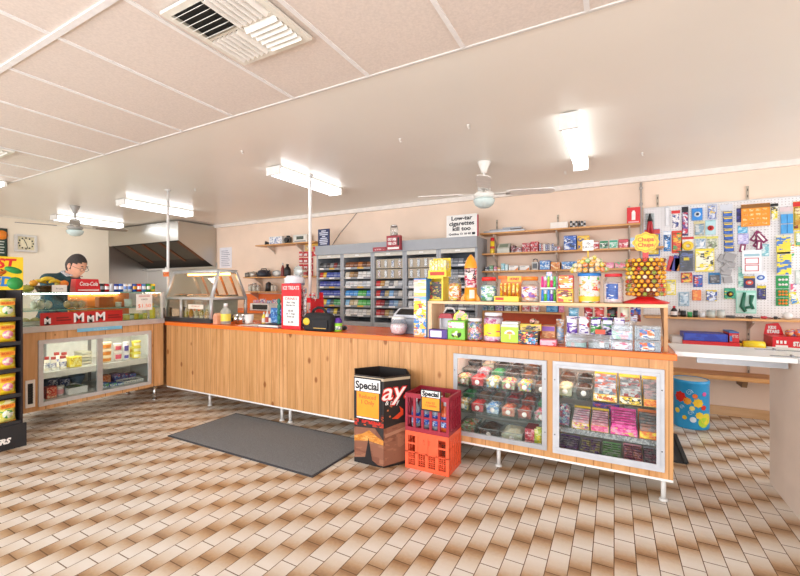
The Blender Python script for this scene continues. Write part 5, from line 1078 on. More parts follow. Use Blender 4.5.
x, w, h = onshelf(264, 270, 281, kz); t = thing('coffee_pot', 'black and steel coffee pot on the lowest kitchen shelf', 'coffee pot', (x, 4.9, kz)); MB().lathe([(0,.0005),(w*.45,.0005),(w*.36,h*.6),(w*.26,h*.7),(w*.3,h*.8),(0,h*.95)], 16).build('pot_body', M('#3b3a3a', .3, .4), t); MB().tube([(w*.3,0,h*.7),(w*.6,0,h*.66),(w*.58,0,h*.25),(w*.4,0,h*.15)], .007, 6).build('handle', BLACK, t); MB().tube([(-w*.3,0,h*.55),(-w*.5,0,h*.75)], .008, 6).build('spout', BLACK, t)
for k, (a, b_) in enumerate([(270.3,273),(273.4,276)]):
    x, w, h = onshelf(a, b_, 285.5, kz); t = thing('mug', 'pale mug at the right end of the lowest kitchen shelf, %s one' % ['left','right'][k], 'mug', (x, 4.88, kz), 0, 'mugs on the kitchen shelf'); MB().lathe([(0,.0005),(w*.42,.0005),(w*.45,h),(w*.4,h),(w*.36,.006),(0,.006)], 14).build('mug_body', M(['#e4ddd0','#c9c2b8'][k], .4), t); MB().tube([(w*.42,0,h*.8),(w*.62,0,h*.7),(w*.62,0,h*.35),(w*.42,0,h*.25)], .004, 6).build('handle', WHITE, t)
# microwave
x, w, h = slot(250, 277, 303.5, 4.5, .9055); t = thing('microwave_oven', 'white microwave oven with dark window on the kitchen bench', 'microwave', (x, 4.5+.17, .9055))
MB().box(-w/2,-.17,.006,w/2,.17,h).build('oven_body', M('#ecebe8', .35), t, bevel=.004); MB().box(-w*.44,-.183,h*.1,w*.24,-.1705,h*.94).build('oven_door', WHITE, t); MB().box(-w*.38,-.1842,h*.2,w*.18,-.1832,h*.84).build('door_window', M('#171a1c', .15), t); MB().box(w*.27,-.172,h*.1,w*.47,-.1705,h*.94).build('control_panel', M('#d4d4d2', .4), t)
for sx_ in (-1, 1): MB().cyl((sx_*w*.42,-.1,.0002),(sx_*w*.42,-.1,.0058), .012).build('foot', BLACK, t)
zmw = .9055+h+.001
for k, (a, b_, pt, c) in enumerate([(251,257,300,'#e88aa8'),(257.5,264,299,'#d8607a'),(264.5,270,300.5,'#7a9ac8'),(270.5,276,299.5,'#e0a0b8')]):
    x, w, h = slot(a, b_, pt, 4.56, zmw); packet((x, 4.6, zmw), w, h, .03, P([c,'#f0e4e0','#5a7ab0'], 50, k), '%s packet on top of the microwave, %s from left' % (['pink','crimson','blue','rose'][k], ORD[k]), group='packets on the microwave')
# notices on the wall
x0, x1, z0, z1 = X(219.5,5.02), X(231.5,5.02), Z(225,268,5.02), Z(225,247.5,5.02)
t = thing('wall_notice', 'white typed notice sheet on the back wall right of the range hood', 'notice', ((x0+x1)/2, 5.028, z0)); MB().box((x0-x1)/2,-.004,0,(x1-x0)/2,-.0005,z1-z0).build('sheet', M('#efedf2', .6), t); m = MB()
for k in range(9): m.box((x0-x1)*.36,-.0047,(z1-z0)*(.1+.09*k),(x1-x0)*(.36-.08*(k % 3)),-.0042,(z1-z0)*(.125+.09*k))
m.build('typed_lines', M('#9a98a8', .6), t)
# red pegged packs and gold packs left of the cabinets
for r_ in range(4):
    for c_ in range(3):
        p0 = 298.3+4.7*c_; x0, x1 = X(p0, 4.99), X(p0+4.3, 4.99); zt = Z(p0, 251.5+6.4*r_, 4.99); h = .085
        if r_ == 3 and c_ == 0: continue
        t = thing('hanging_packet', 'red and white packet hanging left of the cabinets, %s row, %s from left' % (['top','second','third','bottom'][r_], ORD[c_]), 'packet', ((x0+x1)/2, 5.01, zt-h), 0, 'red packets on the back wall')
        MB().box((x0-x1)/2,-.002,.0,(x1-x0)/2,.0,h).build('card_back', M('#c8242c', .4), t); MB().box((x0-x1)*.36,-.014,h*.15,(x1-x0)*.36,-.0021,h*.6).build('blister', M('#f0dcd8', .3), t, bevel=.003); MB().cyl((0,.019,h*.9),(0,-.006,h*.9), .003, n=6).build('hook', CHROME, t)
for k, (p0, p1, pt, pb, c) in enumerate([(305.5,310.5,243.5,251,'#d8a83a'),(311.5,318,244,251,'#e0b040'),(313,318,247,256,'#d02a2a')]):
    Y = 4.97-.02*k; x0, x1, z0, z1 = X(p0,Y), X(p1,Y), Z(p0,pb,Y), Z(p0,pt,Y); t = thing('hanging_packet', '%s packet hanging beside the pole at the left end of the cabinets' % ['small gold','larger gold','bright red lower'][k], 'packet', ((x0+x1)/2, Y, z0)); MB().box((x0-x1)/2,-.004,0,(x1-x0)/2,0,z1-z0).build('card_back', M(c, .35), t); MB().box((x0-x1)*.38,-.006,(z1-z0)*.2,(x1-x0)*.38,-.0042,(z1-z0)*.7).build('front_print', P([c,'#f4ecd8','#8a3a2a'], 50), t); MB().cyl((0,YB-Y,(z1-z0)*.9),(0,-.006,(z1-z0)*.9), .003, n=6).build('hook', CHROME, t)
# ================================================================== CIGARETTE CABINETS
YK = 4.62; pxs = [316.5, 342, 372.5, 404.5, 438.5, 477.5]; xs = [X(p, YK) for p in pxs]; zf1, zf0 = 1.877, 1.742
CG = M('#a3a7ab', .4, vary=.03); CGD = M('#7f8388', .45)
t = thing('fascia_board', 'long grey fascia board running across the top of the five cigarette cabinets', 'fascia', ((xs[0]+xs[-1])/2, YK, zf0)); Wf = xs[-1]-xs[0]
MB().box(-Wf/2,-.03,.0005,Wf/2,-.012,zf1-zf0).build('front_board', CG, t); MB().box(-Wf/2,-.0119,zf1-zf0-.018,Wf/2,.4,zf1-zf0).build('top_board', CG, t)
MB().box(-Wf/2,-.0119,.0005,-Wf/2+.015,.4,zf1-zf0-.0185).build('end_board', CG, t); MB().box(Wf/2-.015,-.0119,.0005,Wf/2,.4,zf1-zf0-.0185).build('end_board', CG, t)
cabn = ['leftmost','second','middle','fourth','rightmost']
pal = [
 [['#2b2b2e','#5a5d60','#3a3336','#7c7f80','#7a2a2a','#46484c'],['#c02a2a','#e0b42a','#3a55b0','#3f4f98','#596aa8','#4658a0'],['#3c4a9e','#3f4fa6','#34428e','#4757ae','#3a489a','#4452a6'],['#33459c','#3a4ca6','#3c4a9e','#2f3f92','#4254ac','#3a4a9c'],['#d8b42e','#e0c040','#3a8ad0','#4a5a60','#3f9a58','#5ab070'],['#3a3c40','#e0ba30','#3c5ab0','#6a6c70','#d8c040','#2c2e32']],
 [['#7a4a2a','#8a5030','#6a3a20','#b06a30','#5a3420','#8a5a3a'],['#d8cdb8','#b08a5a','#8a6a4a','#e8e6e2','#f0eee8','#dfe3e0'],['#e4e8ea','#dfe4e8','#eceeee','#e6e4e0','#d4dce4','#e8eaea'],['#4a9ae0','#3f8ad8','#5aa8e8','#58b860','#4fae52','#3f86cc'],['#8ac4e8','#c8b48a','#d8d0b0','#6ac46a','#58b858','#4aa860'],['#ececea','#e4e4e2','#f0f0ee','#dcdcda','#e8e8e6','#e0dccf']],
 [None,None,['#c02c30','#b88a4a','#d8d4cc','#7a7c80','#d4d0c8','#b8bcc0'],['#c0282c','#3a4a80','#b09a6a','#7fb0dc','#8a8e94','#c9c6be'],['#b8262c','#8a1f24','#3a4048','#6a86b4','#88aac8','#a8a49c'],['#b82c30','#8c2c30','#a88c54','#9a9488','#5a6068','#7a7e84']],
 [None,None,['#b4b8bc','#c8cacc','#d4d4d2','#a8acb0','#b8bcc0','#c9c9c5'],['#d0d0ce','#b8bcc0','#a8aeb4','#c8ccd0','#dadad6','#b0b4b8'],['#c8caca','#b8bcc0','#d8d8d4','#a4a8ac','#c0c4c8','#cfd0ce'],['#b8bcbe','#d0d0cc','#a8acb2','#c4c8ca','#b0b2b6','#d4d4d0']],
 [['#5a6068','#8a9098','#6a7078','#7a8088','#4a5058','#9aa0a6'],['#4a5058','#a0a6ac','#7a8088','#62686e','#8a9096','#5a6066'],['#50565c','#6a7076','#82888e','#484e54','#767c82','#94999e'],['#6a7076','#50565c','#888e94','#5a6066','#7a8086','#9aa0a4'],['#606468','#747a80','#505458','#8a9094','#666c72','#7c8288'],['#585e64','#70767c','#868c92','#4e5358','#9a9fa4','#62686e']]]
cname = {'#2':'dark','#3':'dark'}
def cword(h):
    r, g, b_ = (int(h[i:i+2], 16) for i in (1, 3, 5)); mx_, mn = max(r,g,b_), min(r,g,b_)
    if mx_-mn < 26: return 'white' if mx_ > 215 else ('silver' if mx_ > 165 else ('grey' if mx_ > 95 else 'black'))
    if r == mx_: 
        if g > .7*r: return 'yellow' if b_ < .55*r else 'beige'
        if g > .45*r: return 'brown' if r < 190 else 'orange'
        return 'red' if r > 120 else 'dark brown'
    if g == mx_: return 'green'
    return 'blue' if b_ < 200 or r > 120 else 'light blue'
rowz = [1.588,1.452,1.322,1.19,1.06,.93]; MESH = {}
rown = ['top','second','third','fourth','fifth','bottom']
for ci in range(5):
    xa, xb_ = xs[ci]+.001, xs[ci+1]-.001; w = xb_-xa; cxm = (xa+xb_)/2
    t = thing('cigarette_cabinet', 'grey cigarette cabinet, %s of the five along the back wall' % cabn[ci], 'cabinet', (cxm, YK, 0), 0, 'grey cigarette cabinets')
    po = .03
    MB().box(-w/2,0,.0005,-w/2+po,.39,zf0).build('side_panel', CG, t); MB().box(w/2-po,0,.0005,w/2,.39,zf0).build('side_panel', CG, t)
    MB().box(-w/2+po+.0005,.37,.0005,w/2-po-.0005,.39,zf0).build('back_panel', M('#5a5d62', .5), t)
    MB().box(-w/2+po+.0005,-.004,.0005,w/2-po-.0005,.36,.80).build('base_cupboard', M('#b4b7ba', .4), t)
    MB().box(-w/2+po+.0005,-.0,zf0-.05,w/2-po-.0005,.06,zf0-.001).build('shutter_housing', M('#d6d2c4', .4), t); MB().box(-.03,-.0012,zf0-.034,.03,-.0002,zf0-.014).build('shutter_badge', WHITE, t)
    for r_ in range(6):
        cols = pal[ci][r_]; zr = rowz[r_]
        if cols is None:
            # brochure style holders, flat packs behind clear faces
            p = MB().box(-w/2+po+.006,.03,zr-.062,w/2-po-.006,.04,zr+.062).build('pack_panel', M('#b9ab94', .5), t)
            for k in range(4):
                x = -w/2+po+.03+(w-2*po-.06)*k/3*.86+.014; MB().box(x-.003,.018,zr-.05,x+.034,.0298,zr+.05).build('clear_holder', G('#eef0f0', .12, .05, .2), p)
                c = ['#b83a34','#e6e6e2','#3f6aa0','#c8803a'][k] if ci == 2 else ['#d8d8d4','#c4c8cc','#e4e4e0','#b8bcc0'][k]
                tag(MB().box(-.016,-.004,.0005,.016,.004,.07).build('cigarette_pack', P([c,'#e6e2da',c], 60, k), None, (cxm+x+.0155, YK+.0235, zr-.035)), 'flat %s pack in the clear holder, %s row of the %s cabinet, %s from left' % (cword(c), rown[r_], cabn[ci], ORD[k]), 'cigarette pack', 'packs in the cigarette cabinets')
            continue
        m = MB().hexa([(-w/2+po+.004,.0,zr-.062),(w/2-po-.004,.0,zr-.062),(w/2-po-.004,.2,zr-.02),(-w/2+po+.004,.2,zr-.02)], [(-w/2+po+.004,.0,zr-.058),(w/2-po-.004,.0,zr-.058),(w/2-po-.004,.2,zr-.016),(-w/2+po+.004,.2,zr-.016)])
        m.box(-w/2+po+.004,-.006,zr-.064,w/2-po-.004,-.0005,zr-.034); tr = m.build('tray', M('#8f9397', .4, .2), t)
        s = MB(); s.box(-w*.36,-.0075,zr-.058,-w*.2,-.0062,zr-.034); tr2 = s.build('price_ticket', WHITE, tr); s = MB().box(w*.02,-.0075,zr-.058,w*.22,-.0062,zr-.036).build('price_ticket', M('#e0b03a' if ci < 2 and r_ % 2 == 0 else '#f0f0ee', .5), tr)
        n = 6; pw = (w-2*po-.02)/n
        for k in range(n):
            c = cols[k]; key = ('pk', c, round(pw, 3))
            if key not in MESH:
                q = MB(); hw = pw*.46
                # pack leaning back, sheared to lie along the sloping tray
                q.hexa([(-hw,0,0),(hw,0,0),(hw,.1,.021),(-hw,.1,.021)], [(-hw,.03,.093),(hw,.03,.093),(hw,.128,.105),(-hw,.128,.105)], 0)
                y1_, y2_ = .0110, .0200
                q.hexa([(-hw*.98,y1_+.0025,.045),(hw*.98,y1_+.0025,.045),(hw*.98,y1_+.006,.045),(-hw*.98,y1_+.006,.045)], [(-hw*.98,y2_-.0024,.058),(hw*.98,y2_-.0024,.058),(hw*.98,y2_+.002,.058),(-hw*.98,y2_+.002,.058)], 1)
                MESH[key] = q.mesh('cigarette_pack', [M(c, .35, vary=.03), M(tuple(int(int(c[i:i+2],16)*.55+255*.45) if cword(c) != 'white' else int(int(c[i:i+2],16)*.8) for i in (1,3,5)), .4, vary=.03)])
            o = bpy.data.objects.new('cigarette_pack', MESH[key]); C.objects.link(o); o.location = (cxm-w/2+po+.01+pw*(k+.5), YK+.006, zr-.0555)
            tag(o, '%s cigarette pack on the %s tray of the %s cabinet, %s from left' % (cword(c), rown[r_], cabn[ci], ORD[k]), 'cigarette pack', 'packs in the cigarette cabinets')
# things standing on the fascia
def onfas(p0, p1, pt, Y=4.597): return slot(p0, p1, pt, Y, zf1+.0005)
zk = zf1+.0005
x, w, h = onfas(446.5, 477, 214.5); t = thing('warning_sign', 'white sign with bold black words about low-tar cigarettes standing on the cabinets', 'sign', (x, 4.606, zk))
MB().box(-w/2,-.008,.0005,w/2,.008,h).build('sign_board', WHITE, t); MB().box(w/2+.0005,-.01,.0005,w/2+.014,.012,h*.94).build('edge_strip', M('#a83a44', .5), t)
text('Low-tar\ncigarettes\nkill too', h*.25, INK, t, (0,-.009,h*.6), w=w*.82, bold=.002); text('Quitline 13 18 48', h*.12, INK, t, (-w*.06,-.009,h*.13), w=w*.72, bold=.001); MB().box(w*.34,-.0092,h*.08,w*.44,-.0082,h*.18).build('logo_block', INK, t)
zq_ = Z(393, 250, 4.53); x, w, h = slot(386.5, 400, 235.5, 4.53, zq_); t = thing('display_box', 'dark red display box with white product pictures fixed at the cabinet fascia', 'box', (x, 4.558, zq_)); MB().box(-w/2,-.06+.032,.0005,w/2,.028,h).build('box_body', M('#a32a36', .4), t)
m = MB()
for i in range(2):
    for j in range(2): m.box(-w*.4+i*w*.34,-.0292,h*(.36+.28*j),-w*.12+i*w*.34,-.0285,h*(.56+.28*j))
m.build('product_picture', P(['#f0ece8','#d8ccc8','#c8888a'], 70), t); MB().box(w*.3,-.0292,h*.3,w*.45,-.0285,h*.85).build('dark_print', BLACK, t); MB().box(-w*.42,-.0292,h*.06,w*.42,-.0285,h*.2).build('footer_strip', WHITE, t)
jz = zq_+h+.001; x2, w2_, h2 = slot(389.5, 396.5, 225, 4.53, jz); jar((x2, 4.56, jz), w2_/2, h2, SILVER, P(['#d8d0c4','#c4b8a8'], 60), 'empty looking clear jar standing on the dark red box above the cabinets', level=.25)
zq_ = Z(380, 251.3, 4.58); x, w, h = slot(373, 386, 247.2, 4.58, zq_); t = thing('display_card', 'low red card on the grey cabinet fascia left of the dark red box', 'card', (x, 4.585, zq_)); MB().box(-w/2,-.01,.0005,w/2,.004,h).build('card_panel', M('#a83a42', .4), t); MB().box(-w*.4,-.0112,h*.3,w*.4,-.0102,h*.6).build('white_lettering', P(['#e0b8b8','#a83a42'], 60), t)
x, w, h = onfas(318, 329.3, 229); t = thing('notice_board', 'narrow navy blue notice with white lines standing at the left end of the cabinet top', 'sign', (x, 4.604, zk)); MB().box(-w/2,-.006,.0005,w/2,.006,h).build('board_panel', M('#232f5a', .4), t); m = MB()
for k, ww in enumerate((.3,.36,.36,.3,.14,.36,.38,.2)): m.box(-w*ww,-.0072,h*(.08+.11*k),w*ww,-.0062,h*(.14+.11*k))
m.build('white_lines', M('#d8dcea', .5), t)
t = thing('hanging_cable', 'thin dark cable slanting across the back wall above the cabinets', 'cable', (0,0,0)); MB().tube([(X(331,5.02),5.02,zf1+.03),(X(340,5.02),5.02,Z(340,233.5,5.02)),(X(352,5.02),5.02,Z(352,219,5.02)),(X(360,5.02),5.02,Z(360,209,5.02))], .004, 6).build('cable_run', M('#7a726c', .6), t)
# ================================================================== BACK WALL SHELVES IN THE MIDDLE
Y8 = 4.8; s1, s2, s3, s4 = 1.933, 1.683, 1.47, .985
shelf(479.5, 640.5, s1, Y8, 'topmost long shelf on the pink wall behind the sweets', brackets=(497,558,629))
shelf(479.5, 664, s2, Y8, 'second long shelf on the pink wall, holding cartons and a yellow spray can', brackets=(497,558,629))
shelf(482, 650, s3, Y8, 'third long shelf on the pink wall, partly hidden behind the sweet jars', brackets=(497,558,629))
for p, lab in ((497,'left'),(558,'middle'),(629,'right')): standard(p, s3-.2, 2.12+(.03 if p > 600 else 0), 'slotted vertical bracket rail on the pink wall behind the shelves, %s one' % lab)
st = YB-.04
def bs(p0, p1, pt, z, Y=4.84): return slot(p0, p1, pt, Y, z)
def bbox(p0, p1, pt, z, body, art, lab, d=.11, Y=4.84, **k):
    x, w, h = bs(p0, p1, pt, z+.001, Y); return carton((x, Y+d/2, z+.001), w*.97, h, d, body, art, lab, **k)
z = s1
for k, (a, b_, pt, Y) in enumerate([(484,524,230.5,4.83),(490,510,228,4.87),(503,521,226,4.9)]):
    x, w, h = bs(a, b_, 229.5, z+.001, Y); t = thing('metal_tray', '%s flat grey metal tray lying on the topmost long shelf' % ['longest','short left','short right'][k], 'tray', (x, Y+.05, z+.001+.024*(k > 0)+.02*(k == 2)), 0, 'trays on the topmost shelf'); hh = .022 if k == 0 else .018
    MB().box(-w/2,-.05,.0005,w/2,.05,.004).box(-w/2-.004,-.054,.004,w/2+.004,-.046,hh).box(-w/2-.004,.046,.004,w/2+.004,.054,hh).box(-w/2-.004,-.046,.004,-w/2+.004,.046,hh).box(w/2-.004,-.046,.004,w/2+.004,.046,hh).build('tray_body', M(['#b4b6b8','#8f9194','#a4a6a8'][k], .35, .4), t)
bbox(550, 568, 222, z, M('#efe9df', .5), None, 'plain white box on the topmost long shelf', d=.14)
for k in range(6):
    p = 569.5+2.75*k; x, w, h = bs(p, p+2.6, 220.5, z+.001); can_((x, 4.87, z+.001), w/2*.97, h, M(['#3a3a3c','#d8d8d6'][k % 2] if k != 3 else '#6a6c6e', .35), 'small %s canister in the row on the topmost long shelf, %s from left' % (['black','white'][k % 2] if k != 3 else 'grey', ORD[k]), 'canister', 'canister', group='canisters on the topmost shelf', stripe=M('#c8c8c6' if k % 2 == 0 else '#2c2c2e'))
x0, x1 = X(627, 4.83), X(640.3, 4.83); h = Z(634, 207, 4.83)-s1; t = thing('red_sign', 'red sign with a white bottle shape standing at the right end of the topmost shelf', 'sign', ((x0+x1)/2, 4.85, s1+.001)); w = x1-x0
MB().box(-w/2,-.004,.0005,w/2,.004,h).build('sign_board', M('#d81f26', .4), t); MB().box(-w*.14,-.0052,h*.22,w*.14,-.0042,h*.68).prism([(-w*.14,h*.68),(w*.14,h*.68),(w*.07,h*.8),(-w*.07,h*.8)],-.0052,-.0042,'y').build('bottle_picture', WHITE, t); MB().box(-w*.4,-.0052,h*.06,w*.4,-.0042,h*.14).build('white_band', M('#f0b8b8', .4), t)
z = s2
x, w, h = bs(489.5, 494, 237.5, z+.001); t = thing('spray_can', 'yellow spray can with red cap on the second long shelf', 'spray can', (x, 4.87, z+.001)); MB().lathe([(0,.0005),(w*.48,.0005),(w*.5,.006),(w*.5,h*.74),(w*.3,h*.8),(0,h*.8)], 14).build('can_body', M('#f2cf2a', .3), t); MB().lathe([(w*.42,h*.78),(w*.44,h*.8),(w*.4,h),(0,h)], 14).build('cap', RED, t); MB().lathe([(w*.51,h*.3),(w*.51,h*.45)], 14).build('can_band', M('#d83a2a'), t)
x, w, h = bs(497, 509.5, 243, z+.001); t = thing('label_printer', 'beige grey desk machine with a screen on the second long shelf', 'machine', (x, 4.9, z+.001)); MB().prism([(-.07,.0005),(.07,.0005),(.07,h),(.0,h),(-.07,h*.45)], -w/2, w/2, 'x').build('machine_body', M('#c6c8ba', .45), t, bevel=.004); m = MB().hexa([(-w*.34,-.058,h*.58),(w*.34,-.058,h*.58),(w*.34,-.05,h*.56),(-w*.34,-.05,h*.56)],[(-w*.34,-.014,h*.93),(w*.34,-.014,h*.93),(w*.34,-.006,h*.91),(-w*.34,-.006,h*.91)]); m.build('screen', M('#8fa08c', .2), t)
rd = [(511,515,245.5,'#4a1a22','dark maroon'),(515.3,521.5,247.5,'#b8b0b4','pale grey'),(522,530,243,'#c02a34','crimson'),(530.3,538,241.5,'#cf3038','bright red')]
for a, b_, pt, c, n_ in rd: bbox(a, b_, pt, z, M(c, .4), P([c, '#e8dcd8', '#8a2028'], 40), '%s box on the second long shelf near its left half' % n_)
for k in range(7):
    p = 539+2.1*k; x, w, h = bs(p, p+2, 243.5+.9*(k % 2), z+.001); c = ['#3a4a80','#b8402e','#e0dcd0','#3f5a98','#2f3a60','#c8c4c8','#4a5a90'][k]; carton((x, 4.87, z+.001), w*.94, h, .05, M(c, .4), P([c,'#d8d4d0'], 80), 'slim %s pack in the tight row on the second long shelf, %s from left' % (cword(c), ORD[k]), group='slim packs on the second shelf')
for k, (a, b_, c) in enumerate([(554,557,'#5a6aa0'),(557.3,560.5,'#c05048')]): bbox(a, b_, 246.5, z, M(c, .4), P([c,'#e8e4e0'], 60), 'tiny %s box on the second long shelf between the slim packs and the blue carton' % cword(c), d=.05)
bbox(563.5, 576.5, 235.5, z, M('#2a55a8', .4), P(['#2a55a8','#3f6cc0','#e4e8f0','#1f2f50','#b8c8e0'], 26), 'large blue carton with a picture on the second long shelf')
bbox(577.2, 589.5, 235.5, z, M('#e6b22e', .4), P(['#e6b22e','#f0c84a','#3a4a80','#d89a20'], 26), 'large yellow carton beside the blue carton on the second long shelf')
for a, b_, pt, cs, n_ in [(592,599,241.5,['#c83a44','#f0e8e4','#b02a34'],'red and white carton right of the yellow carton on the second long shelf'),(599.5,608.5,240.5,['#eef0ea','#2f8a5a','#2a4a3a'],'dark green and white carton on the second long shelf'),(609,618,239.8,['#e6eeea','#3aa884','#88c8b0'],'mint green and white carton on the second long shelf'),(618.5,628.5,239.2,['#b02436','#d85a68','#f0d8d8'],'wine red carton on the second long shelf'),(630,640,237.5,['#d8e6f0','#a8c8e4','#f0f4f8'],'pale blue carton at the right end of the second long shelf')]: bbox(a, b_, pt, z, M(cs[0], .4), P(cs, 34), n_, band=M(cs[1]))
z = s3
for k, (a, b_, pt, c) in enumerate([(485,489,266.5,'#3a4a5a'),(489.3,493.2,265.5,'#4a9a5a'),(493.5,497,266.5,'#c05a7a'),(497.3,500.5,267.5,'#d8a84a'),(501,504.5,263.5,'#8ac8d0'),(504.8,508,264.5,'#b8e0e4')]): bbox(a, b_, pt, z, M(c, .4), P([c,'#e6e6e6',c], 50), 'small %s pack at the left end of the third long shelf, %s from left' % (cword(c), ORD[k]), d=.06)
for k, (a, b_) in enumerate([(508.5,518.3),(519.3,529.5)]):
    x, w, h = bs(a, b_, 265.5, z+.001); t = carton((x, 4.9, z+.001), w*.97, h, .12, WHITE, None, 'white carton with an orange corner on the third long shelf, %s one' % ['left','right'][k], group='white and orange cartons'); MB().prism([(w*.1,h*.06),(w*.46,h*.06),(w*.46,h*.6)],-.0612,-.0604,'y').build('orange_corner', ORANGE, t); MB().box(-w*.4,-.0612,h*.68,w*.1,-.0604,h*.8).build('grey_lettering', GREY, t)
x, w, h = bs(531.5, 538, 258.5, z+.001); t = thing('alarm_clock', 'black and white alarm clock shaped item with a loop handle on the third long shelf', 'clock', (x, 4.88, z+.001)); MB().box(-w/2,-.03,.0005,w/2,.03,h*.7).build('clock_body', M('#d8d8d4', .4), t, bevel=.006); MB().box(-w*.36,-.0312,h*.12,w*.36,-.0302,h*.58).build('clock_face', M('#4a4c4e', .3), t); MB().tube([(-w*.35,0,h*.69),(-w*.3,0,h*.92),(0,0,h*.98),(w*.3,0,h*.92),(w*.35,0,h*.69)], .006, 6).build('handle', DGREY, t)
for a, b_, pt, cs, n_ in [(539.5,550,260.5,['#2f7ac8','#62a4e0','#e0ecf6'],'bright blue carton on the third long shelf behind the lipstick candy'),(550.5,560,262,['#e8923a','#f4c87a','#c86a20','#f4ead8'],'orange carton on the third long shelf'),(561.5,577,261.5,['#4a94d4','#e8f0f6','#2a5aa0'],'wide blue and white carton on the third long shelf'),(605,614,262.5,['#e06a94','#f4c8d4','#e8a0b8'],'pink carton behind the lollipops on the third long shelf'),(614.5,626,262,['#5ab07a','#f0a8b8','#e06a84'],'pink and green carton on the third long shelf'),(627,645,262,['#d8485a','#f4d0d4','#e88a98'],'wide rose red carton at the right of the third long shelf')]: bbox(a, b_, pt, z, M(cs[0], .4), P(cs, 30), n_)
# low bench shelf behind the counter with an orange back
t = thing('back_bench', 'low timber bench shelf with orange lower panel behind the counter against the wall', 'bench', (0,0,0)); xa, xb_ = xs[-1]+.006, X(563.5, Y8)
MB().box(xa,Y8,s4-.02,xb_,YB-.002,s4).build('bench_top', TIMB, t); MB().box(xa,Y8+.14,.1,xb_,Y8+.16,s4-.0205).build('orange_panel', M('#d8561f', .45), t); MB().box(xb_-.02,Y8+.0,.0005,xb_,Y8+.139,s4-.0205).build('end_post', TIMB, t); MB().box(xa,Y8,.0005,xa+.02,Y8+.139,s4-.0205).build('end_post', TIMB, t)
xm = X(520, Y8); MB().box(xm-.01,Y8+.01,s4+.0005,xm+.01,YB-.002,s4+.16).build('divider', TIMB, t)
z = s4
for k, (a, b_, c) in enumerate([(480,487,'#7ab0d0'),(488,494,'#4a8a6a'),(495,503,'#8a6ab0'),(504,511,'#b8c0c8'),(512,518,'#9ab0a8')]): bbox(a, b_, 305.8, z, M(c, .4), P([c,'#e6e8e8','#5a6a7a'], 40), 'carton on the low bench shelf behind the sweets, %s from left' % ORD[k], group='cartons on the low bench shelf')
for a, b_, pt, cs, n_ in [(522,530,305.5,['#e4d8d4','#c04a54'],'white carton with red spots on the low bench shelf'),(531,539,304.5,['#f0ece8','#e8e4e0','#d0707c'],'white wrapped carton on the low bench shelf'),(546,558,304.8,['#2f86cc','#7ab8e4'],'blue carton on the low bench shelf'),(558.6,563.2,305,['#e078a8','#f0b0c8'],'pink carton at the right end of the low bench shelf')]: bbox(a, b_, pt, z, M(cs[0], .4), P(cs, 34), n_)
# ================================================================== PEGBOARD
Yp = 5.012; pz0, pz1 = .98, 2.105; px0_ = X(643.5, Yp)
t = pegb = thing('pegboard', 'large white perforated pegboard on the back wall at right covered with hanging goods', 'pegboard', (px0_, Yp, pz0)); WP = 2.2-px0_
pb = MB().box(0,0,0,WP,.006,pz1-pz0).build('board', pegboard_mat(), t); MB().box(0,.0065,.02,WP,.0165,.05).box(0,.0065,pz1-pz0-.05,WP,.0165,pz1-pz0-.02).build('batten', M('#c9b8a4', .6), t); MB().box(0,-.004,pz1-pz0+.0005,WP,.006,pz1-pz0+.01).build('top_strip', M('#d9d5d0', .4), t)
for p, lab in ((657.5,'left'),(747.5,'right')): standard(p, 2.118, 2.118+.13, 'short end of a bracket rail showing above the pegboard, %s one' % lab)
hookm = MB().tube([(0,-.001,0),(0,-.03,0),(0,-.034,.008)], .0022, 5).mesh('peg_hook', CHROME); HOOKN = 0
def hang(p0, p1, pt, pb_, base, art, lab, cat='packet', name='hanging_packet', dep=.012, kind='card', off=.004, rot=0, group=None, extra=None, hdr=None, hole=True):
    """a carded pack hanging on a hook of the pegboard"""
    global HOOKN
    Yq = Yp-off-dep-.002; x0, x1, z1, z0 = X(p0, Yq), X(p1, Yq), Z((p0+p1)/2, pt, Yq), Z((p0+p1)/2, pb_, Yq); w, h = x1-x0, z1-z0; xc = (x0+x1)/2
    if hole:
        o = bpy.data.objects.new('peg_hook', hookm); C.objects.link(o); o.parent = pegb; o.location = (xc-px0_, 0, z1-pz0-.006)
    t = thing(name, lab, cat, (xc, Yp-off, z0), 0, group); t.rotation_euler = (0, rot, 0)
    MB().box(-w/2,-.002,0,w/2,-.0002,h).build('card_back', base, t)
    hh = h*(.8 if hdr else .9)
    if kind == 'blister':
        MB().hexa([(-w*.42,-.0021,h*.06),(w*.42,-.0021,h*.06),(w*.42,-.0021,hh),(-w*.42,-.0021,hh)], [(-w*.36,-dep,h*.1),(w*.36,-dep,h*.1),(w*.36,-dep,hh-h*.05),(-w*.36,-dep,hh-h*.05)]).build('blister', art, t)
    elif kind == 'box': MB().box(-w*.48,-dep,.0,w*.48,-.0022,hh).build('pack_body', art, t, bevel=.002)
    elif kind == 'flat': MB().box(-w*.46,-.0032,h*.05,w*.46,-.0022,hh).build('front_print', art, t)
    if hdr: MB().box(-w*.5,-.0034,h*.82,w*.5,-.0022,h*.985).build('header_strip', hdr, t)
    if extra: extra(t, w, h, dep)
    return t
def tool(t, w, h, d): pass
Wt = WHITE
def ex_pliers(t, w, h, d):
    m = MB(); m.tube([(0,-d,h*.9),(-.01,-d,h*.6),(-w*.3,-d,h*.05)], [.008,.014,.016], 8); m.tube([(0,-d,h*.9),(.01,-d,h*.6),(w*.3,-d,h*.05)], [.008,.014,.016], 8); m.build('tool_handles', M('#b5202a', .4), t); m = MB(); m.ball((0,-d,h*.72), w*.3, 10, 0, (1,.5,1)); m.tube([(0,-d,h*.7),(0,-d,h*.98)], [.02,.008], 8); m.build('tool_head', BLACK, t)
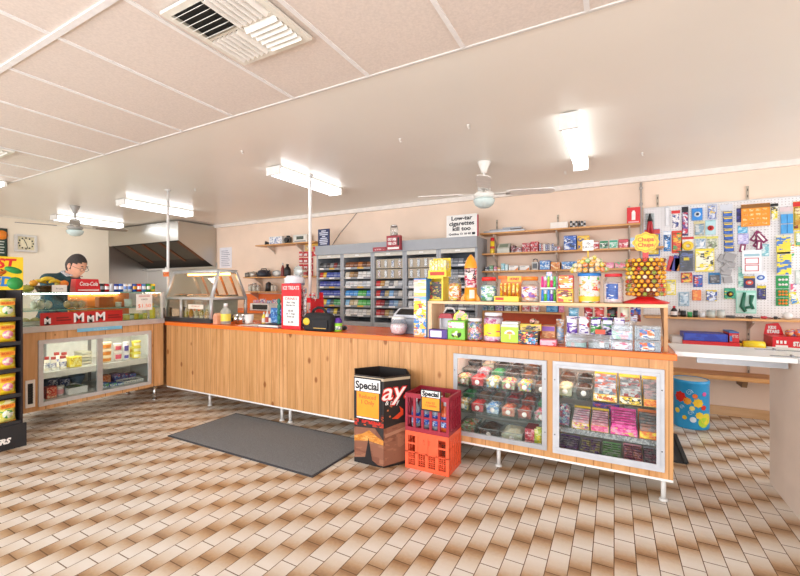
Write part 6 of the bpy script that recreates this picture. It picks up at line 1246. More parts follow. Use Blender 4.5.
hang(645.5, 654.5, 213, 240, G('#e8ecec', .1, .1, .2), None, 'black and red hand tool hanging at the upper left of the pegboard', 'tool', 'hand_tool', .02, 'none', extra=ex_pliers)
hang(644.5, 660, 229, 256, M('#2f62b0', .4), P(['#e8d23a','#e8d23a','#f0e48a','#c8a020'], 30), 'yellow tool pack on blue card behind the flower sign, left of the pegboard', hdr=M('#c8382e', .4), kind='blister', off=.012)
hang(665.5, 669.5, 206, 225.5, M('#c9cccf', .4), M('#e4e6e8', .3), 'long slim pale grey pack hanging at the top of the pegboard', kind='box', dep=.015)
hang(671.5, 680.3, 210, 228.5, M('#f0ecea', .4), P(['#f4f2f0','#2a3a80','#f4f2f0','#e8e4e4'], 40), 'white pack with red header holding a pen, top row of the pegboard', hdr=M('#d8322e'), kind='blister')
hang(682, 688.5, 206.5, 235.5, M('#3a2a5c', .4), P(['#5a3a8a','#c8304a','#e8e8ee','#5a3a8a'], 40), 'tall narrow purple pack with dark header hanging on the pegboard', hdr=M('#1c1c24'), kind='blister')
def ex_round(c1, c2):
    def f_(t, w, h, d): m = MB().lathe([(0,0),(w*.32,0),(w*.28,.012),(0,.014)], 16); m.build('round_item', M(c1, .35), t, (0,-d,h*.45), rot=(PI/2,0,0)); m = MB().lathe([(0,0),(w*.16,0),(0,.006)], 12); m.build('round_centre', M(c2, .35), t, (0,-d-.0145,h*.45), rot=(PI/2,0,0))
    return f_
hang(692, 702.8, 207.5, 220, M('#2a7cc8', .35), M('#2f8ad8', .35), 'bright blue pack with a round window, top row of the pegboard', kind='box', dep=.03, extra=ex_round('#d8e8f4', '#3a4a6a'))
hang(707.5, 717.5, 204, 219.5, M('#b8c0d4', .4), P(['#4a6ab4','#d8dce8','#8a9cc8','#e8c84a'], 45), 'pale blue card of small items, pegboard top row, left of the tall strip', kind='blister')
hang(694, 705.2, 220.8, 235.5, M('#c4bca4', .4), P(['#8aa8b8','#c8ccc8','#6a8494'], 26), 'grey blue double blister pack in the second row of the pegboard', kind='blister', hdr=M('#d8cc9a'))
hang(705.6, 716, 220, 234.5, M('#a4d0d4', .4), M('#b8dce0', .3), 'pale aqua card with a red round item in the second row of the pegboard', kind='flat', extra=ex_round('#d03a34', '#b02a2a'))
# tall strip of seven small bags
t = hang(720.5, 733, 204, 210, M('#d4d8e0', .4), None, 'tall strip card of small blue and yellow bags hanging on the pegboard', kind='none', name='strip_card', cat='strip card', off=.006)
Yq = Yp-.02; zt_2 = Z(727, 211, Yq); zb2 = Z(727, 252, Yq); x0, x1 = X(722, Yq), X(733, Yq); xc_ = (x0+x1)/2
MB().box(-.02,-.0015,zb2-t.location.z,.02,-.0003,0).build('strip_back', M('#c8ccd4', .4), t)
for k in range(7):
    zz = zt_2-(zt_2-zb2)*(k+1)/7; xx = X(722+.35*k, Yq); packet((xc_+.002*k, Yp-.02, zz), (x1-x0)*.9, (zt_2-zb2)/7*.97, .014, P(['#2a5cb0','#3a6cc4','#24509c'], 50, k), 'small blue bag with yellow band, %s from the top of the tall strip' % ORD[k], 'small bag', 'small_bag', 0, 'bags on the tall strip', band=M('#ecd02e', .4))
# row with torches, tape
hang(663.8, 671, 231, 251, M('#2f86cc', .4), P(['#2f86cc','#e8eef2','#1c3a6a'], 24), 'blue torch pack in the middle left of the pegboard', kind='blister', dep=.02, hdr=M('#e8eef2'))
hang(671.8, 682.5, 230.5, 253, M('#d8402e', .4), P(['#e8782a','#d8342a','#3a9a5a','#f0c03a'], 26), 'orange and red tool pack right of the blue torch pack', kind='blister')
def ex_tape(t, w, h, d): m = MB().lathe([(w*.14,0),(w*.4,0),(w*.4,.02),(w*.14,.02),(w*.14,0)], 20); m.build('tape_roll', M('#f0cc3a', .4), t, (w*.08,-.0022,h*.36), rot=(PI/2,0,0))
hang(679.8, 694, 236.5, 251, M('#e8e4de', .4), None, 'white card with a yellow tape roll and red top band on the pegboard', kind='none', hdr=M('#c8382e'), extra=ex_tape, dep=.024)
hang(694.6, 706, 236, 249.5, M('#c8d4dc', .4), P(['#e8ecee','#a8bccc','#7a98b4'], 34), 'clear pack of pale blue fittings beside the yellow tape card', kind='blister', hdr=M('#d8d46a'))
hang(706.6, 718.5, 236, 249.5, M('#d8d8c4', .4), P(['#e8e8dc','#8a9a7a','#5a5c50','#c8ccb4'], 34), 'white and olive pack beside the pale blue fittings on the pegboard', kind='blister', hdr=M('#d8d46a'))
hang(679.5, 693.5, 250.5, 271, M('#3c3f46', .4), P(['#4a4d55','#3a3d44','#4a4d55','#5a6aa0'], 20), 'dark grey case in a black pack in the middle of the pegboard', kind='box', dep=.03, off=.018, extra=lambda t, w, h, d: MB().box(-w*.2,-d-.002,h*.52,w*.2,-d-.0005,h*.66).build('yellow_badge', M('#d8c43a'), t))
hang(695.5, 714.5, 248.5, 271.5, M('#f0dc3a', .4), P(['#f4f0d8','#f4f0d8','#f0dc3a','#4a4a30'], 22), 'bright yellow framed pack in the middle of the pegboard', kind='flat', off=.02)
def book(p0, p1, pt, pb_, c, lab, rot): hang(p0, p1, pt, pb_, M(c, .4), M(c, .4), lab, 'book', 'thin_book', .012, 'box', .02, rot)
book(666, 671.5, 256, 271, '#c82c34', 'thin red book tilted in the lower left of the pegboard', .2); book(668.5, 677, 255, 270.5, '#3a3a98', 'dark blue thin book tilted beside the red one on the pegboard', .32); book(674.5, 680.5, 256.5, 271, '#d88a2e', 'orange thin book beside the dark blue one on the pegboard', 0)
# grey hooks
for k, (a, b_, pt, pb_, r_) in enumerate([(716,726,254,262,.5),(722,734,252,261,.35),(723,735.5,262,267,.1),(720,731,268,275,.2),(724,733,276,283,-.1),(719,725,262,270,.8)]):
    hang(a, b_, pt, pb_, M('#b8b6b4', .35, .3), M('#8f8d8c', .35, .3), 'grey metal fitting card below the tall blue and yellow strip, %s from the top' % ORD[k], 'metal fitting', 'fitting_card', .02, 'box', .006+.007*k, r_, 'grey fittings on the pegboard')
# orange fishing card etc
def ex_orange(t, w, h, d):
    for i in range(4):
        for j in range(4): MB().box(-w*.44+i*w*.225,-.0045,h*(.08+.2*j),-w*.44+i*w*.225+w*.16,-.0034,h*(.17+.2*j)).build('small_pocket', P(['#f0c06a','#f4dca0','#e8a040','#d8742a'], 60, i), t)
hang(741.5, 770.5, 203.5, 226, M('#e8921e', .4), M('#ea9626', .4), 'wide orange card of small items at the top of the pegboard', kind='flat', hdr=M('#8a5a20'), extra=ex_orange, off=.03)
hang(736.8, 742, 208, 222, M('#2c2a60', .4), P(['#2c2a60','#4a48a0'], 30), 'dark navy pack peeking out left of the wide orange card', kind='flat')
hang(770.8, 778.6, 203, 220.5, M('#f0ece0', .4), P(['#f0ece0','#e8d43a','#f0ece0','#2c2c2c'], 30), 'white and yellow pack with black header right of the wide orange card', kind='blister', hdr=BLACK)
def ex_blocks(t, w, h, d):
    m = MB()
    for i in range(2):
        for j in range(2): m.box(-w*.44+i*w*.46,-d,h*(.04+.36*j),-w*.44+i*w*.46+w*.42,-.0022,h*(.36+.36*j))
    m.build('blue_block', M('#4aa0dc', .35), t)
hang(780.5, 794, 206, 234.5, M('#c8c8c8', .4), None, 'card with four light blue blocks under a white header, pegboard top right', kind='none', hdr=M('#d8c4c4'), extra=ex_blocks, dep=.02)
hang(793.5, 808, 201, 230, M('#d8b83a', .4), P(['#8a4a3a','#c8b04a','#b8862e','#e8d8a8'], 20), 'red headed pack with brown contents at the right photo edge of the pegboard', kind='blister', hdr=M('#d02a24'))
hang(795, 808, 231, 246, M('#e8d43a', .4), P(['#6ab08a','#e4ece0','#3a8a5a'], 24), 'yellow and green pack at the right photo edge below the red headed pack', kind='blister')
hang(738, 748, 225.5, 233, M('#5ab0d8', .4), P(['#5ab0d8','#a8d8ec'], 30), 'light blue card below the left of the wide orange card', kind='flat')
hang(738, 749, 233.5, 244, M('#a8a4d4', .4), P(['#b8b4e0','#d4d2ec','#8a88c0'], 30), 'lavender card below the light blue card on the pegboard', kind='flat')
for k, (a, b_, pt, pb_, r_) in enumerate([(749,755,230,241,.55),(752,758,234,247,.5),(757,763,233,249,-.1),(763,769,229,242,-.6),(739,745,244,252,.15),(756,761,240,250,.1)]):
    hang(a, b_, pt, pb_, M('#8a1f5a', .4), M('#7c1a50', .4), 'maroon and white narrow packet fanned out below the wide orange card, %s of the fan' % ORD[k], 'narrow packet', 'narrow_packet', .006, 'flat', .006+.006*k, r_, 'maroon packets on the pegboard', lambda t, w, h, d: MB().box(-w*.2,-.0042,h*.15,w*.2,-.0033,h*.8).build('white_strip', WHITE, t))
hang(762, 769.5, 244, 256, M('#8ac8d0', .4), P(['#8ac8d0','#d8ecec','#5a98a8'], 30), 'aqua card behind the red outlined white card on the pegboard', kind='flat')
def ex_redframe(t, w, h, d):
    m = MB()
    for z0_ in (.1, .4): m.box(-w*.36,-.0036,h*z0_,w*.36,-.0024,h*(z0_+.03)).box(-w*.36,-.0036,h*(z0_+.24),w*.36,-.0024,h*(z0_+.27)).box(-w*.36,-.0036,h*z0_,-w*.32,-.0024,h*(z0_+.27)).box(w*.32,-.0036,h*z0_,w*.36,-.0024,h*(z0_+.27))
    m.build('red_outline', M('#c83a44', .4), t); MB().box(-w*.4,-.0036,h*.74,w*.4,-.0024,h*.84).build('blue_title', M('#9ac0cc', .4), t)
hang(742.5, 762, 250, 273.5, M('#eef2f2', .4), None, 'large white card with two red outlined panels on the pegboard', kind='none', extra=ex_redframe, off=.045)
def ex_ring(c1, c2):
    def f_(t, w, h, d):
        m = MB().lathe([(w*.2,0),(w*.34,0),(w*.34,.002),(w*.2,.002),(w*.2,0)], 18); m.v = [(v[0], v[1]*.8, v[2]) for v in m.v]; m.build('ring_print', M(c1), t, (0,-.0023,h*.45), rot=(PI/2,0,0)); m = MB().lathe([(0,0),(w*.17,0),(w*.17,.002),(0,.002)], 14); m.v = [(v[0], v[1]*.8, v[2]) for v in m.v]; m.build('centre_print', M(c2), t, (0,-.0023,h*.45), rot=(PI/2,0,0))
    return f_
hang(756, 768, 271.5, 282.5, M('#e8eef4', .4), None, 'white and blue card with an oval ring tilted on the pegboard', kind='none', extra=ex_ring('#3a6cc0', '#c8dcf0'), rot=-.12)
hang(744, 755.5, 276, 288, M('#2c2f5c', .4), None, 'navy card with a red ring on the pegboard', kind='none', extra=ex_ring('#e0503a', '#f0d8c8'), off=.012, hdr=M('#d8b03a'))
hang(738.5, 744, 267, 287, M('#bfe0d4', .4), P(['#bfe0d4','#6ab0a0'], 30), 'slim mint green pack left of the navy card on the pegboard', kind='flat')
hang(681.5, 692.5, 272.5, 282.5, M('#c82c24', .4), P(['#c82c24','#e8c02e','#2c2c2c','#c82c24'], 28), 'red and yellow pack in the lower left of the pegboard', kind='box', dep=.03)
hang(693.5, 703, 275, 287, M('#2f5cb0', .4), P(['#2f5cb0','#c83a34','#e4e8f0'], 28), 'blue and red battery pack in the lower left of the pegboard', kind='blister', dep=.02)
hang(709, 721.5, 272.5, 284, M('#3a8ac4', .4), P(['#4a4c50','#8a8c90','#3a3c40'], 26), 'blue headed pack with a dark grey item in the lower middle of the pegboard', kind='blister', dep=.03, hdr=M('#3a8ac4'))
hang(666, 676, 279.5, 295, M('#e8d84a', .4), P(['#f0ecd4','#e8d84a','#b8b8a0'], 24), 'yellow and white pack beside the right edge of the lollipop tree', kind='blister')
hang(678.5, 689.5, 292, 306, M('#a8c4d4', .4), P(['#c4d8e4','#8aa8bc','#e4ecf0'], 26), 'pale grey blue blister pack in the bottom row of the pegboard', kind='blister')
hang(692.5, 701.5, 290, 300.5, M('#e8782a', .4), P(['#e8782a','#f0a84a','#d83a2a'], 26), 'orange pack in the bottom row of the pegboard', kind='box', dep=.025)
hang(706.5, 717.5, 290, 301, M('#e8d034', .4), P(['#2c4c98','#dfe6f4','#2c4c98','#e8d034'], 30), 'yellow and blue pack with white dots in the bottom row of the pegboard', kind='box', dep=.025)
hang(724.5, 736, 288, 299, M('#1f9a72', .4), P(['#1f9a72','#2aae84','#e8c43a'], 20), 'green pack with a black and yellow item in the bottom row of the pegboard', kind='box', dep=.02, extra=ex_round('#2a2a2c', '#e8c43a'))
def ex_gun(t, w, h, d):
    m = MB(); m.tube([(-w*.1,-d,h*.92),(-w*.22,-d,h*.3),(-w*.05,-d,h*.08)], [.012,.02,.014], 8); m.tube([(w*.26,-d,h*.8),(w*.2,-d,h*.45),(w*.32,-d,h*.2)], [.02,.012,.014], 8); m.tube([(-.05*w,-d,h*.25),(w*.3,-d,h*.3)], .012, 8); m.build('tool_body', M('#1d6a50', .4), t)
hang(736.5, 757, 290.5, 313.5, M('#9adcc8', .4), M('#c4ecdf', .3), 'large mint green pack holding a dark green hand tool at the bottom of the pegboard', kind='flat', extra=ex_gun, dep=.02, off=.012)
hang(757.5, 766.5, 285.5, 299.5, M('#2c2f62', .4), P(['#2c2f62','#4a4c8a','#d8d24a'], 26), 'navy pack with yellow header in the bottom row of the pegboard', kind='blister', hdr=M('#e0cc3a'))
# notes and balls column
for k, (pt, pb_, lab) in enumerate([(235,254,'yellow pad with a blue strip, upper pad of the notes column'),(252,274.5,'yellow pad with blue squares, lower pad of the notes column')]):
    hang(776.5+.5*k, 791+k, pt, pb_, M('#e8e2c0', .4), P(['#f0dc4a','#f0dc4a','#ecd640','#4a7cc0'], 12, 5+k), lab+' on the pegboard', 'note pad', 'note_pad', .012, 'box', .006+.01*k, 0, None)
def ex_balls(c):
    def f_(t, w, h, d):
        for i in range(3):
            for j in range(2): m = MB(); m.ball((-w*.26+i*w*.26,-.017,h*(.3+.38*j)), w*.125, 10); m.build('ball', M(c, .4), t)
    return f_
for k, (pt, pb_, c, n_) in enumerate([(275.5,288.5,'#f2f0ea','white balls, topmost'),(289,297.2,'#f0903a','orange balls, middle'),(297.6,306,'#f08a34','orange balls, lowest')]):
    hang(777-.0*k, 790, pt, pb_, M('#1f9a52', .4), None, 'green card of six %s of the ball cards on the pegboard' % n_, 'ball card', 'ball_card', .03, 'none', .004, 0, 'ball cards', ex_balls(c))
hang(787, 795, 243, 257, M('#d8ecd8', .4), P(['#f0f4f0','#58b070','#e05a5a'], 26), 'white and green card behind the notes column on the pegboard', kind='flat')
for k, (a, b_, pt, pb_, cs) in enumerate([(791,797,283,292,['#f0ece8','#e05a7a','#4a9ad0']),(792,800,292,304,['#e8e03a','#3a8ad0','#f0f0e8']),(796,804,270,284,['#c8d4cc','#e4e8e4'])]):
    hang(a, b_, pt, pb_, M(cs[0], .4), P(cs, 40, k), 'colourful small pack at the right photo edge of the pegboard, %s' % ['upper one of the pair','lower one of the pair','pale one above the pair'][k], kind='flat', rot=-.25 if k == 1 else 0)
# ================================================================== WALL SHELVES UNDER THE PEGBOARD
zp = .972; shelf(0, 0, zp, 4.78, 'timber shelf directly under the pegboard holding tins and tools', x0=X(645, 4.78), x1=2.2, brackets=(748,))
standard(748.5, .36, .95, 'slotted bracket rail on the wall under the pegboard shelf')
zg = .72; shelf(0, 0, zg, 4.55, 'lower wall shelf holding flat game boxes behind the white counter flap', x0=X(669, 4.55), x1=2.2)
zl = .435; shelf(0, 0, zl, 4.75, 'lowest deep wall shelf above the blue drum', TIMB, .04, x0=X(669, 4.75), x1=1.95)
t = thing('shelf_bracket', 'small dark timber bracket under the lowest wall shelf at right', 'bracket', (X(752, 4.6), 4.8, zl-.0405)); MB().prism([(0,0),(.225,0),(.225,-.07),(.04,-.07)], -.02, .02, 'x').build('bracket_block', M('#8a6a4a', .5), t)
def tin(p0, p1, pt, c, lid, lab, r_=None, z=zp, Y=4.84):
    x, w, h = slot(p0, p1, pt, Y, z+.001); t = thing('tin', lab, 'tin', (x, Y+w/2, z+.001)); MB().lathe([(0,.0005),(w*.47,.0005),(w*.48,h*.85),(0,h*.85)], 18).build('tin_body', M(c, .35), t); MB().lathe([(w*.5,h*.855),(w*.5,h*.97),(w*.45,h),(0,h)], 18).build('lid', M(lid, .35), t)
x, w, h = slot(670.5, 678, 306, 4.84, zp+.001); bottle((x, 4.86, zp+.001), w/2*.9, h, M('#2a2426', .35), M('#c8323a'), 'dark bottle with red cap and white label on the shelf under the pegboard', lab=M('#e8e0dc'))
x, w, h = slot(678.5, 682, 309, 4.9, zp+.001); bottle((x, 4.95, zp+.001), w/2*.9, h, M('#3a3436', .35), BLACK, 'smaller dark bottle behind the red capped bottle on the shelf under the pegboard', lab=M('#c8bcb8'))
tin(680.5, 686.5, 310.5, '#1f1f22', '#2c2c30', 'black tin on the shelf under the pegboard'); tin(687.5, 692.8, 312, '#3a9a5a', '#58b870', 'green tin on the shelf under the pegboard'); tin(693.3, 698.5, 310.5, '#2c3a38', '#1c1c1e', 'dark tin with black lid on the shelf under the pegboard'); tin(699.2, 705.8, 312.5, '#d8dce0', '#eceef0', 'small white tin on the shelf under the pegboard'); tin(707, 716.5, 310.5, '#c4ccc4', '#a8b0ac', 'grey green tin on the shelf under the pegboard'); tin(717.5, 726, 310.2, '#d0d4cc', '#b4bcb8', 'pale tin at the right of the grey green tin under the pegboard')
for k, (a, b_, c, h_, lab) in enumerate([(727,745,'#5a5c60','#3a3c40','long grey flat tool, leftmost one,'),(747,761,'#2c2e34','#4a4c54','black flat tool'),(762,774,'#c83a44','#8a2028','red handled tool'),(775,782,'#2c2e34','#1c1e20','short black tool')]):
    Y = 4.82; x0, x1 = X(a, Y), X(b_, Y); t = thing('hand_tool', lab+' lying on the shelf under the pegboard', 'tool', ((x0+x1)/2, Y+.03, zp+.001)); L = x1-x0; MB().tube([(-L/2,0,.014),(-L*.05,0,.014),(0,0,.011)], [.012,.0135,.008], 8).build('handle', M(c, .4), t); MB().tube([(-.01,0,.012),(L/2,.004,.01)], .006, 6).build('blade', M(h_, .35), t)
x, w, h = slot(784, 795, 312.5, 4.83, zp+.001); t = thing('sanding_sponge', 'white crumpled packet at the right end of the tools on the shelf', 'packet', (x, 4.87, zp+.001)); m = MB(); m.ball((0,0,h*.5), w/2, 12, 0, (1,.7,h/w)); m.build('packet_body', M('#e8e6e2', .4), t)
# game boxes
def gbox(p0, p1, pt, pb_, Y, z, d, cs, lab, tx=None):
    x0, x1 = X(p0, Y), X(p1, Y); h = Z((p0+p1)/2, pt, Y)-z; w = x1-x0; t = carton(((x0+x1)/2, Y+d/2, z), w, h, d, M(cs[0], .35), P(cs[1:], 20, stretch=(.5,1,1)), lab, 'game box', 'game_box')
    if tx: text(tx, h*.6, WHITE, t, (w*.15,-d/2-.002,h*.5), w=w*.5)
    return h
Yg = 4.6; z = zg+.001
gbox(672, 682.5, 336.5, 0, 4.66, z, .2, ['#e4e2de','#e4e2de','#d0ccc8'], 'white flat box at the left end of the game boxes')
x0, x1 = X(683, Yg), X(740, Yg); w = x1-x0; h = Z(710, 341, Yg)-z
t = carton(((x0+x1)/2, Yg+.15, z), w, .045, .3, M('#d8262c', .35), None, 'long red flat game box, bottom of the stack on the lower wall shelf', 'game box', 'game_box'); z2 = z+.046
t = carton((x0+.17*1.0, Yg+.13, z2), .33, .07, .25, M('#2a3fae', .35), P(['#2a3fae','#3450c0'], 12), 'blue game box lying on the long red box at left', 'game box', 'game_box')
t = carton((x0+.34+(w-.34)/2, Yg+.13, z2), w-.35, .085, .25, M('#d02a34', .35), P(['#d8303a','#c82630'], 12), 'red and blue game box lying on the long red box at right', 'game box', 'game_box'); text('FAST TRACK', .04, WHITE, t, ((w-.35)*.1,-.1275,.055), w=(w-.35)*.6); MB().box(-(w-.35)*.46,-.1262,.01,-(w-.35)*.2,-.1255,.06).build('picture_panel', M('#4a8ac8'), t); MB().box(-(w-.35)/2,-.125,.0855,(w-.35)/2,.125,.095).build('box_lid', M('#3f7ac0', .35), t)
x0, x1 = X(740.5, 4.56), X(771.5, 4.56); t = thing('game_tray', 'yellow toy tray with dark pieces on the lower wall shelf', 'toy', ((x0+x1)/2, 4.72, z)); w = x1-x0; h = Z(755, 341, 4.58)-z
m = MB(); m.tube([(-w/2+.03,-.1,h*.45),(0,-.1,h*.42),(w/2-.03,-.1,h*.45)], [.035,.042,.035], 10); m.build('tray_roll', M('#f0d224', .35), t); MB().box(-w/2+.01,-.06,.0005,w/2-.01,.1,h*.5).build('tray_body', M('#f0cf20', .35), t, bevel=.01)
m = MB()
for k in range(5): m.box(-w*.38+k*w*.17,-.03,h*.51,-w*.38+k*w*.17+w*.13,.06,h*(.72+.06*(k % 2)))
m.build('dark_pieces', P(['#2c2a2a','#8a2a2a','#4a4440'], 40), t)
x0, x1 = X(772.5, 4.6), X(812, 4.6); w = x1-x0; h = Z(786, 337, 4.6)-z
t = thing('lolly_carton', 'red display carton of sweets with white star lettering at the right photo edge', 'carton', ((x0+x1)/2, 4.72, z)); MB().box(-w/2,-.12,.0005,w/2,.12,h).build('box_body', M('#d8222c', .35), t); MB().prism([(-w/2,h+.0005),(w*.05,h+.0005),(-w*.02,h*1.55),(-w*.1,h*1.9),(-w*.44,h*1.78)],.112,.116,'y').build('header_card', M('#d8222c', .35), t)
text('STARS', h*.42, WHITE, t, (w*.22,-.1215,h*.5), w=w*.38, bold=.003); m = MB().box(-w*.42,-.1215,h*.14,-w*.1,-.1205,h*.38)
for k in range(3): m.box(-w*.4+k*w*.1,-.1215,h*.5,-w*.34+k*w*.1,-.1205,h*.72)
m.build('white_panels', WHITE, t); text('KIDS', h*.3, WHITE, t, (-w*.27,.1105,h*1.52), w=w*.22, bold=.002); text('STARS', h*.34, WHITE, t, (-w*.24,.1105,h*1.2), w=w*.34, bold=.003)
m = MB()
for k in range(5): m.ball((w*.06+k*w*.09,-.02+.04*(k % 2),h*.98+.03), .034, 10)
m.build('sweets', P(['#d8782a','#3f8ac0','#e8c08a','#c83a2a'], 40), t)
# ================================================================== SERVICE BENCH AND COUNTER FLAP AT RIGHT
PB = M('#e4d6c8', .5, vary=.04, vs=5); WTOP = M('#eeeeec', .3, vary=.02)
t = sbench = thing('service_bench', 'beige panelled service bench with white top at the right edge of the photo', 'bench', (0,0,0))
MB().box(.88,1.3,.0005,.9,3.41,.848).build('side_panel', PB, t); MB().box(.9005,3.39,.0005,1.7,3.41,.848).build('rear_panel', PB, t); MB().box(.9005,1.3,.0005,1.7,1.32,.848).build('front_panel', PB, t); MB().box(1.68,1.3205,.0005,1.7,3.3895,.848).build('end_panel', PB, t); MB().box(.868,1.28,.8485,1.72,3.43,.876).build('bench_top', WTOP, t, bevel=.003)
t = thing('counter_flap', 'white lift up counter flap bridging from the orange counter to the service bench', 'counter flap', (.316, 2.9, .8485)); fx = .866-.316
MB().box(0,0,0,fx,.43,.0275).build('flap_board', WTOP, t, bevel=.003); rx0, rx1 = X(696.5, 3.04)-.316, .862-.316
MB().box(rx0,.13,-.05,rx1,.15,-.001).build('support_rail', M('#b4b6b8', .35, .3), t); MB().box(rx0-.06,.1,-.008,rx0,.16,-.0005).build('support_plate', M('#9a9c9e', .35, .3), t)
for y in (.06, .34):
    hm = MB().box(fx-.1,y-.012,.0278,fx-.004,y+.012,.031).cyl((fx-.008,y-.016,.034),(fx-.008,y+.016,.034), .006); hm.build('strap_hinge', M('#8f9194', .3, .6), t); MB().box(.872,2.9+y-.012,.8763,.99,2.9+y+.012,.8795).build('hinge_plate', M('#8f9194', .3, .6), sbench)
# ================================================================== SWEET SHELF UNIT ON THE COUNTER
zu0, zu1 = 1.137, 1.158; YU = 2.85; ux0, ux1 = X(427.5, YU), X(668, YU)
t = thing('counter_shelf', 'pale timber shelf unit standing on the orange counter carrying sweet jars', 'shelf unit', (0,0,0))
MB().box(ux0,YU,zu0,ux1,YU+.27,zu1).build('shelf_board', RAW, t, bevel=.0015)
MB().box(ux0,YU+.002,ZQ,ux0+.035,YU+.27,zu0-.0005).build('end_panel', wood('#efd6b2','#dfbb8c',axis=2,scale=8), t)
MB().box(ux1-.02,YU+.002,ZQ,ux1,YU+.03,zu0-.0005).build('front_post', wood('#d9a873','#c48f5a',axis=2,scale=8), t); MB().prism([(YU+.0305,zu0-.0005),(YU+.26,zu0-.0005),(YU+.0305,zu0-.19)], ux1-.02, ux1-.004, 'x').build('corner_gusset', wood('#a97a4c','#8f6238',axis=1,scale=8), t)
MB().box(ux1-.02,YU+.245,ZQ,ux1-.002,YU+.27,zu0-.195).build('rear_post', wood('#d9a873','#c48f5a',axis=2,scale=8), t)
ZS = zu1+.001; Yt = 2.885
def top(p0, p1, pt, Y=Yt): return slot(p0, p1, pt, Y, ZS)
# 1 yellow tiered display
x, w, h = top(427.5, 443, 277); t = thing('sweet_display', 'yellow framed display box with dark sweets window at the left end of the sweet shelf', 'display box', (x, Yt+.06, ZS)); k = .012
MB().box(-w/2,-.06,.0005,-w/2+k,.06,h).box(w/2-k,-.06,.0005,w/2,.06,h).box(-w/2+k,-.06,.0005,w/2-k,.06,k).box(-w/2+k,-.06,h-k,w/2-k,.06,h).box(-w/2+k,.05,k,w/2-k,.06,h-k).build('frame', M('#f0d428', .35), t); MB().box(-w/2+k+.001,-.045,k+.001,w/2-k-.001,.049,h*.8).build('sweets', P(['#2c2420','#3a2c22','#d8b82e','#a83a2a','#2c2420','#5a7a3a'], 30), t)
z2 = ZS+h+.001; x2, w2_, h2 = slot(428, 446, 257.5, Yt, z2); t = thing('sweet_display', 'bright yellow box of upright sweets stacked on the framed display box', 'display box', (x2, Yt+.055, z2)); MB().box(-w2_/2,-.05,.0005,w2_/2,.05,h2*.34).build('box_body', M('#f2d624', .35), t); MB().box(-w2_/2,.04,h2*.345,w2_/2,.05,h2).build('back_card', M('#f0d22a', .35), t)
for k in range(6): MB().box(-w2_*.46+k*w2_*.155,-.04,h2*.345,-w2_*.46+k*w2_*.155+w2_*.13,.035,h2*(.9-.05*(k % 2))).build('sweet_stick', P(['#f0e06a','#d8d8b0','#e8c42a','#f4f0d0'], 40, k), t)
MB().box(-w2_*.4,-.0512,h2*.08,w2_*.4,-.0502,h2*.26).build('red_lettering', M('#c8482a'), t)
# 2 jar, 3 rocket
x, w, h = top(446.5, 459, 276.5); jar((x, Yt+w/2, ZS), w/2, h, G('#eef2f4', .12, .05, .1), P(['#e8942a','#f0d84a','#f4ece0','#d8602a'], 34), 'clear jar of orange and yellow sweets left of the rocket on the sweet shelf', lab=P(['#f0e8da','#f0b030','#e8782a'], 30), level=.75)
x, w, h = top(461.5, 475, 254); R = w*.5; t = thing('rocket_dispenser', 'orange rocket shaped sweet dispenser with pointed nose on the sweet shelf', 'dispenser', (x, Yt+R+.01, ZS)); OO = M('#f2a028', .3)
MB().lathe([(0,.0005),(R*.9,.0005),(R*.94,.006),(R*.9,h*.29),(0,h*.29)], 22).build('rocket_base', OO, t); MB().lathe([(R*.86,h*.2905),(R*.9,h*.32),(R*.92,h*.5),(R*.88,h*.7),(0,h*.7)], 22).build('clear_body', P(['#f0e4dc','#c83a5a','#3a3030','#e8c8b0','#e8d0d8'], 26), t)
MB().lathe([(R*.92,h*.7),(R*.93,h*.72),(R*.8,h*.83),(R*.5,h*.93),(R*.12,h),(0,h)], 22).build('nose_cone', OO, t)
for a in (PI+.15, -.2, PI/2): 
    f_ = MB().prism([(R*.86,.001),(R*1.5,.001),(R*1.45,h*.06),(R*.9,h*.17)], -.006, .006, 'y'); f_.build('fin', OO, t, rot=(0,0,a))
MB().lathe([(R*.955,h*.06),(R*.93,h*.24)], 6, a0=-PI/2+.1, a1=-PI/2+.9).build('price_label', M('#f4e6d0'), t)
# 4 jar red lid
x, w, h = top(478.5, 495, 277); jar((x, Yt+w/2, ZS), w/2, h, M('#e0261f', .35), P(['#7fc07a','#d8ecdc','#3f9a5a','#cfe0ea','#5a8ac0'], 30), 'clear jar of green wrapped sweets with bright red lid on the sweet shelf', lab=P(['#e8f0ec','#4a8ac8','#6ab06a'], 30))
# 5 yellow counter display of tubes
x, w, h = top(494, 518.5, 275); t = thing('sweet_display', 'yellow and orange counter display with a row of upright candy tubes', 'display box', (x, Yt+.07, ZS)); yb_ = h*.2
MB().box(-w/2,-.07,.0005,w/2,.06,yb_).build('tray', M('#f6d41c', .35), t); MB().box(-w*.44,-.0712,yb_*.3,-w*.1,-.0702,yb_*.8).build('red_title', M('#e0402a'), t)
MB().box(-w*.4,.062,.0005,w/2,.068,h*.97).build('back_card', M('#f08a24', .35), t); MB().box(-w*.12,.056,h*.76,w*.46,.0605,h*.97).build('title_band', M('#f2c420', .35), t); text('HONEY', h*.14, M('#c82c20'), t, (w*.18,.0545,h*.86), w=w*.4, bold=.001); MB().box(-w/2,.05,h*.86,-w*.14,.0608,h*.99).build('flag_card', M('#f07a20'), t)
for k in range(5): q = MB().lathe([(0,yb_+.0005),(w*.06,yb_+.0005),(w*.06,h*.64),(w*.035,h*.7),(0,h*.7)], 10); q.build('candy_tube', P(['#f0cc2a','#e8b020','#f4e890','#d86a2a'], 40, k), t, (-w*.3+k*w*.17,.0,0))
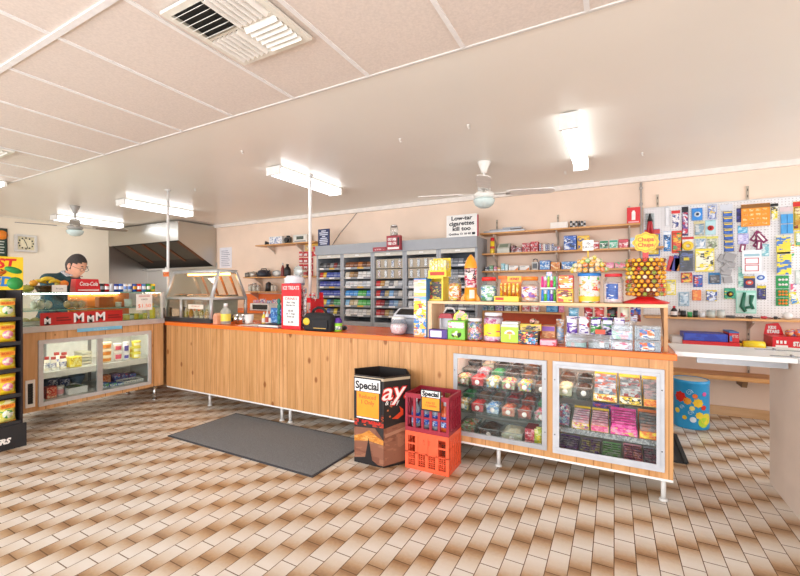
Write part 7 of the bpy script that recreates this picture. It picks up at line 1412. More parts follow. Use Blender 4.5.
# 6 jar orange lid
x, w, h = top(519.3, 538, 276.5); jar((x, Yt+w/2, ZS), w/2, h, M('#f08a2a', .35), P(['#f0dcd0','#e8c8b0','#e0a070','#f4ece4'], 30), 'clear jar with orange lid and purple printed label on the sweet shelf', lab=P(['#f2e8e4','#e8823a','#8a5ab0','#f4f0ee'], 26))
# 7 lipstick candy: two tiers of tubes
x, w, h = top(540, 555.5, 275); t = thing('candy_stand', 'two tier stand of neon pink, green and purple candy tubes on the sweet shelf', 'candy stand', (x, Yt+.05, ZS))
for z_ in (0, h*.5): MB().box(-w/2,-.045,z_+.0005,w/2,.045,z_+.008).build('tier', M('#e8f0f4', .3), t)
MB().box(-w/2,.047,.0005,w/2,.052,h*.95).build('back_card', M('#d8e4f0', .4), t); MB().box(-w*.15,.0,h*.87+.008,w*.2,.006,h*1.12).build('header_figure', P(['#f0b0c8','#7ab8e8','#f4e4ec'], 40), t)
nc = ['#f03a8a','#f25a9a','#a0d83a','#e82a7a','#58c85a','#3a8ae0','#58c83a','#4a9ae8','#7a4ac0','#5aa83a']
for r_ in range(2):
    for k in range(5):
        c = nc[k if r_ else k+5]; z_ = r_*h*.5+.0085; q = MB().lathe([(0,z_),(w*.085,z_),(w*.085,z_+h*.25),(w*.06,z_+h*.26)], 10); q2 = MB().lathe([(0,z_+h*.2601),(w*.075,z_+h*.2601),(w*.07,z_+h*.4),(0,z_+h*.42)], 10)
        o = q.build('candy_tube', M(c, .3), t, (-w*.4+k*w*.2,-.01,0)); q2.build('tube_cap', M('#f2f0f4' if k % 2 else c, .3), o)
# 8 red and yellow biscuits display
x, w, h = top(556.5, 573, 276); carton((x, Yt+.05, ZS), w, h*.52, .1, M('#e8b420', .35), P(['#e8b420','#f0d04a','#c8382a','#7a3a1c','#f4ead4'], 22), 'yellow display box of biscuits with a red round badge on the sweet shelf', 'display box', 'sweet_display')
zz = ZS+h*.52+.001
carton((x+.005, Yt+.055, zz), w*.9, h*.5, .08, M('#d82c24', .35), P(['#d82c24','#f0e4dc','#e8a030','#f0c040'], 24), 'red and yellow display box stacked on the biscuit box on the sweet shelf', 'display box', 'sweet_display')
# 9 big tub of lollipops
x, w, h = top(577, 600.5, 273); R = w*.49; t = thing('lollipop_tub', 'big clear printed tub with blue rim filled with lollipops on the sweet shelf', 'tub', (x, Yt+R, ZS)); tubx, tuby = x, Yt+R
MB().lathe([(0,.0005),(R*.92,.0005),(R*.95,.01),(R,h*.9)], 26).build('tub_wall', P(['#e8e8e2','#f0ead8','#e6e4dc','#e8503a','#eceae4','#f0e6c8','#e9e9e4','#6ab84a','#e8e4da','#eceae6','#f0a030','#f0d8a0'], 34), t); MB().lathe([(R*1.0,h*.9),(R*1.06,h*.9),(R*1.06,h),(R*.95,h),(R*.9,h*.93),(0,h*.93)], 26).build('tub_rim', M('#2f86d8', .3), t); MB().lathe([(R*.962,.012),(R*.985,h*.22)], 26).build('yellow_band', M('#f2d23a', .3), t)
lolm = {}
LC = [('#f0b04a','#f4ead8','orange'),('#e8d85a','#f6f2dc','lemon'),('#e8884a','#f4e6d8','peach'),('#a8d08a','#f0f4e4','lime'),('#f0dcae','#f6f2ea','cream')]
def lolly_mesh(c1, c2, r, L):
    m = MB(); m.ball((0,0,0), r, 10, 0); m.lathe([(r*.82,r*.3),(r*.9,r*.42),(r*.7,r*.72),(r*.78,r*.62),(r*.82,r*.3)], 10, 1); m.cyl((0,0,-r*.9),(0,0,-L), .0022, n=5, m=2); return m.mesh('lollipop', [M(c1, .25), M(c2, .25), WHITE])
for k, (c1, c2, n_) in enumerate(LC): lolm[k] = lolly_mesh(c1, c2, .0168, .075)
def fromleft(k, n, a):
    vis = -PI*.93 < (a+PI) % (2*PI)-PI < -.05
    return (ORD+['thirteenth','fourteenth'])[round((((a+PI) % (2*PI)-PI)+PI*.93)/(2*PI/n))]+' from left' if vis else 'on the far side'
rg = random.Random(3)
for ring, (nn, rr, zz, lean) in enumerate([(18, R*1.36, h+.022, 1.18), (15, R*1.15, h+.052, .9), (11, R*.8, h+.078, .6), (6, R*.4, h+.098, .3)]):
    for k in range(nn):
        a = 2*PI*k/nn+ring*.3; ci = rg.randrange(5); o = bpy.data.objects.new('lollipop', lolm[ci]); C.objects.link(o); o.location = (tubx+rr*math.cos(a)*1.12, tuby+rr*math.sin(a)*.9, ZS+zz+rg.uniform(-.005,.005)); d = Vector((math.cos(a)*math.sin(lean), math.sin(a)*math.sin(lean), math.cos(lean))); o.rotation_euler = d.to_track_quat('Z', 'Y').to_euler()
        tag(o, '%s lollipop in the blue rimmed tub, %s of heap, %s' % (LC[ci][2], ['drooping outer ring','second ring','third ring','top cluster'][ring], fromleft(k, nn, a)), 'lollipop', 'lollipops in the blue rimmed tub')
x0, x1 = X(582.5, Yt+.06), X(593.5, Yt+.06); z1_ = Z(588, 240, Yt+.06); z0_ = Z(588, 250.5, Yt+.06); t = thing('price_card', 'small white price card on a yellow stick above the lollipop tub', 'price card', ((x0+x1)/2, tuby, ZS+h*.94)); zo = ZS+h*.94
MB().box(x0-(x0+x1)/2,-.002,z0_-zo,x1-(x0+x1)/2,.002,z1_-zo).build('card_panel', WHITE, t); MB().cyl((0,.004,.001),(0,.004,z1_-zo-.01), .004, n=8).build('stick', M('#f0cc2a', .4), t); text('10c\nEACH', (z1_-z0_)*.36, INK, t, (0,-.003,(z0_+z1_)/2-zo))
# 10 jar with red lid and blue label
x, w, h = top(603, 624, 273.5); jar((x, Yt+w/2, ZS), w/2, h, M('#d8303a', .35), P(['#f4ecec','#f0dcd8','#e8c8c8','#f6f2f0'], 30), 'large clear jar with red rim and blue label beside the lollipop tub', lab=None, lidh=.07)
tj = [o for o in C.objects if o.get('label', '').startswith('large clear jar with red rim')][0]; MB().lathe([(w/2*1.015,h*.14),(w/2*1.015,h*.66)], 10, a0=-PI/2-.75, a1=-PI/2+.45).build('jar_label', P(['#2a4f9a','#3f6ab4','#2a4f9a','#e4e8f0'], 22), tj)
# 11 lollipop tree
xl = X(645.5, 2.98); Ltx, Lty = xl, 2.985; Rb = .115
t = thing('lollipop_tree', 'round lollipop display tree with red base and yellow flower shaped sign', 'display stand', (Ltx, Lty, ZS)); zA, zB_ = Z(645, 297, 2.9)-ZS+.01, Z(645, 258, 2.9)-ZS
MB().lathe([(0,.0005),(.128,.0005),(.13,.008),(.06,.03),(.035,.05),(.03,.07),(0,.07)], 28).build('red_base', M('#d81f22', .3), t); MB().cyl((0,0,.0705),(0,0,zB_+.06), .012).build('post', M('#d81f22', .3), t)
Rd = .066; MB().lathe([(.02,zA-.012),(Rd,zA-.008),(Rd,zB_),(.02,zB_+.004)], 24).build('lollipop_drum', M('#8a4a2a', .5), t)
sgz = Z(645, 242, 2.95)-ZS; m = MB(); n = 48; pts = []
for i in range(n): a = 2*PI*i/n; r_ = .062*(1+.07*math.cos(8*a)); pts.append((r_*1.12*math.cos(a), sgz+r_*math.sin(a)))
MB().box(-.016,-.012,zB_+.005,.016,-.006,sgz-.04).build('sign_stem', M('#d8221f', .3), t)
fs_ = m.prism(pts, -.014, -.006, 'y').build('flower_sign', M('#f6c41c', .35), t); m = MB(); m.prism([(p[0]*.86, sgz+(p[1]-sgz)*.86) for p in pts], -.0155, -.0142, 'y'); m.build('sign_ring', M('#f07a28', .35), fs_); m = MB(); m.prism([(p[0]*.8, sgz+(p[1]-sgz)*.8) for p in pts], -.0168, -.0157, 'y'); m.build('sign_face', M('#f8d228', .35), fs_)
text('Chupa\nChups', .036, M('#d8281e', .4), fs_, (0,-.018,sgz), w=.088, bold=.0008)
t.rotation_euler = (0,0,0)
tree = {}; TC = [('#f0c030','#c8352a','yellow and red'),('#e8a02a','#8a3a24','amber and brown'),('#f4d85a','#4a8a3a','yellow and green'),('#f0e4c4','#c8402e','cream and red'),('#e08a3a','#5a2a4a','orange and plum'),('#c83a30','#f0d8a0','red and cream'),('#7a3a22','#e8c84a','brown and yellow'),('#c8702a','#f0e0b0','caramel and cream'),('#8a9a3a','#f0e8b0','olive and cream')]
for k, (c1, c2, n_) in enumerate(TC):
    m = MB(); r = .0128; m.ball((0,0,0), r, 10, 0); m.lathe([(r*.72,r*.55),(r*.78,r*.5),(r*1.0,r*.1),(r*1.05,-.0005),(r*.99,-.001)], 10, 1); m.v = [(v[0], v[1], -v[2]) for v in m.v]; m.cyl((0,0,-r*.9),(0,0,-.05), .002, n=5, m=2); tree[k] = m.mesh('lollipop', [M(c1, .25), M(c2, .3), WHITE])
rg = random.Random(11); NR, NC = 9, 19
for r_ in range(NR):
    for k in range(NC):
        a = 2*PI*(k+.5*(r_ % 2))/NC; ci = rg.choice([0,0,1,1,2,3,4,5,6,7,8]); o = bpy.data.objects.new('lollipop', tree[ci]); C.objects.link(o); rr = Rd+.034; o.location = (Ltx+rr*math.cos(a), Lty+rr*math.sin(a), ZS+zB_-.012-(zB_-zA-.02)*r_/(NR-1)); d = Vector((math.cos(a), math.sin(a), .12)); o.rotation_euler = d.to_track_quat('Z', 'Y').to_euler()
        tag(o, ('%s lollipop on the tree, %s ring from top, %s' % (TC[ci][2], ORD[r_], fromleft(k, NC, a))), 'lollipop', 'lollipops on the tree')
# ================================================================== UNDER THE SWEET SHELF, ON THE COUNTER
Yc = 2.80
def low(p0, p1, pt, Y=Yc, z=ZQ): return slot(p0, p1, pt, Y, z)
# tall poster box
x, w, h = low(413.8, 426.2, 278.5, 2.83); t = thing('tall_candy_box', 'tall narrow box printed yellow, red and blue standing left of the sweet shelf', 'box', (x, 2.83+.05, ZQ)); MB().box(-w/2,-.05,.0005,w/2,.05,h).build('box_body', M('#3a8ad0', .35), t)
for a, b_, cs, nm, sd_ in [(.0,.13,['#e8dcd0','#5a9ad0','#e8a050'],'footer_print',1),(.14,.38,['#3a86cc','#d8302c','#f4ece0','#e8c83a','#d8302c'],'lower_print',2),(.38,.62,['#f2d01e','#f2d01e','#f4f0e0','#d8302c','#f2d01e'],'middle_print',3),(.62,.98,['#f0b0a0','#f2d44a','#7ab8e0','#f4e0d0'],'upper_print',4)]: MB().box(-w*.49,-.0509,h*a,w*.49,-.0502,h*b_).build(nm, P(cs, 24 if sd_ < 4 else 14, sd_, stretch=(1,1,1) if sd_ < 4 else (.3,1,2.5)), t)
x, w, h = low(425.8, 446.5, 329.5, 2.79); t = carton((x+.012, 2.79+.04, ZQ), w*.88, h, .07, M('#4a2a86', .35), None, 'purple box with a white panel at the left front of the sweet shelf'); MB().box(-w*.36,-.0362,h*.16,w*.18,-.0353,h*.86).build('white_panel', M('#f0eef4', .4), t); MB().box(-w*.3,-.037,h*.35,w*.1,-.0363,h*.42).build('lettering_line', M('#b8b4c8'), t)
x, w, h = low(438.5, 451, 307, 2.93); t = thing('toy_house', 'small white toy booth with red roof behind the green box on the counter', 'toy', (x+.01, 2.96, ZQ)); MB().box(-w/2,-.03,.0005,-w/2+.008,.03,h*.62).box(w/2-.008,-.03,.0005,w/2,.03,h*.62).box(-w/2+.008,-.03,.0005,w/2-.008,.03,h*.3).box(-w/2+.008,.022,h*.3,w/2-.008,.03,h*.62).build('booth_walls', M('#e4e2e6', .4), t); MB().prism([(-w*.6,h*.625),(w*.6,h*.625),(w*.4,h*.78),(-w*.4,h*.78)],-.04,.04,'y').build('red_roof', M('#b02a34', .4), t); MB().tube([(-w*.3,0,h*.785),(0,0,h*.98),(w*.5,0,h*.96),(w*.62,0,h*.82)], .007, 6).build('white_loop', WHITE, t)
x, w, h = low(447.5, 464.5, 321); t = thing('candy_box', 'lime green candy box with cutout header on the counter under the sweet shelf', 'box', (x, Yc+.055, ZQ)); GB = M('#7cc832', .35); MB().box(-w/2,-.05,.0005,w/2,.05,h).build('box_body', GB, t); MB().prism([(-w*.46,h+.0005),(w*.46,h+.0005),(w*.42,h*1.3),(w*.2,h*1.48),(-w*.1,h*1.55),(-w*.38,h*1.3)],.044,.049,'y').build('header_card', P(['#8ac83a','#e8e04a','#f0b0b8','#5aa82a'], 26), t)
MB().box(-w*.46,-.0509,h*.62,w*.46,-.0502,h*.92).build('title_band', P(['#f4f0f0','#e06a9a','#f4f4e0'], 34), t); m = MB().lathe([(0,0),(w*.3,0),(w*.3,.001),(0,.001)], 18); m.v = [(v[0], v[1]*.75, v[2]) for v in m.v]; m.build('round_picture', P(['#3a4a34','#9ad83a','#f0f0e0','#2c3a28'], 30), t, (0,-.0502,h*.3), rot=(PI/2,0,0))
x, w, h = low(465, 480.3, 318.5); jar((x, Yc+w/2, ZQ), w/2, h, M('#f0f0ee', .3), P(['#4aa04a','#e8c83a','#d84a3a','#f0f0e8','#4a7ac0','#e890a0'], 55), 'jar of multicoloured ball sweets with white lid on the counter', lidh=.1, level=.85)
x, w, h = low(481, 500.8, 313); jar((x, Yc+w/2, ZQ), w/2, h, M('#f2eef2', .3), P(['#e8a8cc','#f0d0e0','#c84a8a','#f4e8ee'], 40), 'large jar of pink sweets with a yellow label on the counter', lidh=.08, level=.85, lab=P(['#f2dc2a','#f2dc2a','#f2e040','#d8507a'], 18))
x, w, h = low(499.5, 517.8, 322); w *= .96; t = thing('square_jar', 'square clear jar with lime green umbrella label on the counter beside the pink jar', 'jar', (x+.006, Yc+.055, ZQ)); MB().box(-w/2,-.05,.0005,w/2,.05,h*.88).build('jar_body', M('#e0e6d0', .3), t, bevel=.006); MB().box(-w*.46,-.046,h*.885,w*.46,.046,h).build('lid', M('#e6ece6', .3), t, bevel=.004); MB().box(-w*.5,-.0512,h*.03,w*.5,-.0503,h*.76).build('jar_label', M('#b4e02a', .35), t)
m = MB().prism([(.3*w*math.cos(a), h*.42+.2*h*math.sin(a)) for a in [PI*k/12 for k in range(13)]],-.0524,-.0514,'y'); m.build('umbrella_picture', M('#f4f4e8'), t); MB().box(-w*.03,-.0524,h*.18,w*.05,-.0514,h*.42).build('umbrella_handle', M('#f4c8b0'), t); MB().prism([(.18*w*math.cos(a), h*.43+.12*h*math.sin(a)) for a in [PI*k/10 for k in range(11)]],-.0532,-.0526,'y').build('umbrella_stripe', M('#e8a04a'), t)
MULT = P(['#1c1c1e','#1c1c1e','#e8d040','#d8402e','#4a9ad0','#f0ece0'], 36, 2)
x, w, h = low(517.3, 537.5, 331.5, 2.79); w *= .97; t = thing('candy_box', 'black candy box with bright multicoloured print, lower of two on the counter', 'box', (x+.004, 2.79+.05, ZQ)); MB().box(-w/2,-.05,.0005,w/2,.05,h).build('box_body', M('#1f1f22', .35), t); MB().box(-w*.48,-.0509,h*.05,w*.48,-.0502,h*.95).build('front_print', MULT, t); m = MB()
for k in range(9): m.cyl((-w*.44+k*w*.11,-.042,h+.001),(-w*.44+k*w*.11,-.042,h+.0045), .008, n=8)
m.build('sweet_row', P(['#e8d040','#d8402e','#4a9ad0','#f0ece0'], 60), t)
z3 = ZQ+h+.005; x2, w2_, h2 = slot(519.5, 540, 324.5, 2.81, z3); t = thing('candy_box', 'black and yellow candy box lying tilted on the multicoloured black box', 'box', (x2, 2.81+.05, z3)); t.rotation_euler = (0,0,.12); MB().box(-w2_/2,-.04,.0005,w2_/2,.04,h2).build('box_body', M('#e8c82a', .35), t); MB().box(-w2_*.46,-.0409,h2*.1,w2_*.46,-.0402,h2*.9).build('front_print', P(['#242426','#242426','#e8c02a','#c8a87a'], 30), t); m = MB(); m.ball((w2_*.12,0,h2+.018), .02, 10, 0, (1.3,.8,1)); m.ball((w2_*.3,.01,h2+.012), .014, 10); m.build('novelty_topper', P(['#2c2c2e','#c8b08a','#e8a8a0'], 50), t)
x, w, h = low(541.5, 555, 325.5, 2.9); carton((x, 2.95, ZQ), w, h, .09, M('#c8844a', .4), P(['#d89a5a','#b86a34','#c8742e','#e8c080'], 26), 'brown and orange chocolate carton behind the pink box on the counter', band=M('#8a5ab0'))
x, w, h = low(538.7, 555.8, 340, 2.785); t = carton((x+.004, 2.785+.05, ZQ), w*.96, h, .09, M('#f090a4', .35), P(['#f4a0b4','#f2b4c0','#f090a4','#d83a4a'], 20), 'low pink box at the front edge of the counter under the sweet shelf')
x, w, h = low(555.5, 563.5, 319.5, 2.9); packet((x, 2.94, ZQ), w, h, .04, P(['#c8b49a','#8aa8c8','#d8d4cc','#a87a5a'], 26), 'clear bag of mixed sweets standing between the chocolate carton and the purple packs')
# stepped row of purple packs on a clear stand
t = thing('display_step', 'long clear plastic step that carries the purple chocolate packs', 'display step', (0,0,0)); sx0, sx1 = X(565, 2.9), X(630, 2.9); zst = Z(600, 336.5, 2.9)
MB().box(sx0,2.895,ZQ,sx1,2.899,zst).box(sx0,2.895,zst+.0003,sx1,3.0,zst+.004).box(sx0,3.001,ZQ,sx1,3.006,zst+.09).build('step_front', CLEAR, t); zst2 = zst+.09
MB().box(sx0,3.0015,zst2+.0003,sx1+.04,3.08,zst2+.004).box(sx0,3.076,ZQ,sx1+.04,3.08,zst2).build('step_back', CLEAR, t)
fl = [('#6a3fb0',['#5a2f9e','#f0ecf4','#7a58b8','#3a2a5a'],'purple and grape',566,577),('#6a3fb0',['#f0ecf4','#c83a44','#5a2f9e','#f4f0f4'],'purple and red',578,589.3),('#6a3fb0',['#4a9a4a','#f0f4ec','#5a2f9e','#7ab86a'],'purple and green',590.3,601),('#5a3a9e',['#4a8a54','#6a4ab0','#e4e0f0','#3a2a6a'],'purple and dark green',602,613),('#8a6ac8',['#f4f2f8','#e4dcf0','#6a3fb0','#f4f2f8'],'white and lilac',614,625)]
for k, (c, cs, n_, a, b_) in enumerate(fl):
    x, w, h = slot(a, b_, 316.5+.4*k, 2.91, zst+.0045); packet((x, 2.945, zst+.0045), w, h, .035, P(cs, 22, k), '%s chocolate pack, front row on the clear step, %s from left' % (n_, ORD[k]), 'chocolate pack', 'chocolate_pack', group='purple packs on the step', band=M('#f0ecf6', .35))
for k, (a, b_, pt, cs, n_) in enumerate([(568,579,308,['#8ac4dc','#e8f2f4','#4a94b8'],'light blue'),(583.5,593,307.5,['#b02a34','#c83a44','#e8d8d4','#7a1c24'],'red'),(594,604.5,307.5,['#b42c30','#d85048','#f0e0d8'],'bright red'),(606.5,618,307,['#2a2422','#1c1a1a','#3a8a4a','#b83a30'],'black and green'),(620,629.5,306.5,['#eae6bc','#f0ecd0','#d84a5a','#eae6bc'],'cream with red marks'),(630.3,641.5,307,['#2c5ab0','#e8ecf4','#7a3a24','#c8443a'],'blue')]):
    x, w, h = slot(a, b_, pt, 3.02, zst2+.0045); packet((x, 3.045, zst2+.0045), w*.96, h, .03, P(cs, 24, k+6), '%s chocolate pack, back row under the sweet shelf, %s from left' % (n_, ORD[k]), 'chocolate pack', 'chocolate_pack', group='packs in the back row under the shelf')
x0, x1 = X(595.3, 2.885), X(605.3, 2.885); z0, z1 = Z(600, 328, 2.885), Z(600, 323.5, 2.885); t = thing('price_ticket', 'small orange red price ticket in front of the green purple pack', 'price ticket', ((x0+x1)/2, 2.89, zst+.0045)); MB().box((x0-x1)/2,-.001,.012,(x1-x0)/2,.001,.012+z1-z0).build('ticket_card', M('#f0502a', .4), t); MB().cyl((0,.003,.0),(0,.003,.02), .002, n=6).build('ticket_stem', WHITE, t)
# clear sweet boxes
def cbx(p0, p1, pt, Y, z, fill, lab, tick=None, lev=.7, d=.085):
    x, w, h = slot(p0, p1, pt, Y, z); w *= .97; t = thing('clear_sweet_box', lab, 'plastic box', (x, Y+d/2, z), 0, 'clear plastic sweet boxes'); k = .003
    MB().box(-w/2,-d/2,.0005,w/2,d/2,k).box(-w/2,-d/2,k,w/2,-d/2+k,h-.006).box(-w/2,d/2-k,k,w/2,d/2,h-.006).box(-w/2,-d/2+k,k,-w/2+k,d/2-k,h-.006).box(w/2-k,-d/2+k,k,w/2,d/2-k,h-.006).build('box_body', G('#f4f7f8', .08, .05, .05), t)
    MB().box(-w/2-.002,-d/2-.002,h-.0055,w/2+.002,d/2+.002,h).build('lid', G('#f0f4f6', .1, .05, .16), t); MB().box(-w/2+.005,-d/2+.005,.004,w/2-.005,d/2-.005,h*lev).build('contents', fill, t)
    if tick: MB().box(-w*.3 if tick[1] else w*.05,-d/2-.0012,h*.2,w*.25,-d/2-.0003,h*.78).build('front_label', tick[0], t)
    return h
h1 = cbx(565.3, 587, 338.2, 2.785, ZQ, P(['#7aa89a','#c88a7a','#8ab4a4'], 16), 'low clear box of teal sweets at the counter front, leftmost of the clear boxes', None, .5)
h2 = cbx(588, 609.6, 339.5, 2.785, ZQ, P(['#8a9490','#a4a8a4','#6a7470'], 30), 'clear box with a red edged ticket, second of the lower clear boxes', (P(['#f0ecea','#e8d8d4','#d84a44'], 20), 0), .6)
h3 = cbx(610.6, 633.2, 340, 2.785, ZQ, P(['#f0eaec','#d8c8d0','#e8e4e8','#b08a9a'], 40), 'clear box of pale wrapped sweets, third of the lower clear boxes', (P(['#f4f2f4','#e8dce4','#c8708a'], 26), 1), .7)
h4 = cbx(634.2, 661.5, 340.5, 2.785, ZQ, P(['#5a6470','#7a848c','#4a545c'], 30), 'clear box with orange and blue label, right end of the lower row', (P(['#e8702a','#f4ecd8','#4a7ab8','#d8442a'], 30), 1), .8)
cbx(611.2, 633, 325.5, 2.787, ZQ+h3+.001, P(['#f4f0f0','#e87a8a','#8ac8a0','#f0e8ec','#7a9ad8'], 30), 'clear box of coloured sweets, upper box on the pale wrapped sweets', None, .6)
cbx(634.4, 661.2, 326.5, 2.787, ZQ+h4+.001, P(['#5a6470','#7a848c','#4a545c'], 30), 'clear box with orange and blue label, upper one at the right end', (P(['#4a7ab8','#f4ecd8','#e8702a','#3a5a98'], 30), 1), .8)
# ================================================================== SWEETS IN THE DISPLAY WINDOWS
yi0, yi1 = 2.86, YCB-.03
def dshelf(x0, x1, z, y0=yi0-.02): return MB().box(x0, y0, z-.006, x1, yi1, z).build('glass_shelf', SHG, counter_b)
A0, A1, B0, B1 = -1.058, -.3855, -.3635, .273
# three stepped tiers: compute heights from the sight lines of the shelf fronts
zA1 = Z(490, 388, 2.87); zA2 = Z(500, 415.5, 2.87); zA3 = .152
for z in (zA1, zA2): dshelf(A0, A1, z)
tubm = {}
def sweet_tub(x, y, z, w, d, h, cs, lab, sc=60, tick=True, grp='open sweet tubs', sd=0, tall=1.0, cat='sweet tub'):
    t = thing('sweet_tub', lab, cat, (x, y, z), 0, grp); k = .0025; key = (round(w,3), round(d,3), round(h,3))
    if key not in tubm:
        m = MB(); b = .88; n = 4
        o = [(-w/2,-d/2),(w/2,-d/2),(w/2,d/2),(-w/2,d/2)]
        vs = [(x_*b,y_*b,.0005) for x_,y_ in o]+[(x_,y_,h) for x_,y_ in o]+[(x_*b*.96,y_*b*.96,.003) for x_,y_ in o]+[(x_-math.copysign(k,x_),y_-math.copysign(k,y_),h) for x_,y_ in o]
        fs = [(3,2,1,0),(8,9,10,11)]
        for i in range(4): j = (i+1) % 4; fs += [(i,j,j+4,i+4),(i+8,i+12,j+12,j+8),(i+4,j+4,j+12,i+12)]
        m.add(vs, fs); rim = MB().box(-w/2-.003,-d/2-.003,h,w/2+.003,-d/2+.001,h+.004).box(-w/2-.003,d/2-.001,h,w/2+.003,d/2+.003,h+.004).box(-w/2-.003,-d/2+.001,h,-w/2+.001,d/2-.001,h+.004).box(w/2-.001,-d/2+.001,h,w/2+.003,d/2-.001,h+.004)
        g = MB(); N = 7; rr = random.Random(len(tubm)); vv = []
        for j in range(N+1):
            for i in range(N+1):
                u, v = i/N, j/N; e = min(u, 1-u, v, 1-v); kk = .95 if e > 0 else .93; vv.append(((u-.5)*w*kk, (v-.5)*d*kk, h*(.8+.42*tall*min(1, e*3.2))+rr.uniform(-.006,.007)))
        ff = [(j*(N+1)+i, j*(N+1)+i+1, (j+1)*(N+1)+i+1, (j+1)*(N+1)+i) for j in range(N) for i in range(N)]; nb = len(vv)
        edge = [i for i in range(N+1)]+[j*(N+1)+N for j in range(1,N+1)]+[N*(N+1)+i for i in range(N-1,-1,-1)]+[j*(N+1) for j in range(N-1,0,-1)]
        vv += [(vv[i][0]*.9, vv[i][1]*.9, .004) for i in edge]; ne = len(edge); ff += [(edge[i], edge[(i+1) % ne], nb+(i+1) % ne, nb+i) for i in range(ne)]+[tuple(nb+i for i in range(ne-1,-1,-1))]
        g.add(vv, ff, 0, False); tubm[key] = (m.mesh('tub_body', [G('#f4f8f8', .08, .05, .03)]), rim.mesh('rim', [G('#f6fafa', .12, .05, .25)]), g)
    a, b_, g = tubm[key]
    for nm, me in (('tub_body', a), ('rim', b_)): o = bpy.data.objects.new(nm, me); C.objects.link(o); o.parent = t
    g.build('sweets', P(cs, sc, sd), t)
    if tick: MB().lathe([(0,0),(.017,0),(.017,.0015),(0,.0015)], 14).build('round_ticket', WHITE, t, (0,-d/2*.945-.003,h*.5), rot=(PI/2-.08,0,0))
    return t
SW = dict(red=['#d8262a','#c81c24','#e8484a'], mix=['#e8d06a','#f0e8d0','#6aa8d8','#e89a3a'], pastel=['#e8d8b8','#d8486a','#8ab86a','#e8c86a'], rainbow=['#f0503a','#58c048','#f0d03a','#f09ab0','#4aa8d8'], brown=['#5a3826','#7a4c30','#8a5a3a'], choc=['#3a261c','#4a3022','#2c1c16'], blue=['#4a8ad0','#8ab8e4','#e4ecf4'], peach=['#e88a6a','#f0b89a','#e0604a'], brick=['#a83a24','#c85034','#7a2c1c'], pinkgreen=['#e88aa0','#7ab88a','#d84a5a','#f0c8c8'], white=['#f0e6c8','#e8dab4','#f6f0dc'], dark=['#2c2622','#3a302a','#1f1b18'], green=['#3a9a5a','#5ab87a','#2c7a44'], pinkw=['#f0b0c0','#f6e0e4','#e07a90'], deepred=['#8a1c24','#a82a30','#6a141c'], grey=['#6a645c','#8a8478','#4a443e'], cream=['#efe0b4','#e4cf96','#f4ead0'])
colx = [X(p, 2.9) for p in (459.5, 474, 488.5, 503.5, 519, 532)]
colx = [-1.005+.1125*i for i in range(6)]
tiers = [(zA1+.001, [['pastel','red','mix','pastel','rainbow','brown'],['grey','pinkw','green','dark','brown','choc'],['dark','white','dark','choc','brown','dark']], 'top', .0),
         (zA2+.001, [['mix','red','blue','peach','brick','pinkgreen'],['green','brown','brown','deepred','brick','green'],['brown','pinkw','pinkgreen','red','deepred','red']], 'middle', .0)]
rn = ['front','second','back']; word = dict(pastel='pastel mixed', pinkw='pink and white', pinkgreen='pink and green', mix='yellow and blue mixed', deepred='deep red', choc='chocolate', rainbow='rainbow coloured', brick='brick red')
for z, rows_, nm, _ in tiers:
    for r_, row in enumerate(rows_):
        for k, s in enumerate(row):
            yy = 2.925+.145*r_
            m_ = sweet_tub(colx[k], yy, z+.0008, .098, .128, .062, SW[s], 'tub of %s sweets, left window %s shelf, %s row, %s from left' % (word.get(s, s), nm, rn[r_], ORD[k]), sd=k+r_*7+(0 if nm == 'top' else 3), tick=r_ == 0)
            # rear rows stand on rising steps
            if r_:
                m_.location.z += .03*r_
st = []
for z, nm in ((zA1+.0004, 'top'), (zA2+.0004, 'middle')):
    o = MB().box(A0+.008, 2.925+.145-.07, z, A1-.004, 2.925+.145+.07, z+.029).box(A0+.008, 2.925+.29-.0695, z, A1-.004, 2.925+.29+.07, z+.059).build('display_riser', M('#dfe2e0', .4), counter_b)
z = .152
for k, (a, b_, s, n_, hh) in enumerate([(459.5,476,['#d8d8c8','#7ab86a','#e07a6a'],'clear tub of green and red sweets',.075),(479,500,SW['choc'],'wide tub of dark chocolates',.07),(501,524,SW['white'],'wide tub of white sweets',.07)]):
    x0, x1 = X(a, 2.92), X(b_, 2.92); sweet_tub((x0+x1)/2, 2.99, z, (x1-x0)*.97, .2, hh, s, n_+' on the floor of the left window', sd=k, tick=k > 0)
x0, x1 = X(525, 2.92), X(536.5, 2.92); xq = (x0+x1)/2
for k in range(3): carton((xq, 2.97, z+.04*k+.0005), (x1-x0)*.95, .038, .14, M('#c83a4a', .35), P(['#d84a5a','#f0d8d8','#a82a3a','#e8a0a8'], 40, k), 'pink red packet in the small pile on the floor of the left window, %s' % ['bottom','middle','top'][k], group='pile of pink red packets')
for k in range(2):
    packet((X(540.5, 2.9)-.015+.004*k, 2.89+.05*k, z), .05, .13, .02, P(['#e8d83a','#b8c83a','#f0ecb0'], 30, k), 'yellow green packet at the right of the left window floor, %s' % ['front','rear'][k], group='yellow green packets')
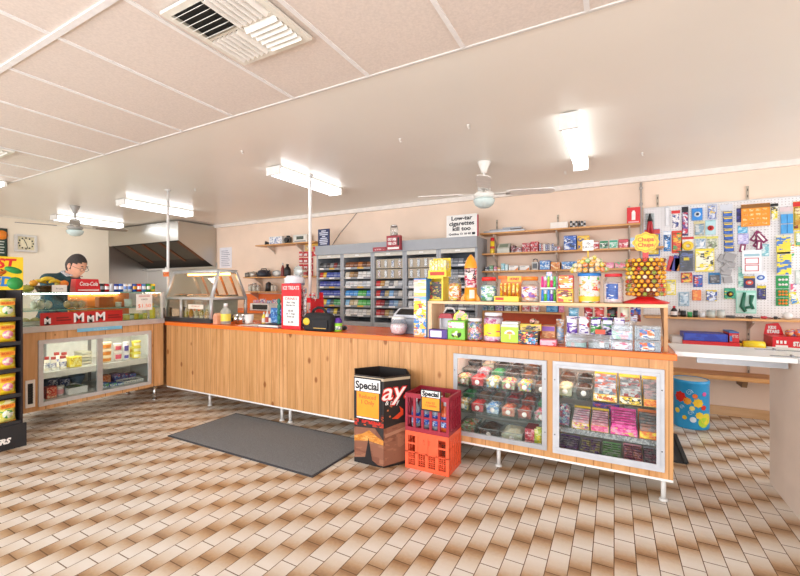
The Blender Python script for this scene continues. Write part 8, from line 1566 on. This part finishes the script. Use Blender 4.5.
# right window
zB1 = Z(605, 401, 2.87); zB2 = Z(605, 432, 2.87)
for z in (zB1, zB2): dshelf(B0, B1, z)
MB().box(B0, yi0-.024, zB2-.03, B1, yi0-.0205, zB2+.002).build('shelf_edge_strip', P(['#8a8e90','#b8bcbc','#6a6e70'], 90), counter_b)
bw = [X(p, 2.87) for p in (556, 574.8, 592, 618.5, 643, 662)]
def win_carton(p0, p1, z, h, d, body, cs, lab, Y=2.85, txt=None, **k):
    x0, x1 = X(p0, Y), X(p1, Y); return carton(((x0+x1)/2, Y+d/2, z), (x1-x0)*.96, h, d, M(body, .35), P(cs, 36), lab, **k)
z = zB1+.001
for r_ in range(2):
    for k, s in enumerate((['cream','choc'],['brown','dark'])[r_]):
        x0, x1 = X((556.5, 575.5)[k], 2.87), X((574, 592)[k], 2.87); sweet_tub((x0+x1)/2, 2.925+.16*r_, z+.035*r_, .092, .14, .07, SW[s], 'tub of %s sweets on the top shelf of the right window, %s row, %s one' % (word.get(s, s), rn[r_], ['left','right'][k]), sd=k+r_*3, tick=r_ == 0)
MB().box(B0+.004, 3.01, z-.0006, B0+.225, 3.16, z+.034).build('display_riser', M('#dfe2e0', .4), counter_b)
def bars_box(p0, p1, z, hb_, ht, cs_front, cs_bars, lab, n=6, front='#e8c02a', Y=2.85, d=.2, txt=None, tm=None, nb='chocolate bars in the right window'):
    x0, x1 = X(p0, Y), X(p1, Y); w = (x1-x0)*.96; x = (x0+x1)/2; t = thing('bar_display_box', lab, 'display box', (x, Y+d/2, z)); k = .003
    MB().box(-w/2,-d/2,.0005,w/2,d/2,k).box(-w/2,-d/2,k,w/2,-d/2+k,hb_).box(-w/2,d/2-k,k,w/2,d/2,ht).box(-w/2,-d/2+k,k,-w/2+k,d/2-k,hb_).box(w/2-k,-d/2+k,k,w/2,d/2-k,hb_).build('tray', M(front, .35), t)
    MB().box(-w*.48,-d/2-.0011,.003,w*.48,-d/2-.0003,hb_*.96).build('front_print', P(cs_front, 40), t)
    if txt: text(txt, hb_*.5, tm or WHITE, t, (0,-d/2-.002,hb_*.5), w=w*.7, bold=.001)
    m = lab.split(' display')[0]
    for i in range(n):
        y = -d/2+.006+(d-.02)*i/n; hh = hb_*.8+(ht-hb_)*(.35+.65*i/n); b = MB().box(-w*.46,0,.0005,w*.46,(d-.02)/n*.8,hh).build('sweet_bar', P(cs_bars, 26, i), None, (x, Y+d/2+y, z+.0035)); tag(b, '%s wrapped bar from the front, %s' % (ORD[i], lab.replace(' display box', ' box').replace('of the right window', 'right window')), 'sweet bar', nb)
bars_box(593, 617.5, z, .045, .16, ['#e8b428','#f0d86a','#d8502a','#f4f0e0'], ['#8a929a','#b8c0c8','#6a7888','#a85a4a'], 'pale orange display box on the top shelf of the right window', txt='HUBBA', tm=M('#c8402a'))
bars_box(619, 642, z, .045, .15, ['#e8c42a','#2c2a28','#e8c42a','#f0ecd8'], ['#7a8084','#a8b0b4','#8a3034','#5a6468'], 'black and yellow display box on the top shelf of the right window')
bars_box(643.5, 661.5, z, .045, .15, ['#f08a2a','#f4b04a','#d85a24'], ['#8a8e92','#a4888c','#6a7074'], 'bright orange display box at the right of the top shelf')
z = zB2+.001
x0, x1 = X(556, 2.87), X(570.5, 2.87); sweet_tub((x0+x1)/2, 2.93, z, (x1-x0)*.96, .14, .11, ['#6a5aa0','#c84a6a','#8ac0c8','#e4dce0','#4a3a6a'], 'tall tub of purple mixed sweets on the middle shelf of the right window', tick=False, cat='sweet tub')
bars_box(571.5, 589.5, z, .04, .1, ['#d8708a','#e8d84a','#6a3a8a','#f0d8e0'], ['#d88aa0','#b89aa8','#e0c8cc'], 'pink and yellow display box on the middle shelf of the right window')
bars_box(590.5, 609, z, .04, .1, ['#e06a94','#f0a0b8','#e84a8a'], ['#c88a98','#b87a8a','#d8b0b8'], 'rose pink display box on the middle shelf of the right window')
bars_box(610, 638, z, .045, .12, ['#e83a94','#f060a8','#d8e04a','#f0a0c8'], ['#e03a98','#f06ab0','#c82a80'], 'hot pink display box on the middle shelf of the right window', front='#e83a94')
bars_box(639, 661.5, z, .045, .13, ['#f07a2a','#f0a83a','#e8482a','#f4e04a'], ['#8a8484','#a87a6a','#6a6c6a'], 'orange red display box at the right of the middle shelf', front='#f07a2a')
win_carton(592, 620, z, .125, .1, '#4a3490', ['#4a3490','#7a5ac0','#2c2a60','#c83a5a'], 'purple carton standing behind the pink boxes on the middle shelf', 3.09); win_carton(624, 660, z, .12, .12, '#8a948c', ['#9aa49c','#7a847c','#aab4ac'], 'long grey green clear carton at the back of the middle shelf', 3.09)
for k, (pz, Y) in enumerate(((zB1+.001, 2.845), (zB2+.001, 2.845))):
    packet((X(555.5, 2.85)-.0+.004, 2.853, pz-.0+.0), .03, .06, .01, P(['#e8d83a','#c8b82a','#f0ecb0'], 30, k), 'yellow packet leaning at the left frame of the right window, %s shelf' % ['top','middle'][k])
z = .152
for k, (a, b_, cs, n_, hh) in enumerate([(556,577.5,['#5a4a68','#8a7a88','#a898a4','#6a3a8a'],'purple edged tray of grey sweets',.055),(578.5,600.5,['#a8966a','#c8b87a','#6a3a8a','#8a7a88'],'yellow and purple tray of sweets',.055),(601.5,622,['#5a9a4a','#a8b8a0','#7ab86a'],'green tray of sweets',.05),(623.5,644,['#a83a5a','#d88a6a','#6a2a5a','#e8a0a8'],'red and purple tray of sweet rolls',.06),(645,661.5,['#7a3a5a','#b87a8a','#9a9498'],'plum tray of sweet rolls',.06)]):
    x0, x1 = X(a, 2.86), X(b_, 2.86); t = thing('sweet_tray', n_+' on the floor of the right window', 'tray', ((x0+x1)/2, 2.98, z)); w = (x1-x0)*.96
    MB().box(-w/2,-.12,.0005,w/2,.12,.004).box(-w/2,-.12,.004,w/2,-.117,hh*.7).box(-w/2,.117,.004,w/2,.12,hh).box(-w/2,-.117,.004,-w/2+.003,.117,hh*.7).box(w/2-.003,-.117,.004,w/2,.117,hh*.7).build('tray_body', M(cs[-1], .35), t); m = MB()
    for i in range(6):
        for j in range(2): m.box(-w*.46+j*w*.47,-.112+i*.037,.0045,-w*.46+j*w*.47+w*.44,-.112+i*.037+.033,hh*(.7+.04*i))
    m.build('sweet_rolls', P(cs, 34, k), t)
# ================================================================== LIGHT, SKY, CAMERA
sc = bpy.context.scene
w = bpy.data.worlds.new('sky'); sc.world = w; w.use_nodes = True; nt = w.node_tree; nt.nodes.clear(); o = nt.nodes.new('ShaderNodeOutputWorld'); b = nt.nodes.new('ShaderNodeBackground'); b.inputs[0].default_value = col('#f2f4fa'); b.inputs[1].default_value = WORLD; nt.links.new(b.outputs[0], o.inputs[0])
def area(name, loc, rot, sx_, sy_, power, c='#ffffff'):
    l = bpy.data.lights.new(name, 'AREA'); l.shape = 'RECTANGLE'; l.size = sx_; l.size_y = sy_; l.energy = power; l.color = col(c)[:3]; o = bpy.data.objects.new(name, l); C.objects.link(o); o.location = loc; o.rotation_euler = rot; return o
# daylight entering through the shop front windows behind the camera
area('shopfront_daylight', (-.6, YF-.15, 1.25), (PI/2, 0, 0), 6.2, 2.1, DAY, '#f3f7ff')
area('shopfront_daylight_left', (-6.2, YF-.15, 1.25), (PI/2, 0, 0), 5.0, 2.1, DAY*.62, '#f3f7ff')
area('side_window_daylight', (XR+.2, 4.02, 1.25), (PI/2, 0, PI/2), 1.35, 1.7, 34, '#f6f8ff')
cam = bpy.data.cameras.new('camera'); cam.sensor_width = 36; cam.lens = 401/800*36; cam.shift_y = .00125; cam.clip_start = .05
co = bpy.data.objects.new('camera', cam); C.objects.link(co); co.location = (0, 0, H); co.rotation_euler = (PI/2, 0, TH); sc.camera = co
sc.view_settings.view_transform = VIEW; sc.view_settings.look = LOOK; sc.view_settings.exposure = EXPO; sc.view_settings.gamma = GAMMA
sc.cycles.transparent_max_bounces = 32
